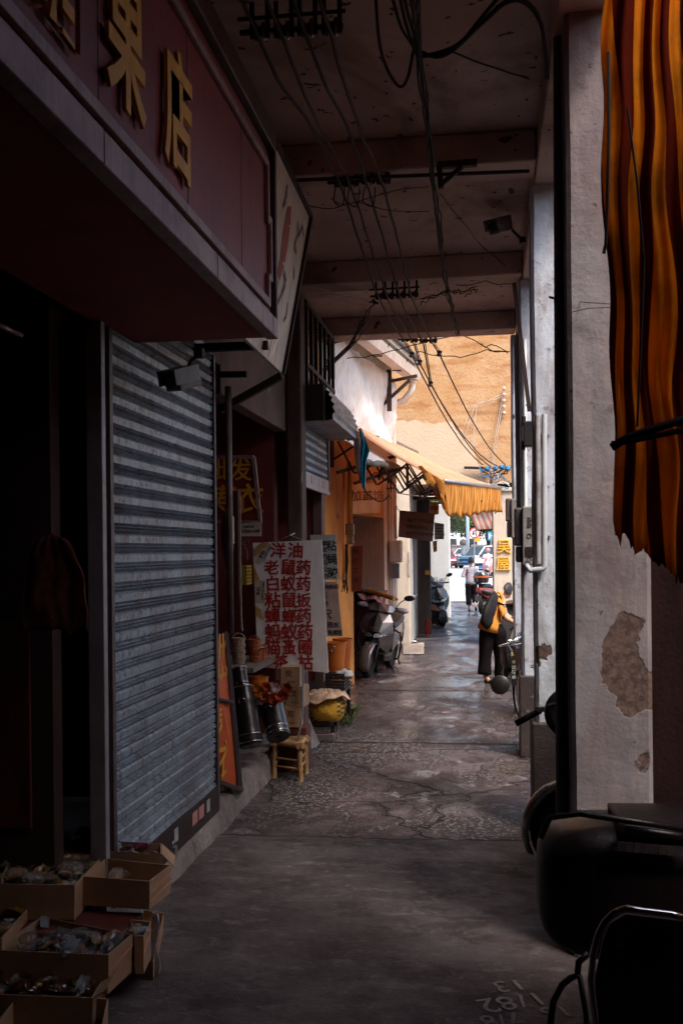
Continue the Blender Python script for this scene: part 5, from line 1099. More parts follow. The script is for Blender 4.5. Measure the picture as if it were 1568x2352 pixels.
def tangle(label, boxuvy, n, r, mats, seed, name='cable_tangle'):
    t = thing(name, label, 'cables', PY(*boxuvy[0])); q = random.Random(seed)
    for i, m in enumerate(mats):
        mb = MB()
        for _ in range(n):
            pts = []; a, b = q.sample(boxuvy, 2)
            for k in range(5):
                f = k/4; pts.append(PY(a[0]+(b[0]-a[0])*f+q.uniform(-7, 7), a[1]+(b[1]-a[1])*f+q.uniform(-6, 12), a[2]+(b[2]-a[2])*f))
            P = []
            for j in range(len(pts)-1):
                for k in range(5): P.append(lerp(pts[j], pts[j+1], k/5)+mnoise.noise_vector(pts[j]*2+Vector((k*.4, _, 0)))*.02)
            mb.tube(P, r, 5)
        obj(['black_wires', 'white_wires', 'blue_wires', 'red_wires'][i], mb, m, t, smooth=True)
    return t
WW = S('white_wire', (.6,.56,.52), (.45,.4,.36), 30, .5); BW = S('blue_wire', (.03,.16,.34), (.05,.25,.45), 30, .4); RW = S('red_brown_wire', (.35,.10,.06), (.25,.07,.05), 30, .5)
tangle('knot of coloured wires and blue connectors on the ochre wall above the gate pier', [(1105,1075,19.8),(1130,1080,19.8),(1150,1072,19.8),(1168,1070,19.8),(1165,1110,19.8),(1120,1100,19.8),(1140,1120,19.8)], 4, .012, [CABLE, WW, BW, RW], 2)
for i, (u, v) in enumerate(((1119,1077), (1137,1076), (1152,1073), (1166,1076))):
    p = PY(u, v, 19.78); tag(crumple(None, p, (.05, .04, .05), BW, 'wire_connector', seed=i+2), ['leftmost', 'second', 'third', 'rightmost'][i]+' blue taped wire connector in the row on the ochre wall', 'connector', 'blue wire connectors')
tangle('mess of thin wires beside the third insulator rack near the pillars', [(960,690,9.0),(1040,660,9.0),(1100,655,9.0),(1180,640,9.0),(1060,672,9.0),(1185,665,8.9)], 7, .004, [CABLE], 5)
tangle('drooping bundle of black wires from the third rack to the window grille', [(868,690,9.2),(835,730,9.8),(815,775,10.4),(800,800,10.6),(850,700,9.4)], 9, .006, [CABLE], 8)
tangle('thin wires crossing at the arcade opening below the last beam', [(1052,770,11.7),(1100,780,12),(1165,792,12),(1165,810,12),(945,812,12),(790,830,11.8)], 4, .006, [CABLE], 9)
tangle('tangled wires hung on the grille above the shutter box', [(690,745,9.8),(730,760,9.9),(760,770,10),(700,800,9.8),(750,840,10),(770,790,11)], 6, .004, [CABLE], 12)
tangle('messy wires gathered round the downpipe on the house corner', [(850,1095,15.9),(880,1125,16.1),(895,1090,16.3),(905,1060,16.1),(893,1150,16.3),(828,1112,13.5),(900,1120,16.2)], 6, .010, [CABLE], 15)
cable('black service cable drooping from the blue cloth to the house corner', K((836,1122,12.2),(850,1140,13),(875,1152,14.5),(893,1138,16.1)), .012, CABLE, wob=.003)
cable('white cable crossing above the passage opening', K((898,1130,17),(950,1138,18.4),(1000,1140,19),(1050,1128,19.5)), .010, WW, wob=.003)
ww = thing('wall_wires', 'thin pale wires and a row of screw hooks on the ochre wall', 'wires', PY(1155, 900, 19.9)); mb = MB()
for a, b in (((1155,900),(1128,1075)), ((1158,902),(1132,1078)), ((1157,903),(1090,930)), ((1090,930),(1065,1010)), ((1095,928),(1088,1020)), ((1180,898),(1092,932))): mb.tube(K((a[0],a[1],19.93),((a[0]+b[0])/2-3,(a[1]+b[1])/2+4,19.9),(b[0],b[1],19.93)), .006, 4)
obj('wire', mb, WW, ww)
for i in range(5): mb = MB(); mb.lathe(PY(1157, 892+i*14, 19.9), [(.02,-.06),(.035,-.05),(.02,-.02),(.035,0),(.02,.02)], 8, axis=(0,-1,0)); obj('hook', mb, PIPEW, ww)
mb = MB(); mb.beam(PY(1065, 1074, 19.9), PY(1125, 1076, 19.9), .06, .05); tag(obj('iron_bar', mb, IRON), 'short horizontal iron bar on the ochre wall left of the blue connectors', 'bar')
tag(letters('lettering', [('吴', FACE(PY(1157,1257,19.93)), .29), ('屋', FACE(PY(1155,1297,19.93)), .30)], S('golden_yellow_letter', (.85,.48,.06), (.75,.38,.04), 6, .5), None, depth=.02, bold=.012, jit=(1, .01)), 'two golden yellow raised characters on the cream gate pier', 'lettering')
# ------------------------------------------------------------------ scooters
def scooter(label, loc, rz, lean, paint, dark, group=None, front=True, box=None, cat='scooter', name='scooter', guards=False, cov=None):
    """Local frame: +x forward, wheels on z=0. lean: roll about x."""
    t = thing(name, label, cat, loc, rz, group); L = Matrix.Rotation(lean, 4, 'X')
    def B(): m = MB(); m.T = L; return m
    def add(nm, m, mat, par=t, **k): return obj(nm, m, mat, par, local=True, **k)
    for x, nm in ((.66, 'front_wheel'), (-.66, 'rear_wheel')):
        m = B(); m.torus((x, 0, .25), .19, .062, (0,1,0), 32, 10); w = add(nm, m, RUBBER, smooth=True)
        m = B(); m.lathe((x, -.03, .25), [(.02,0),(.135,0),(.145,.01),(.145,.05),(.135,.06),(.02,.06)], 24, axis=(0,1,0)); add('rim', m, DRIM, w, smooth=30)
        m = B(); m.torus((x, -.045, .25), .09, .006, (0,1,0), 24, 6); add('brake_disc', m, CHROME, w)
    def mir(pts): return [(x, -y, z) for x, y, z in pts][::-1]
    def panels(nm, faces, mat, th=.012, **k):
        m = B()
        for f in faces:
            m.poly(f)
            if any(abs(p[1]) > 1e-6 for p in f): m.poly(mir(f))
        return add(nm, m, mat, solid=th, **k)
    # front fender, fork
    m = B()
    def fen(u, v): a = R(-25)+R(165)*u; r = .275+.02*math.cos((v-.5)*3); return (.66+math.cos(a)*r, (v-.5)*.17, .25+math.sin(a)*r)
    m.grid(fen, 12, 6); add('front_fender', m, paint, smooth=True, solid=.008)
    m = B()
    for s in (-1, 1): m.tube([(.66, s*.085, .25), (.50, s*.085, .62)], .022, 8)
    m.tube([(.52, 0, .55), (.40, 0, 1.0)], .03, 8); add('fork', m, IRON, smooth=True)
    # angular front apron
    A=(.50,0,1.00); Bp=(.43,.16,.98); C=(.575,.10,.84); Cc=(.60,0,.86); D=(.47,.235,.86); E=(.655,.09,.70); Ec=(.68,0,.70); F=(.50,.275,.70); G=(.64,.10,.60); Gc=(.665,0,.58); H=(.42,.27,.54); I=(.56,.10,.48); Ic=(.57,0,.47); J=(.36,.19,.36)
    panels('front_apron', [[Bp, D, C, A], [D, F, E, C], [F, H, I, G], [F, G, E], [H, J, I]], paint)
    panels('center_cowl', [[A, C, E, Ec, Cc], [Gc, G, I, Ic]], dark)
    m = B()
    for s in (-1, 1): m.hexa([(.60, s*.10, .615), (.63, s*.03, .60), (.63, s*.03, .66), (.52, s*.235, .70)] if s > 0 else [(.52, s*.235, .70), (.63, s*.03, .66), (.63, s*.03, .60), (.60, s*.10, .615)], [(.66, s*.10, .625), (.69, s*.03, .61), (.69, s*.03, .67), (.56, s*.245, .72)] if s > 0 else [(.56, s*.245, .72), (.69, s*.03, .67), (.69, s*.03, .61), (.66, s*.10, .625)])
    add('headlight', m, S('headlamp_glass', (.45,.50,.55), (.12,.13,.15), 30, .08, coat=1))
    m = B(); m.tube([(.50, .25, .69), (.64, .12, .645), (.675, 0, .635), (.64, -.12, .645), (.50, -.25, .69)], .010, 6); add('chrome_brow', m, CHROME, smooth=True)
    # leg shield back, floor, under-seat body, tail
    panels('leg_shield', [[(.40,0,1.0),(.40,.17,.98),(.36,.25,.80),(.30,.24,.40),(.28,0,.34)]], dark)
    m = B(); m.loft([[(x, -w, z0), (x, w, z0), (x, w, z1), (x, -w, z1)] for x, w, z0, z1 in ((.36,.16,.24,.34), (.1,.17,.22,.33), (-.1,.16,.22,.34))]); add('floorboard', m, dark, bevel=.02)
    secs = []
    for x, w, z0, z1 in ((.02,.10,.30,.52), (-.06,.15,.30,.66), (-.25,.19,.36,.74), (-.5,.19,.44,.78), (-.75,.15,.54,.80), (-.95,.07,.66,.80)):
        secs.append([(x, -w*.7, z0), (x, w*.7, z0), (x, w, (z0+z1)/2), (x, w*.75, z1), (x, -w*.75, z1), (x, -w, (z0+z1)/2)])
    m = B(); m.loft(secs); add('body_panel', m, paint, smooth=30, bevel=.015)
    secs = []
    for x, w, z0, h in ((.03,.09,.66,.06), (-.08,.14,.70,.10), (-.3,.16,.74,.09), (-.45,.16,.78,.12), (-.7,.13,.80,.10), (-.82,.08,.80,.07)):
        secs.append([(x, -w, z0), (x, w, z0), (x, w*.95, z0+h*.7), (x, w*.6, z0+h), (x, -w*.6, z0+h), (x, -w*.95, z0+h*.7)])
    m = B(); m.loft(secs); add('seat', m, BLACKM, smooth=60, bevel=.02)
    m = B(); m.loft([[(x, -w, z), (x, w, z), (x, w, z+.02), (x, -w, z+.02)] for x, w, z in ((-.72,.10,.86), (-1.0,.07,.92))]); add('rear_rack', m, IRON)
    m = B(); m.tube([(.38,0,1.0),(.36,.12,1.03),(.33,.20,1.06),(.27,.34,1.06)], .013, 8); m.tube([(.38,0,1.0),(.36,-.12,1.03),(.33,-.20,1.06),(.27,-.34,1.06)], .013, 8)
    hb = add('handlebar', m, IRON, smooth=True)
    for s in (-1, 1): m = B(); m.tube([(.29, s*.24, 1.06), (.26, s*.37, 1.06)], .019, 10); add('grip', m, RUBBER, hb, smooth=True)
    panels('dash_cowl', [[(.46,0,1.12),(.40,.13,1.10),(.50,.14,1.0),(.53,0,1.0)], [(.46,0,1.12),(.30,0,1.08),(.30,.12,1.07),(.40,.13,1.10)], [(.40,.13,1.10),(.36,.21,1.06),(.44,.20,1.0),(.50,.14,1.0)]], paint)
    for s in (-1, 1):
        m = B(); m.tube([(.34, s*.22, 1.07), (.34, s*.27, 1.16), (.32, s*.34, 1.22)], .008, 6)
        ro = L.to_3x3() @ Matrix.Rotation(R(s*14), 3, 'X'); m2 = MB(); m2.T = L; m2.ell((.31, s*.395, 1.245), (.022, .085, .045), 16, 9, Matrix.Rotation(R(s*12), 3, 'X')); mr = add('mirror', m2, BLACKM, smooth=True); add('mirror_stem', m, IRON, mr, smooth=True)
    m = B(); m.tube([(-.2,-.16,.25), (-.55,-.19,.28), (-.95,-.20,.36)], [.03,.055,.05], 12); add('exhaust', m, GALV, smooth=40)
    m = B(); m.tube([(-.05,.12,.26), (-.0,.26,.02), (.02,.29,.005)], .014, 6); m.tube([(-.02,.2,.12), (-.1,.26,.10), (-.1,.3,.04)], .007, 6); add('side_stand', m, IRON)
    m = B(); m.box((-.98, -.09, .42), (-.96, .09, .58)); add('rear_mudguard', m, dark)
    m = B(); m.box((-.985, -.06, .72), (-.95, .06, .78)); add('tail_light', m, S('red_lamp', (.4,.02,.01), (.3,.01,.01), 9, .2))
    if guards:
        for s in (-1, 1):
            m = B(); m.tube([(.30, s*.22, .74), (.30, s*.33, .70), (.26, s*.36, .50), (.08, s*.30, .28), (-.1, s*.2, .24)], .016, 8); m.tube([(.1, s*.30, .3), (.18, s*.36, .22), (.24, s*.34, .28)], .012, 8); add('crash_bar', m, IRON, smooth=True)
    if cov:
        for s in (-1, 1):
            m = B(); m.ell((.30, s*.31, 1.04), (.05, .10, .045), 16, 10); add('hand_cover', m, cov, smooth=True)
    if box:
        m = B()
        secs = [[(-.78+math.cos(a)*.21*k, math.sin(a)*.22*k, z) for a in [6.283*j/20 for j in range(20)]] for z, k in ((.93,.80), (.97,.98), (1.07,1.02), (1.08,1.05), (1.10,1.05), (1.18,.98), (1.24,.75), (1.255,.3))]
        m.loft(secs); bxx = add('top_box', m, box[0], smooth=40)
        if len(box) > 1:
            m = B(); m.loft([[(-.78+math.cos(a)*.222, math.sin(a)*.235, z) for a in [6.283*j/20 for j in range(20)]] for z in (1.085, 1.13)]); add('reflector', m, box[1], bxx, smooth=40)
    return t
GREYP = S('gunmetal_scooter_paint', (.23,.215,.22), (.17,.155,.16), 4, .22, metal=.6, coat=.5, bs=0)
COVM = S('silvery_hand_cover', (.52,.48,.54), (.38,.34,.40), 14, .35, bs=.8, bsc=20)
F = PZ(836, 1556); sc1 = scooter('big gunmetal scooter parked on its stand by the orange lit house', F+Vector((.14,.64,0)), R(-99), R(-9), GREYP, BLACKM, guards=True, cov=COVM)
text('badge', 'HONDA', .03, Matrix.Rotation(R(-9), 4, 'X') @ frame((.655,0,.755), (0,1,0), (-.35,0,1)), CHROME, sc1, depth=.001, local=True)
# motorbike with a black top box inside the passage, another behind the gate pier
BLKP = S('black_scooter_paint', (.02,.018,.02), (.035,.03,.032), 5, .2, coat=.6, bs=0)
p = PZ(1008, 1430); scooter('black scooter with a black top box parked inside the passage on the left', (p.x-.02, 25.4, 0), R(-74), R(6), S('dark_blue_grey_paint', (.06,.07,.09), (.05,.05,.06), 5, .25, coat=.5, bs=0), BLKP, box=(BLACKM,))
scooter('scooter with an orange topped black box, half hidden behind the cream gate pier', (.16, 29.4, gz(29.4)), R(62), 0, S('red_scooter_paint', (.25,.02,.02), (.2,.02,.02), 5, .25, coat=.5, bs=0), BLKP, box=(S('glossy_black_box', (.015,.012,.012), (.03,.02,.02), 6, .15, coat=.7), S('orange_reflector', (.6,.12,.02), (.5,.08,.01), 9, .2)))
# dark scooter between the two nearest pillars, and the black motorcycle at the lower right corner
DS = scooter('black scooter parked between the nearest and second pillars, its handlebar poking out', (1.12, 6.05, 0), R(190), 0, BLKP, BLACKM)
mb = MB(); mb.tube(K((1300,1612,5.9),(1262,1620,5.88),(1240,1632,5.86)), .012, 8); obj('clutch_bar', mb, IRON, DS, smooth=True); mb = MB(); mb.tube(K((1240,1632,5.86),(1184,1662,5.82)), .018, 10); obj('turned_grip', mb, RUBBER, DS, smooth=True); mb = MB(); mb.cbox(PY(1240,1628,5.85), (.05,.04,.035), R(20)); obj('switch', mb, GALV, DS, bevel=.006)
# e-bike with a front basket between the third and fourth pillars
eb2 = thing('electric_bicycle', 'black electric bicycle with a wire front basket poking out behind the third pillar', 'bicycle', (.33, 11.2, 0))
wx, wy = PZ(1181, 1640).x+.06, 11.1
mb = MB(); mb.torus((wx, wy+.15, .28), .25, .025, (1,.25,0), 36, 8); w = obj('front_wheel', mb, RUBBER, eb2, smooth=True)
mb = MB(); mb.torus((wx, wy+.15, .28), .225, .008, (1,.25,0), 36, 6)
for k in range(18): a = 6.283*k/18; mb.tube([(wx, wy+.15, .28), (wx-.25*math.cos(a)*.225*.97, wy+.15+math.cos(a)*.22, .28+math.sin(a)*.225)], .0018, 4)
obj('spokes', mb, GALV, w)
mb = MB(); q = PY(1168, 1503, 10.95); x0, x1 = PY(1146, 1490, 10.9).x, PY(1200, 1490, 10.9).x; zt, zb = PY(1170, 1484, 10.9).z, PY(1170, 1535, 10.9).z
def bas(u, v):
    a = 6.283*u; k = .62+.38*v; z = zb+(zt-zb)*v+.02*math.cos(a)*v; return Vector(((x0+x1)/2+math.cos(a)*(x1-x0)/2*k, 11.05+math.sin(a)*.14*k, z))
nb_ = 28
for i in range(nb_): mb.tube([bas(i/nb_, j/6) for j in range(7)], .0022, 4)
for j in range(0, 12): mb.tube([bas(i/24, j/11) for i in range(25)], .002 if j < 11 else .006, 4)
obj('basket', mb, IRON, eb2)
mb = MB(); mb.tube([bas(i/24, 1.0)+Vector((0,0,.006)) for i in range(25)], .006, 6); obj('basket_rim', mb, CHROME, eb2, smooth=True)
mb = MB(); mb.tube(K((1193,1466,10.9),(1180,1472,10.85),(1166,1471,10.8),(1164,1478,10.8),(1172,1492,10.8),(1176,1496,10.8)), .008, 8); mb.tube(K((1196,1462,10.9),(1172,1474,10.85),(1182,1482,10.85)), .012, 8); obj('handlebar', mb, CHROME, eb2, smooth=True)
mb = MB(); mb.tube([(wx, wy+.15, .28), (wx+.02, wy+.3, .6), (wx+.04, wy+.4, .95)], .022, 8); mb.tube([(wx+.04, wy+.35, .75), (wx+.1, wy+.9, .35)], .03, 8); mb.tube(K((1150,1500,11.2),(1149,1522,11.2),(1155,1532,11.2),(1152,1548,11.1),(1164,1562,11)), .012, 6); obj('frame', mb, IRON, eb2, smooth=True)
mb = MB(); mb.lathe(PY(1147.5, 1573, 10.9), [(.01,.022),(.09,.016),(.103,.004),(.104,-.004),(.10,-.008),(.01,-.009)], 30, axis=(-.15,-1,.1)); obj('mirror', mb, BLACKM, eb2, smooth=40)
a = PY(1174, 1560, 11.05); mb = MB(); mb.box((a.x, 11.05, a.z-.07), (a.x+.05, 11.07, a.z+.36)); pnl = obj('advert_panel', mb, BLACKM, eb2)
mb = MB(); mb.poly([(a.x, 11.045, a.z+.33), (a.x+.03, 11.045, a.z+.26), (a.x, 11.045, a.z+.25)]); mb.lathe((a.x+.025, 11.045, a.z+.19), [(.018,0),(.018,.002)], 16, axis=(0,-1,0)); obj('yellow_mark', mb, S('pale_yellow_print', (.7,.55,.25), (.6,.4,.1), 9, .5), pnl, fix=False)
letters('lettering', [('信', FACE((a.x+.026, 11.044, a.z+.13)), .05), ('宿', FACE((a.x+.026, 11.044, a.z+.075)), .05), ('四', FACE((a.x+.026, 11.044, a.z+.02)), .04)], WPAINT, pnl)

# ------------------------------------------------------------------ cars
GLASS = S('dark_car_glass', (.03,.04,.045), (.05,.06,.065), 3, .08, coat=.8, bs=0)
def car(label, loc, rz, L_, W, H_, paint, plate='blue', suv=False, group='cars on the road'):
    t = thing('parked_car' if False else 'car', label, 'car', loc, rz, group); hl = L_/2
    add = lambda nm, m, mat, par=t, **k: obj(nm, m, mat, par, local=True, **k)
    hood = H_*(.60 if suv else .56); belt = H_*.62; gr_ = .22 if suv else .16
    st_ = [(hl, .78, gr_+.12, hood*.72), (hl-.12, .93, gr_, hood*.88), (hl-.55, 1.0, gr_, hood*.96), (hl*.42, 1.0, gr_, belt), (0, 1.0, gr_, belt+.01), (-hl*.55, 1.0, gr_, belt+.03), (-hl+.25, .97, gr_+.04, belt), (-hl, .86, gr_+.2, hood*.85)]
    def sec(x, k, z0, z1):
        w = W/2*k; zm = (z0+z1)/2
        return [(x, -w*.9, z0), (x, w*.9, z0), (x, w, zm), (x, w*.95, z1-.06), (x, w*.82, z1), (x, -w*.82, z1), (x, -w*.95, z1-.06), (x, -w, zm)]
    m = MB(); m.loft([sec(*s) for s in st_]); add('body', m, paint, smooth=35, bevel=.03)
    def csec(x, k, z): w = W/2*k; return [(x, -w, z), (x, w, z)]
    rr, fr = (-hl*.92, -hl*.62) if suv else (-hl*.78, -hl*.45)
    low = [(hl*.46, -W*.43, belt-.03), (hl*.46, W*.43, belt-.03), (rr, W*.43, belt-.02), (rr, -W*.43, belt-.02)]
    up = [(hl*.14, -W*.34, H_-.04), (hl*.14, W*.34, H_-.04), (fr, W*.34, H_-.04), (fr, -W*.34, H_-.04)]
    m = MB(); m.hexa(low, up); g = add('windows', m, GLASS, bevel=.02)
    m = MB(); m.hexa([(x*1.02, y*1.01, z-.01) for x, y, z in up], [(x*.92-.02, y*.88, H_+.015) for x, y, z in up]); add('roof', m, paint, bevel=.03)
    for s in (-1, 1):
        m = MB()
        for (a_, b_) in ((low[0], up[0]), (low[3], up[3])): m.beam((a_[0], s*W*.432, a_[2]), (b_[0], s*W*.345, b_[2]), .07)
        m.beam((-.1, s*W*.435, belt), (-.15, s*W*.35, H_-.03), .06); add('window_pillar', m, paint)
        m = MB(); m.ell((hl*.40, s*(W/2+.08), belt+.03), (.07, .11, .08), 10, 7); add('side_mirror', m, paint, smooth=True)
        for x in (hl*.62, -hl*.60):
            m = MB(); m.lathe((x, s*(W/2-.20), .32), [(.05,0),(.30,0),(.33,.03),(.33,.16),(.30,.20),(.05,.20)], 26, axis=(0, s, 0)); w = add('wheel', m, RUBBER, smooth=30)
            m = MB(); m.lathe((x, s*(W/2-.20), .32), [(.02,.205),(.19,.205),(.21,.195)], 18, axis=(0, s, 0)); add('rim', m, GALV, w)
        m = MB(); m.hexa([(hl-.30, s*W*.47, hood*.70), (hl-.03, s*W*.28, hood*.66), (hl-.03, s*W*.28, hood*.78), (hl-.34, s*W*.48, hood*.86)], [(hl-.26, s*W*.49, hood*.70), (hl+.0, s*W*.29, hood*.66), (hl+.0, s*W*.29, hood*.78), (hl-.30, s*W*.50, hood*.86)]); add('headlight', m, S('car_lamp', (.75,.78,.8), (.5,.52,.55), 9, .1, coat=1, bs=0))
    m = MB(); m.box((hl-.06, -W*.26, hood*.55), (hl+.012, W*.26, hood*.72)); m.box((hl-.06, -W*.36, gr_+.10), (hl+.006, W*.36, gr_+.2)); add('grille', m, BLACKM)
    m = MB(); m.box((hl+.013, -.22, hood*.44), (hl+.03, .22, hood*.44+.14)); pl_ = add('number_plate', m, S('blue_plate', (.02,.16,.45), (.02,.14,.4), 3, .4, bs=0))
    return t
cp = lambda y, u: Vector((PY(u, 1300, y).x, y, gz(y)))
CARW = S('white_car_paint', (.80,.82,.83), (.76,.78,.80), 2, .2, coat=.8, bs=0); CARR = S('red_car_paint', (.42,.03,.05), (.36,.025,.04), 2, .2, coat=.8, bs=0); CARB = S('teal_blue_car_paint', (.06,.12,.15), (.05,.10,.13), 2, .2, coat=.8, bs=0)
car('red car with a blue number plate at the left of the street view', cp(81, 1018), R(-78), 4.4, 1.8, 1.46, CARR)
car('small white saloon car farthest away under the trees', cp(112, 1066), R(-112), 4.5, 1.8, 1.46, CARW)
car('dark teal sport utility car between the white cars', cp(80, 1100), R(-118), 4.6, 1.9, 1.68, CARB, suv=True)
car('white sport utility car nearest behind the pink scooter rider', cp(60, 1142), R(-112), 4.7, 1.9, 1.74, CARW, suv=True)
# ------------------------------------------------------------------ people
def skin_body(name, joints, edges, mat, parent, sub=2):
    me = bpy.data.meshes.new(name); me.from_pydata([j[0] for j in joints], edges, []); me.materials.append(mat)
    o = bpy.data.objects.new(name, me); COL.objects.link(o); sk = o.modifiers.new('skin', 'SKIN'); sk.use_smooth_shade = True
    for i, j in enumerate(joints):
        r = j[1]; me.skin_vertices[0].data[i].radius = r if isinstance(r, tuple) else (r, r)
    me.skin_vertices[0].data[0].use_root = True
    s = o.modifiers.new('sub', 'SUBSURF'); s.levels = sub; s.render_levels = sub
    o.parent = parent; return o
def limb(name, pts, radii, mat, parent, n=14, wr=0, seed=0):
    mb = MB(); P = []; Rr = []
    for i in range(len(pts)-1):
        for k in range(5):
            f = k/5; P.append(lerp(pts[i], pts[i+1], f)); a, b = radii[i], radii[i+1]; a = a if isinstance(a, tuple) else (a, a); b = b if isinstance(b, tuple) else (b, b)
            w = 1+wr*mnoise.noise(Vector((i*3+k*.9, seed, 0))); Rr.append(((a[0]*(1-f)+b[0]*f)*w, (a[1]*(1-f)+b[1]*f)*w))
    P.append(Vector(pts[-1])); l = radii[-1]; Rr.append(l if isinstance(l, tuple) else (l, l))
    mb.tube(P, Rr, n, upv=(0, 1, .01)); return obj(name, mb, mat, parent, local=True, smooth=True)
def hand(c, d, side, joints, edges, root):
    """palm and five separate fingers appended to a skin skeleton (local metres)"""
    c = Vector(c); d = Vector(d).normalized(); s = Vector(side).normalized(); k = len(joints); joints.append((tuple(c+d*.05), (.034, .016))); edges.append((root, k))
    for i, (o, L) in enumerate(((-.028, .062), (-.010, .072), (.010, .068), (.027, .052))):
        a = c+d*.085+s*o; b = a+d*L*.55+Vector((0,-.006,0)); e = b+d*L*.4+Vector((0,-.016,0)); n = len(joints)
        joints.extend([(tuple(a), .0095), (tuple(b), .0085), (tuple(e), .007)]); edges.extend([(k, n), (n, n+1), (n+1, n+2)])
    n = len(joints); joints.extend([(tuple(c+d*.045-s*.045), .011), (tuple(c+d*.085-s*.058), .009)]); edges.extend([(k, n), (n, n+1)])
def headgeo(parent, c, up, fwd, hair, skin=SKIN, r=.098, short=True):
    z = Vector(up).normalized(); x = Vector(fwd).normalized(); y = z.cross(x).normalized(); x = y.cross(z); M = Matrix((x, y, z)).transposed().to_4x4(); M.translation = c
    m = MB(); m.T = M; m.ell((.012, 0, .0), (.086, .072, .112), 18, 12); m.ell((.098, 0, -.012), (.016, .012, .022), 8, 6)
    for s in (-1, 1): m.ell((-.004, s*.074, -.01), (.018, .009, .03), 8, 6)
    h = obj('head', m, skin, parent, local=True, smooth=True)
    m = MB(); m.T = M
    for s in (-1, 1): m.ell((.089, s*.03, .012), (.008, .013, .008), 8, 6)
    m.ell((.09, 0, -.055), (.007, .022, .006), 8, 6); obj('facial_features', m, S('dark_feature', (.08,.03,.025), (.05,.02,.02), 9, .5) if 'dark_feature' not in bpy.data.materials else bpy.data.materials['dark_feature'], h, local=True, smooth=True)
    m = MB(); m.T = M
    def hr(u, v):
        a = 6.283*u; ph = math.pi*(.02+.62*v*(1-.28*max(0, math.cos(a)))); rr = 1+.05*mnoise.noise(Vector((math.cos(a)*3, math.sin(a)*3, v*5)))
        return (-.006+math.cos(a)*math.sin(ph)*.100*rr, math.sin(a)*math.sin(ph)*.088*rr, math.cos(ph)*.125*rr+.012)
    m.grid(hr, 28, 14); obj('hair', m, hair, h, local=True, smooth=True, solid=.012)
    return h
# woman walking away through the sunlit end of the passage
def floral():
    m, nt, b, co = newmat('floral_print_blouse'); v = _n(nt, 'ShaderNodeTexVoronoi', in_={'Scale': 9.0}); nt.links.new(co, v.inputs['Vector'])
    v2 = _n(nt, 'ShaderNodeTexVoronoi', in_={'Scale': 34.0}); nt.links.new(co, v2.inputs['Vector'])
    base = mix(nt, ramp(nt, v2.outputs['Distance'], [(.36, 0.0), (.44, 1.0)]), (.30,.27,.36), (.66,.60,.64))
    base = mix(nt, ramp(nt, v.outputs['Distance'], [(.26, 1.0), (.33, 0.0)]), base, (.42,.07,.10)); nt.links.new(base, b.inputs['Base Color']); b.inputs['Roughness'].default_value = .8; bump(nt, b, nz(nt, co, 12, 5), .5, .02); return m
wy = 30.2; wloc = Vector((PY(1082, 1400, wy).x, wy, gz(wy)))
w = thing('person', 'person in a floral blouse and black cropped trousers walking away towards the road', 'person', wloc)
J = [((0,0,.86), (.13,.10)), ((0,.02,1.05), (.12,.09)), ((0,.03,1.24), (.14,.09)), ((0,.03,1.34), .05), ((0,.04,1.42), .045),
     ((-.16,.03,1.27), .05), ((-.215,.0,1.04), .04), ((-.13,.13,1.20), .032),                     # left arm raised to the face
     ((.16,.03,1.27), .05), ((.235,.0,1.03), .04), ((.30,-.04,.82), .028),
     ((-.075,0,.80), .085), ((-.075,.03,.45), .055), ((-.07,.0,.09), .036), ((-.07,.10,.03), (.035,.022)),
     ((.075,0,.80), .085), ((.085,.07,.45), .055), ((.11,-.12,.20), .036), ((.13,-.13,.10), (.035,.024))]
E = [(0,1),(1,2),(2,3),(3,4),(2,5),(5,6),(6,7),(2,8),(8,9),(9,10),(0,11),(11,12),(12,13),(13,14),(0,15),(15,16),(16,17),(17,18)]
hand((.30,-.04,.82), (.12,-.08,-1), (.2,1,0), J, E, 10)
skin_body('body', J, E, SKIN, w)
FLO = floral()
m = MB(); m.loft([[(math.cos(a)*rx+cx, math.sin(a)*ry+.025, z) for a in [6.283*j/20 for j in range(20)]] for z, rx, ry, cx in ((.80,.175,.125,.0),(.95,.165,.12,0),(1.10,.165,.12,0),(1.22,.185,.115,0),(1.295,.15,.09,0),(1.335,.07,.06,0))]); obj('blouse', m, FLO, w, local=True, smooth=True)
limb('sleeve', [(-.14,.03,1.28), (-.215,.01,1.12), (-.225,.0,1.03)], [.07,.068,.07], FLO, w, wr=.1); limb('sleeve', [(.14,.03,1.28), (.21,.01,1.12), (.238,.0,1.02)], [.07,.066,.068], FLO, w, wr=.1)
limb('trouser_leg', [(-.07,.0,.84), (-.08,.03,.48), (-.075,.0,.20)], [(.115,.12),(.092,.10),(.082,.085)], CLOTHBLK, w, wr=.08); limb('trouser_leg', [(.07,.0,.84), (.09,.07,.50), (.115,-.05,.29)], [(.115,.12),(.095,.10),(.088,.09)], CLOTHBLK, w, wr=.08, seed=4)
headgeo(w, Vector((-.0,.05,1.50)), (-.03,.05,1), (-.35,1,-.1), HAIR)
for p_, q_ in (((-.07,-.06,.02), (-.07,.14,.02)), ((.135,-.19,.13), (.135,-.12,.02))):
    limb('shoe', [p_, lerp(p_, q_, .5), q_], [(.03,.022),(.04,.03),(.03,.018)], CLOTHBLK, w)
m = MB(); m.tube([(-.10,-.09,1.30), (-.12,-.10,1.1), (-.13,-.1,.96)], .008, 5); m.tube([(.10,-.09,1.30), (.14,-.09,1.05)], .008, 5); obj('bag_strap', m, CLOTHBLK, w, local=True)
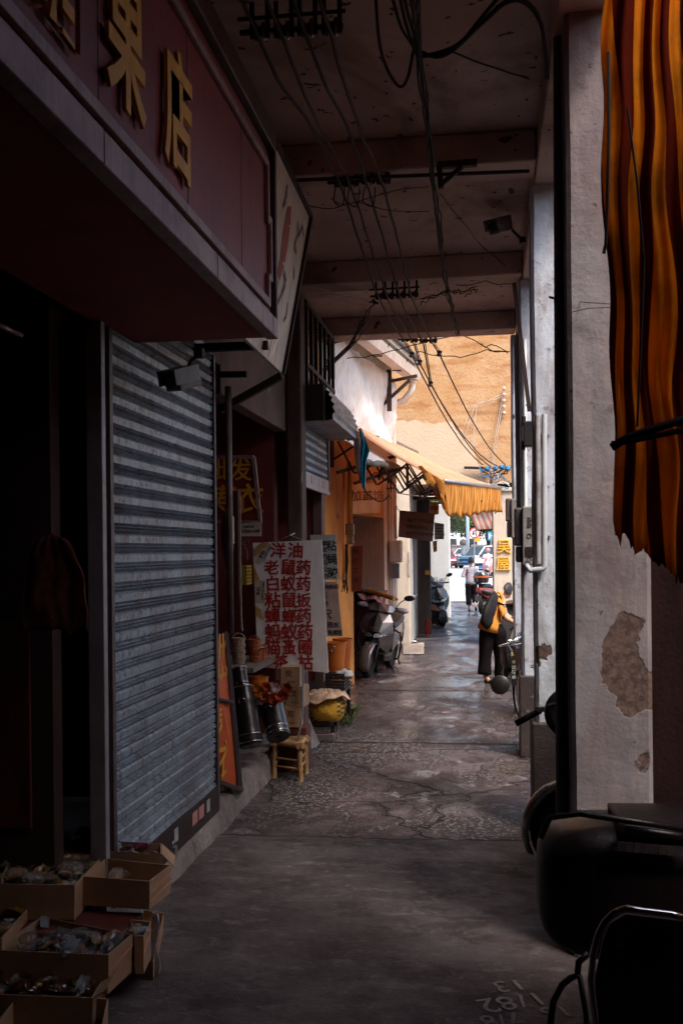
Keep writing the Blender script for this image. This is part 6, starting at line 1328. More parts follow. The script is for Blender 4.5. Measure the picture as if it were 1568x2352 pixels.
# person bending over in mustard shirt with a black backpack
by = 14.3; bl = Vector((PZ(1108, 1567).x+.04, by, 0))
b_ = thing('person', 'person in a mustard shirt bending forward beside the pillar, black backpack on', 'person', bl)
J = [((.12,.02,.86), (.11,.08)), ((.22,.05,.99), (.08,.07)), ((.36,.07,1.13), (.10,.07)), ((.44,.07,1.20), .055), ((.49,.07,1.23), .05),
     ((.40,-.13,1.10), .055), ((.50,-.22,.92), .042), ((.62,-.18,.80), .03), ((.40,.26,1.12), .055), ((.52,.32,.92), .042), ((.62,.26,.80), .03),
     ((.04,.0,.80), .09), ((-.005,.02,.45), .06), ((.0,.03,.09), .04), ((.05,-.08,.03), (.04,.022)),
     ((.20,.03,.80), .09), ((.21,.1,.45), .06), ((.23,.12,.09), .04), ((.27,.03,.03), (.04,.022))]
E = [(0,1),(1,2),(2,3),(3,4),(2,5),(5,6),(6,7),(2,8),(8,9),(9,10),(0,11),(11,12),(12,13),(13,14),(0,15),(15,16),(16,17),(17,18)]
hand((.62,-.18,.80), (.9,.1,-.35), (0,1,0), J, E, 7); hand((.62,.26,.80), (.9,-.1,-.35), (0,-1,0), J, E, 10)
skin_body('body', J, E, SKIN, b_)
def torso(nm, mat, secs_):
    m = MB(); out = []
    for c, rx, ry, ax in secs_:
        c = Vector(c); u = Vector((-math.sin(ax), 0, math.cos(ax))); v = Vector((0,1,0)); out.append([c+u*(rx*math.cos(a)*(1+.04*mnoise.noise(Vector((c.x*9, a, 3)))))+v*(ry*math.sin(a)) for a in [6.283*j/24 for j in range(24)]])
    m.loft(out); return obj(nm, m, mat, b_, local=True, smooth=True)
torso('shirt', CLOTHYEL, [((.04,.02,.74), .17, .18, R(75)), ((.08,.02,.86), .19, .20, R(62)), ((.18,.04,.97), .19, .21, R(50)), ((.27,.05,1.06), .19, .22, R(45)), ((.35,.06,1.13), .185, .235, R(42)), ((.42,.07,1.18), .14, .21, R(40)), ((.455,.07,1.215), .07, .09, R(38))])
limb('sleeve', [(.36,-.10,1.13), (.43,-.19,1.02), (.47,-.22,.95)], [.085,.075,.075], CLOTHYEL, b_, wr=.1); limb('sleeve', [(.36,.22,1.14), (.45,.3,1.02), (.5,.32,.95)], [.085,.075,.075], CLOTHYEL, b_, wr=.1)
limb('trouser_leg', [(.06,.0,.88), (.02,.01,.62), (-.005,.02,.35), (-.015,.02,.12)], [(.135,.14),(.11,.115),(.088,.095),(.098,.10)], CLOTHBLK, b_, wr=.06); limb('trouser_leg', [(.17,.02,.88), (.19,.07,.62), (.215,.1,.35), (.225,.11,.09)], [(.135,.14),(.11,.115),(.088,.095),(.10,.10)], CLOTHBLK, b_, wr=.06, seed=5)
headgeo(b_, Vector((.56,.06,1.285)), (.75,.0,.66), (.7,.1,-.7), HAIR)
for x, y in ((.01,.03), (.24,.12)): limb('sandal', [(x-.02, y+.05, .015), (x+.03, y-.05, .015), (x+.07, y-.14, .015)], [(.035,.012),(.042,.014),(.035,.012)], CLOTHBLK, b_)
bp = MB(); secs = []
o0 = Vector((-.02, -.10, .82)); o1 = Vector((.24, -.06, 1.17))
for i in range(12):
    f = i/11; c = lerp(o0, o1, f)+Vector((-.09, 0, .06)); k = (math.sin(math.pi*(.10+.84*f)))**.45; rx, ry = .115*k*(1.1-.25*f), .17*k*(1.12-.22*f)
    secs.append([c+Vector((-math.sin(R(50)), 0, math.cos(R(50))))*rx*(abs(math.cos(a))**.7*(1 if math.cos(a) > 0 else -1))*(1+.06*mnoise.noise(Vector((a*2, f*6, 1))))+Vector((0,1,0))*ry*(abs(math.sin(a))**.7*(1 if math.sin(a) > 0 else -1)) for a in [6.283*j/24 for j in range(24)]])
bp.loft(secs)
bk = thing('backpack', 'black backpack worn on the bent back of the person in mustard', 'backpack', bl+Vector((.05,-.1,.9)))
for i, v in enumerate(bp.v): c_ = Vector((.04, -.08, 1.03)); bp.v[i] = c_+(v-c_)*1.25+Vector((.11,-.08,-.01))+bl
obj('bag', bp, S('black_nylon', (.008,.006,.007), (.014,.010,.011), 8, .6, bs=.8, bsc=12, bd=.02, spec=.2), bk, smooth=True)
m = MB(); m.tube([bl+Vector(q) for q in ((.16,-.16,1.20), (.26,-.17,1.27), (.34,-.16,1.28), (.40,-.14,1.22), (.42,-.14,1.1))], (.022), 6, flat=.35); m.tube([bl+Vector(q) for q in ((.18,-.20,1.14), (.30,-.20,1.16), (.42,-.22,1.12), (.52,-.24,1.1))], .022, 6, flat=.35); obj('strap', m, CLOTHBLK, bk, smooth=True)
m = MB(); m.tube([bl+Vector(q) for q in ((.02,-.26,1.02), (-.06,-.28,.93), (-.1,-.26,.86))], .005, 5); m.cbox(bl+Vector((-.09,-.27,.95)), (.015,.01,.03)); obj('zip', m, GALV, bk)
def leanback(o, off):
    for v in o.data.vertices:
        p = v.co-off; k = min(1, max(0, (p.z-.72)/.2)); dx = p.x*(-.42)*k; dy = .55*p.x*k; v.co.x += dx; v.co.y += dy
for o_ in b_.children_recursive: leanback(o_, Vector())
for o_ in bk.children_recursive: leanback(o_, bl)
# motorbike the person bends over, mostly behind the pillar
mq = scooter('black scooter with a colourful wrapped seat beside the person in mustard', (.42, 14.9, 0), R(100), 0, BLKP, BLACKM)
m = MB(); m.ell((-.42, 0, .90), (.36, .17, .075), 18, 10); obj('seat_cover', m, S('blue_red_patterned_cover', (.45,.09,.05), (.10,.12,.25), 9, .3, coat=.5), mq, local=True, smooth=True)
# rider on the pink scooter
ry = 55; rl = Vector((PY(1120, 1320, ry).x, ry, gz(ry)))
PNK = S('pink_scooter_paint', (.55,.22,.24), (.48,.18,.20), 3, .25, coat=.6, bs=0)
scooter('pink scooter ridden towards the alley in front of the white car', rl, R(-92), 0, PNK, S('cream_panel', (.6,.5,.46), (.5,.4,.36), 5, .4))
rd = thing('person', 'person in a pale shirt and pink helmet riding the pink scooter', 'person', rl)
J = [((0,.15,.80), (.14,.11)), ((0,.12,1.0), (.13,.10)), ((0,.08,1.22), (.15,.10)), ((0,.05,1.32), .05), ((0,.05,1.38), .045), ((-.18,.06,1.22), .05), ((-.27,-.08,1.05), .04), ((-.28,-.27,1.07), .03), ((.18,.06,1.22), .05), ((.27,-.08,1.05), .04), ((.28,-.27,1.07), .03),
     ((-.12,.1,.78), .085), ((-.22,-.2,.70), .06), ((-.20,-.16,.36), .042), ((-.2,-.24,.33), .03), ((.12,.1,.78), .085), ((.22,-.2,.70), .06), ((.20,-.16,.36), .042), ((.2,-.24,.33), .03)]
E = [(0,1),(1,2),(2,3),(3,4),(2,5),(5,6),(6,7),(2,8),(8,9),(9,10),(0,11),(11,12),(12,13),(13,14),(0,15),(15,16),(16,17),(17,18)]
skin_body('body', J, E, SKIN, rd, 1)
m = MB(); m.loft([[(math.cos(a)*rx, math.sin(a)*ry_+y, z) for a in [6.283*j/20 for j in range(20)]] for z, rx, ry_, y in ((.80,.17,.14,.14),(1.0,.165,.13,.12),(1.18,.20,.125,.08),(1.28,.15,.09,.06),(1.32,.07,.06,.05))]); obj('shirt', m, S('pale_shirt', (.72,.66,.66), (.62,.54,.56), 6, .8), rd, local=True, smooth=True)
limb('sleeve', [(-.15,.06,1.25), (-.22,.0,1.14), (-.25,-.05,1.09)], [.07,.065,.065], bpy.data.materials['pale_shirt'], rd); limb('sleeve', [(.15,.06,1.25), (.22,.0,1.14), (.25,-.05,1.09)], [.07,.065,.065], bpy.data.materials['pale_shirt'], rd)
headgeo(rd, Vector((0,.03,1.47)), (0,0,1), (0,-1,0), HAIR)
m = MB(); m.ell((0,.045,1.52), (.135,.15,.125), 18, 10); obj('helmet', m, S('dull_pink_helmet', (.42,.20,.20), (.36,.16,.17), 5, .25, coat=.5, bs=0), rd, local=True, smooth=True)
limb('shorts', [(-.10,.15,.80), (-.18,-.05,.75), (-.21,-.15,.71)], [.12,.10,.09], bpy.data.materials['cream_panel'], rd); limb('shorts', [(.10,.15,.80), (.18,-.05,.75), (.21,-.15,.71)], [.12,.10,.09], bpy.data.materials['cream_panel'], rd)
# ------------------------------------------------------------------ trees, poles, signs, far wall
LEAF = S('dark_green_leaf', (.045,.085,.03), (.09,.13,.045), 1.2, .6, bs=0, trans=.2); BARK = S('grey_brown_bark', (.10,.08,.07), (.06,.045,.04), 4, .9)
def tree(label, loc, h, R_, n, seed):
    t = thing('broadleaf_tree', label, 'tree', loc, group='roadside trees'); q = random.Random(seed)
    m = MB(); top = Vector((0,0,h*.55)); P = [Vector((.0,0,0)), Vector((.1,0,h*.2)), Vector((-.1,.1,h*.4)), top]; m.tube(P, [.32,.24,.18,.1], 10)
    cl = []
    for i in range(11):
        a = 6.283*i/11+q.uniform(-.3, .3); e = q.uniform(.1, 1.2); d = Vector((math.cos(a)*math.cos(e), math.sin(a)*math.cos(e), math.sin(e)))*R_*q.uniform(.55, .95); b0 = P[q.choice((1,2,2,3))]; m.tube([b0, b0+d*.5+Vector((0,0,.2)), top*.8+d], [.09,.06,.025], 6); cl.append(top*.85+d)
    obj('trunk', m, BARK, t, local=True, smooth=True)
    m = MB()
    for i in range(46): 
        a = q.uniform(0, 6.28); e = q.uniform(-.7, 1.4); cl.append(Vector((0,0,h*.58))+Vector((math.cos(a)*math.cos(e)*R_, math.sin(a)*math.cos(e)*R_, math.sin(e)*R_*.75))*q.uniform(.35, 1))
    for i in range(n):
        c = q.choice(cl)+Vector((q.gauss(0, .55), q.gauss(0, .55), q.gauss(0, .38))); u = Vector((q.uniform(-1, 1), q.uniform(-1, 1), q.uniform(-.6, .6))).normalized(); w_ = u.cross(Vector((q.uniform(-1, 1), q.uniform(-1, 1), 1))).normalized(); s = q.uniform(.12, .26)
        m.poly([c-u*s, c+w_*s*.5, c+u*s, c-w_*s*.5])
    obj('crown', m, LEAF, t, local=True, fix=False); return t
for i, (u, y, h, r) in enumerate(((1030, 118, 9.5, 4.6), (1075, 128, 9, 4.2), (960, 122, 10, 5), (1120, 132, 8.5, 4.2), (1190, 125, 9.5, 5))):
    tree(['large dark green tree beyond the white cars, left of the lamp pole', 'dark green tree right behind the blue grey lamp pole', 'green tree farthest left beyond the road', 'green tree right of the no turning sign', 'green tree farthest right beyond the road'][i], cp(y, u), h, r, 5200, i+3)
lp = thing('lamp_pole', 'tall blue grey street pole rising in front of the dark trees', 'pole', cp(92, 1074)); g = cp(92, 1074)
m = MB(); m.tube([g, g+Vector((0,0,7.5))], [.17,.13], 14); obj('shaft', m, S('blue_grey_pole', (.34,.44,.50), (.28,.37,.42), 3, .4), lp, smooth=True); m = MB(); m.box((g.x-.25, g.y-.25, g.z), (g.x+.25, g.y+.25, g.z+.5)); obj('plinth', m, GALV, lp, bevel=.03)
ns = thing('road_sign', 'round red ringed no U turn sign on a thin post with a small yellow plate', 'road sign', cp(58, 1089)); g = cp(58, 1089); c = PY(1089, 1224, 58)
m = MB(); m.tube([g, (g.x, 58, c.z+.2)], .04, 8); obj('post', m, GALV, ns); m = MB(); m.lathe((c.x, 57.95, c.z), [(.02,.0),(.30,0),(.30,.02),(.02,.02)], 32, axis=(0,-1,0)); obj('disc', m, WPAINT, ns)
REDP = S('sign_red', (.60,.06,.04), (.5,.05,.035), 4, .4, bs=0)
m = MB(); m.torus((c.x, 57.925, c.z), .275, .03, (0,1,0), 36, 6); obj('red_ring', m, REDP, ns)
m = MB(); m.tube([(c.x+.09,57.915,c.z-.15),(c.x+.09,57.915,c.z+.05),(c.x+.05,57.915,c.z+.13),(c.x-.03,57.915,c.z+.13),(c.x-.08,57.915,c.z+.05),(c.x-.08,57.915,c.z-.06)], .026, 8); m.poly([(c.x-.15,57.91,c.z-.04),(c.x-.08,57.91,c.z-.15),(c.x-.01,57.91,c.z-.04)]); obj('arrow', m, BLACKM, ns, fix=False)
m = MB(); m.beam((c.x-.19,57.905,c.z+.19), (c.x+.19,57.905,c.z-.19), .035, .01); obj('slash', m, REDP, ns)
m = MB(); q = PY(1094, 1240, 58); m.box((q.x-.14, 57.93, q.z-.1), (q.x+.2, 57.96, q.z+.17)); obj('small_plate', m, SIGNYEL, ns)
bs_ = thing('direction_sign', 'small blue direction sign on a post near the far wall', 'road sign', cp(98, 1126)); q = PY(1127, 1231, 98); g = cp(98, 1127)
m = MB(); m.box((q.x-.32, 98, q.z-.42), (q.x+.32, 98.05, q.z+.42)); obj('panel', m, S('sign_blue', (.04,.25,.42), (.03,.22,.38), 4, .4), bs_); m = MB(); m.tube([g, q], .05, 8); obj('post', m, GALV, bs_)
m = MB(); m.box((q.x-.2, 97.98, q.z-.25), (q.x-.1, 98, q.z+.25)); m.box((q.x-.1, 97.98, q.z-.02), (q.x+.1, 98, q.z+.06)); m.box((q.x+.1, 97.98, q.z-.25), (q.x+.2, 98, q.z+.25)); obj('white_marks', m, WPAINT, bs_)
tl = thing('traffic_signal', 'grey pedestrian signal box on a thin post at the left of the road view', 'traffic light', cp(70, 1016)); g = cp(70, 1019); q = PY(1019, 1212, 70)
m = MB(); m.tube([g, (g.x, 70, q.z)], .05, 8); obj('post', m, GALV, tl); m = MB(); m.box((q.x-.2, 69.9, q.z-.5), (q.x+.2, 70.1, q.z+.45)); obj('box', m, S('grey_signal_box', (.30,.33,.34), (.24,.27,.28), 4, .5), tl, bevel=.04)
m = MB()
for z in (-.28, .0, .26): m.lathe((q.x, 69.89, q.z+z), [(.11,0),(.12,.02),(.1,.06)], 14, axis=(0,-1,0))
obj('lens', m, S('signal_lens', (.08,.10,.10), (.05,.06,.06), 4, .2), tl)
fw = thing('garden_wall', 'long low grey wall with coping beyond the parked cars', 'wall', (-5, 140, 0)); z0 = gz(140)
m = MB(); m.box((-40, 140, z0-.3), (40, 140.4, z0+1.7)); obj('wall', m, S('grey_roadside_wall', (.30,.30,.31), (.22,.22,.23), .8, .8), fw); m = MB(); m.box((-40, 139.9, z0+1.7), (40, 140.5, z0+1.9)); obj('coping', m, S('dull_pinkish_coping', (.38,.26,.25), (.3,.2,.19), 1, .8), fw)
m = MB(); m.box((-14, 121, gz(121)-.1), (-5.5, 124, gz(121)+.5)); tag(obj('flower_bed', m, S('red_flower_bed', (.35,.05,.06), (.06,.10,.04), 3, .9, bs=1), bevel=.1), 'low red flower bed by the road left of the white saloon', 'flower bed')
pb = thing('distant_building', 'pale building seen between the trees above the grey wall', 'building', (0, 210, 1))
m = MB(); m.box((-60, 210, 0), (60, 225, 16)); obj('wall', m, S('pale_facade', (.62,.63,.62), (.52,.53,.53), .5, .8), pb)
for i in range(14):
    for j in range(4): m = MB(); m.box((-30+i*4.3, 209.9, 2.5+j*3.4), (-28+i*4.3, 209.99, 4.4+j*3.4)); obj('window', m, GLASS, pb)
bo = thing('stone_ball', 'dark round stone ball standing before the grey wall under the tree', 'bollard', cp(110, 1064)); q = cp(110, 1064); m = MB(); m.ell((q.x, q.y, 2.75), (.42,.42,.42), 16, 10); obj('ball', m, BARK, bo, smooth=True); m = MB(); m.lathe((q.x, q.y, q.z), [(.4,0),(.4,.2),(.25,.4),(.22,1.2),(.3,1.8)], 14); obj('pedestal', m, GALV, bo)

# ------------------------------------------------------------------ things along the alley beyond the arcade
bs2 = thing('hanging_sign', 'dark brown wooden sign board with small black characters hanging askew over the alley', 'sign', PY(955, 1205, 16.5))
cs = [(917,1172),(998,1180),(993,1244),(914,1233)]; ys_ = (16.3, 16.6, 16.6, 16.3)
P = [PY(u, v, y) for (u, v), y in zip(cs, ys_)]; m = MB(); m.hexa([p+Vector((0,.03,0)) for p in P], P); obj('board', m, S('rusty_brown_board', (.075,.024,.012), (.05,.015,.009), 3, .7, streak=((.05,.02,.015), .6)), bs2, bevel=.004)
tl_ = ('毒老粘蟑蚂粘猫狗', '鼠鼠鼠螂蚁蝇蚤蚤', '药夹板药药胶圈圈')
its = []
for r_, row in enumerate(tl_):
    for c_, ch in enumerate(row): u = 924+c_*9.6; v = 1193+r_*15.5+c_*.9; its.append((ch, FACE(PY(u, v, 16.4)+Vector((0,-.03,0)), R(-4)), .068))
letters('lettering', its, BLACKINK, bs2, fat=.02)
m = MB(); m.tube([P[0], P[0]+Vector((-.25,.2,.12))], .006, 5); m.tube([P[3], PY(893,1241,16.5)], .006, 5); m.tube([P[1], P[1]+Vector((.0,.3,.5))], .006, 5); obj('wire', m, IRON, bs2)
t, P = board('rolled_shutter_box', 'pale grey ribbed box beside the hanging brown sign in the passage', 'shutter box', [(997,1200),(1018,1203),(1018,1238),(997,1239)], 22.3, S('pale_grey_ribs', (.30,.30,.30), (.2,.2,.2), 6, .5), .3)
for i in range(5): m = MB(); m.beam(PY(997, 1206+i*7, 22.28), PY(1018, 1208+i*6.6, 22.28), .012); obj('rib', m, IRON, t)
LY = S('yellow_poster', (.72,.38,.04), (.62,.30,.03), 5, .5)
t, P = board('poster', 'small yellow poster with orange print on the passage wall', 'poster', [(993,1244),(1003,1241),(1003,1266),(995,1269)], 22.6, LY, .01); letters('lettering', [('优', on(999,1251,22.6), .07), ('惠', on(999,1260,22.6), .07)], S('orange_print', (.5,.13,.02), (.4,.1,.02), 9, .5), t)
t, P = board('lit_sign', 'yellow and red sign panel at the far top left of the passage', 'sign', [(986,1153),(1007,1153),(1007,1181),(986,1184)], 24.0, LY, .02); m = MB(); a = PY(986,1172,23.98); b = PY(1007,1162,23.98); m.box((a.x, 23.97, a.z), (b.x, 23.995, b.z)); obj('red_band', m, REDP, t)
t, P = board('plate', 'small yellow plate low on the passage wall', 'sign', [(976,1310),(986,1310),(986,1320),(976,1320)], 22.3, LY, .01)
t, P = board('poster', 'long narrow faded poster beside the dark window of the passage', 'poster', [(937,1266),(943,1267),(943,1320),(937,1323)], 19.96, PAPER, .008)
t, P = board('plastic_sign', 'faded orange plastic banner above the dark house doorway', 'banner', [(809,1112),(874,1108),(872,1178),(809,1180)], (13.9, 15.5, 15.5, 13.9), S('faded_orange_banner', (.70,.36,.09), (.58,.26,.05), 3, .5, spots=((.2,.08,.03), 3, .66, .08), bs=.6, bsc=7), .01)
letters('lettering', [('加工', FACE(PY(830,1140,13.8)), .16), ('首饰', FACE(PY(856,1140,14.5)), .16)], S('faint_orange_print', (.45,.18,.04), (.38,.14,.03), 9, .6), t)
t, P = board('plank_sign', 'upright dark red plank sign with black characters in the house doorway', 'sign', [(803,1255),(834,1252),(831,1356),(801,1360)], 14.0, S('dull_red_plank', (.22,.045,.02), (.15,.03,.015), 3, .7), .02)
letters('lettering', [(c, on(817, 1267+i*22, 14.0, .012), .085) for i, c in enumerate('特价工猪')], BLACKINK, t)
hb2 = thing('meter_box', 'small brownish meter box with a glass cover beside the dark house doorway', 'electric box', PY(800,1225,13.2))
m = MB(); px_box(m, 792, 1202, 812, 1230, 13.4, .1); obj('case', m, S('brown_plastic', (.24,.13,.07), (.17,.09,.05), 5, .35), hb2, bevel=.02); m = MB(); px_box(m, 796, 1230.5, 811, 1250, 13.42, .08); obj('glass_cover', m, S('amber_glass', (.3,.17,.09), (.2,.1,.05), 5, .15), hb2, bevel=.01)
m = MB(); m.tube(K((802,1060,13.35),(803,1202,13.4)), .03, 8); m.tube(K((790,1080,13.1),(789,1320,13.1)), .015, 8); tag(obj('conduit', m, H2M, smooth=True), 'orange brown conduits beside the small meter box of the house', 'pipe')
m = MB()
for i in range(12): u = 792+rf.uniform(-5, 8); m.tube(K((795+rf.uniform(-3,5),1250,13.3),(u,1290,13.3),(u+rf.uniform(-4,4),1330,13.3),(u+rf.uniform(-7,7),1350+rf.uniform(0,14),13.3)), .006, 4)
tag(obj('hanging_wires', m, CABLE), 'bunch of black wires dangling below the small brownish meter box', 'wires')
# covered cart behind the scooter, bamboo poles on it
cv = thing('covered_cart', 'dark goods cart covered with tarpaulin and a pink cloth behind the big scooter', 'cart', PZ(835, 1500))
x0 = PY(784, 1450, 15.6).x; x1 = PY(878, 1450, 15.6).x
def tp(u, v):
    a = math.pi*v; w_ = (x1-x0)/2; x = (x0+x1)/2-w_*math.cos(a)*(1 if abs(math.cos(a)) < .8 else 1); z = .42+.84*min(1, math.sin(a)*1.9)+.03*mnoise.noise(Vector((u*5, v*7, 1))); return Vector((x+.02*math.sin(u*17+v*9), 15.4+.9*u, z))
gridobj('tarpaulin', tp, 24, 40, S('black_shiny_sheet', (.022,.018,.02), (.04,.032,.034), 6, .35, bs=.8, bsc=9, bd=.03), cv, solid=.01)
m = MB(); m.box((x0+.04, 15.45, .36), (x1-.04, 16.25, 1.1)); obj('box', m, DARKWOOD, cv)
for x in (x0+.08, x1-.1): 
    for y in (15.5, 16.15): m = MB(); m.torus((x, y, .18), .15, .035, (1,0,0), 20, 6); obj('wheel', m, RUBBER, cv, smooth=True)
PKC = S('dusty_pink_cloth', (.40,.20,.17), (.30,.13,.11), 4, .8, bs=.6, bsc=9, bd=.03)
def pk(u, v): q = PY(820+62*u, 1357+6*math.sin(u*3)+ (26+10*math.sin(u*8))*v*(.3+u*.8), 15.28-.1*v+.03*math.sin(u*14+v*4)); return q+Vector((0,.5*(1-v),0))
tag(gridobj('cloth', pk, 24, 12, PKC, solid=.012), 'dusty pink cloth draped over the right end of the covered cart', 'cloth')
m = MB(); P_, rr_ = nodes(PY(846,1356,15.3), PY(905,1375,15.0), .035, 4); m.tube(P_, rr_, 10); tag(obj('bamboo_pole', m, S('orange_bamboo', (.50,.24,.06), (.4,.17,.04), 6, .4), smooth=50), 'thick orange bamboo pole lying on top of the covered cart', 'pole')
m = MB(); P_, rr_ = nodes(PY(872,1366,15.4), PY(912,1377,15.1), .02, 3); m.tube(P_, rr_, 8); tag(obj('bamboo_pole', m, BAM, smooth=50), 'thin yellow bamboo pole beside the thick orange one', 'pole')
# passage clutter
bc2 = thing('bamboo_cage', 'upright bamboo crate leaning by the passage wall under bundled sticks', 'crate', PZ(990, 1436))
g = PZ(990, 1436); m = MB()
for i in range(12): m.tube([(g.x-.16+.03*i, g.y, .05), (g.x-.16+.03*i, g.y+.02, .60)], .010, 5)
obj('slats', m, BAM, bc2); m = MB()
for z in (.08, .58): m.tube([(g.x-.18, g.y-.01, z), (g.x+.19, g.y-.01, z)], .016, 6)
for x in (-.18, .19): m.tube([(g.x+x, g.y, .0), (g.x+x, g.y, .64)], .018, 6)
obj('frame', m, BAM, bc2)
m = MB()
for i in range(130):
    a = PZ(1005, 1437)+Vector((rf.uniform(-.14,.14), rf.uniform(-.1,.1), rf.uniform(0,.05))); m.tube([a, a+Vector((rf.uniform(-.05,.05)-.03, .02, rf.uniform(.5,1.2)))], .006, 4)
tag(obj('twig_bundle', m, S('dry_twigs', (.17,.11,.08), (.10,.06,.045), 20, .9)), 'upright bundle of dry twigs in front of the black scooter in the passage', 'twigs')
m = MB()
for i in range(6): m.tube(K((974+i*2,1388+i*2,22.9),(1000+i*1.5,1392+i*2,22.9)), .025, 6)
tag(obj('bamboo_sticks', m, S('reddish_bamboo', (.5,.27,.14), (.36,.18,.09), 6, .5)), 'loose reddish bamboo sticks lying across the bamboo crate', 'sticks')
g = PZ(982, 1458); m = MB(); m.lathe(g, [(.055,0),(.062,.01),(.066,.30),(.068,.31),(.05,.33),(.03,.34)], 16); tag(obj('red_canister', m, S('red_canister', (.36,.045,.02), (.28,.03,.015), 5, .4), smooth=40), 'small red canister on the ground against the dark door post', 'canister')
g = PZ(980, 1440); m = MB(); m.box((g.x-.06, g.y+.1, 0), (g.x+.09, g.y+.3, .75)); tag(obj('dark_cabinet', m, DARKWOOD, bevel=.01), 'narrow dark cabinet behind the small red canister', 'cabinet')
def sheet(u, v): q = PZ(925+48*u, 1502-18*v-(9*u*v), .012); return q+Vector((0,0,.012*mnoise.noise(Vector((u*6, v*5, 2)))+.06*v*(1-u)*.5))
tag(gridobj('plastic_sheet', sheet, 16, 10, S('tan_plastic_sheet', (.55,.45,.35), (.46,.36,.27), 4, .4, bs=.5), solid=.004), 'tan plastic sheet lying on the paving behind the big scooter', 'plastic sheet')
tag(crumple(None, PZ(950, 1473, .02), (.06,.05,.02), FILM, 'litter', seed=8), 'tiny crumpled white litter at the foot of the pale passage wall', 'litter')
# ------------------------------------------------------------------ cardboard boxes of wrapped snacks, lower left
def quad(cs, z): return [PZ(u, v, z) for u, v in cs]
CIN = S('inner_cardboard', (.16,.095,.065), (.11,.065,.045), 5, .9)
STR_ = S('orange_plastic_string', (.62,.20,.10), (.5,.14,.07), 12, .35)
GBX = 'cardboard boxes of wrapped snacks'
def cbx(label, rim, z, h, flaps=(), strings=0):
    """rim: front-left, front-right, back-right, back-left corners in photo pixels at height z"""
    P = quad(rim, z); c = sum(P, Vector())/4; t = thing('snack_box', label, 'box', (c.x, c.y, z-h), group=GBX); th = .005
    ins = [p+(c-p).normalized()*th*1.5 for p in P]; lo = [Vector((p.x+(c.x-p.x)*.03, p.y+(c.y-p.y)*.03, z-h)) for p in P]; il = [Vector((p.x, p.y, z-h+.006)) for p in ins]
    m = MB(); a = [m.pt(p) for p in P]; b = [m.pt(p) for p in ins]; e = [m.pt(p) for p in lo]; f = [m.pt(p) for p in il]
    for k in range(4):
        n = (k+1) % 4; m.face([a[k], a[n], b[n], b[k]]); m.face([a[k], e[k], e[n], a[n]]); m.face([b[k], b[n], f[n], f[k]])
    m.face(e); m.face(f[::-1]); obj('carton', m, CARD, t)
    for (i, j, du, out) in flaps:      # a flap on edge i-j, reaching 'out' metres outward and du up
        p, q = P[i], P[j]; mid = (p+q)/2; o = (mid-c); o.z = 0; o.normalize(); m = MB()
        m.hexa([p+Vector((0,0,-.002)), q+Vector((0,0,-.002)), q+o*out+Vector((0,0,du-.004)), p+o*out*.9+Vector((0,0,du-.004))], [p+Vector((0,0,.002)), q+Vector((0,0,.002)), q+o*out+Vector((0,0,du)), p+o*out*.9+Vector((0,0,du))]); obj('flap', m, CARD, t)
    for s in range(strings):
        m = MB(); zz = z-h*(.35+.3*s); Q = [p.lerp(l, (z-zz)/h)+(p-c).normalized()*.003 for p, l in zip(P, lo)]; m.tube([Q[1]+Vector((0,0,-.01)), (Q[1]+Q[2])/2, Q[2]+Vector((0,0,.012))], .0022, 5); obj('string', m, STR_, t)
    return P, t
def wrapmat(name, c, c2):
    m, nt, b, co = newmat(name); base = mix(nt, ramp(nt, nz(nt, co, 38, 4), [(.4, 0.0), (.6, 1.0)]), c, c2); nt.links.new(base, b.inputs['Base Color']); b.inputs['Roughness'].default_value = .28
    b.inputs['Metallic'].default_value = .6 if 'silver' in name or 'magenta' in name or 'clear' in name else 0; b.inputs['Coat Weight'].default_value = 1.0; b.inputs['Coat Roughness'].default_value = .06; bump(nt, b, nz(nt, co, 55, 5, .6, 1.5), 1.0, .03); return m
WR = [wrapmat('golden_pastry_in_film', (.88,.46,.13), (.55,.24,.06)), wrapmat('brown_snack_in_film', (.60,.28,.12), (.32,.14,.06)), wrapmat('clear_film_pack', (.75,.68,.65), (.34,.26,.22)), wrapmat('dark_snack_pack', (.07,.035,.03), (.16,.09,.07)), wrapmat('magenta_wrapper', (.45,.05,.16), (.25,.03,.08)), wrapmat('silver_blue_wrapper', (.75,.82,.92), (.42,.48,.56)), wrapmat('yellow_wrapper', (.55,.36,.04), (.3,.14,.03)), wrapmat('red_snack_pack', (.28,.04,.02), (.12,.02,.02))]
pk_protos = {}
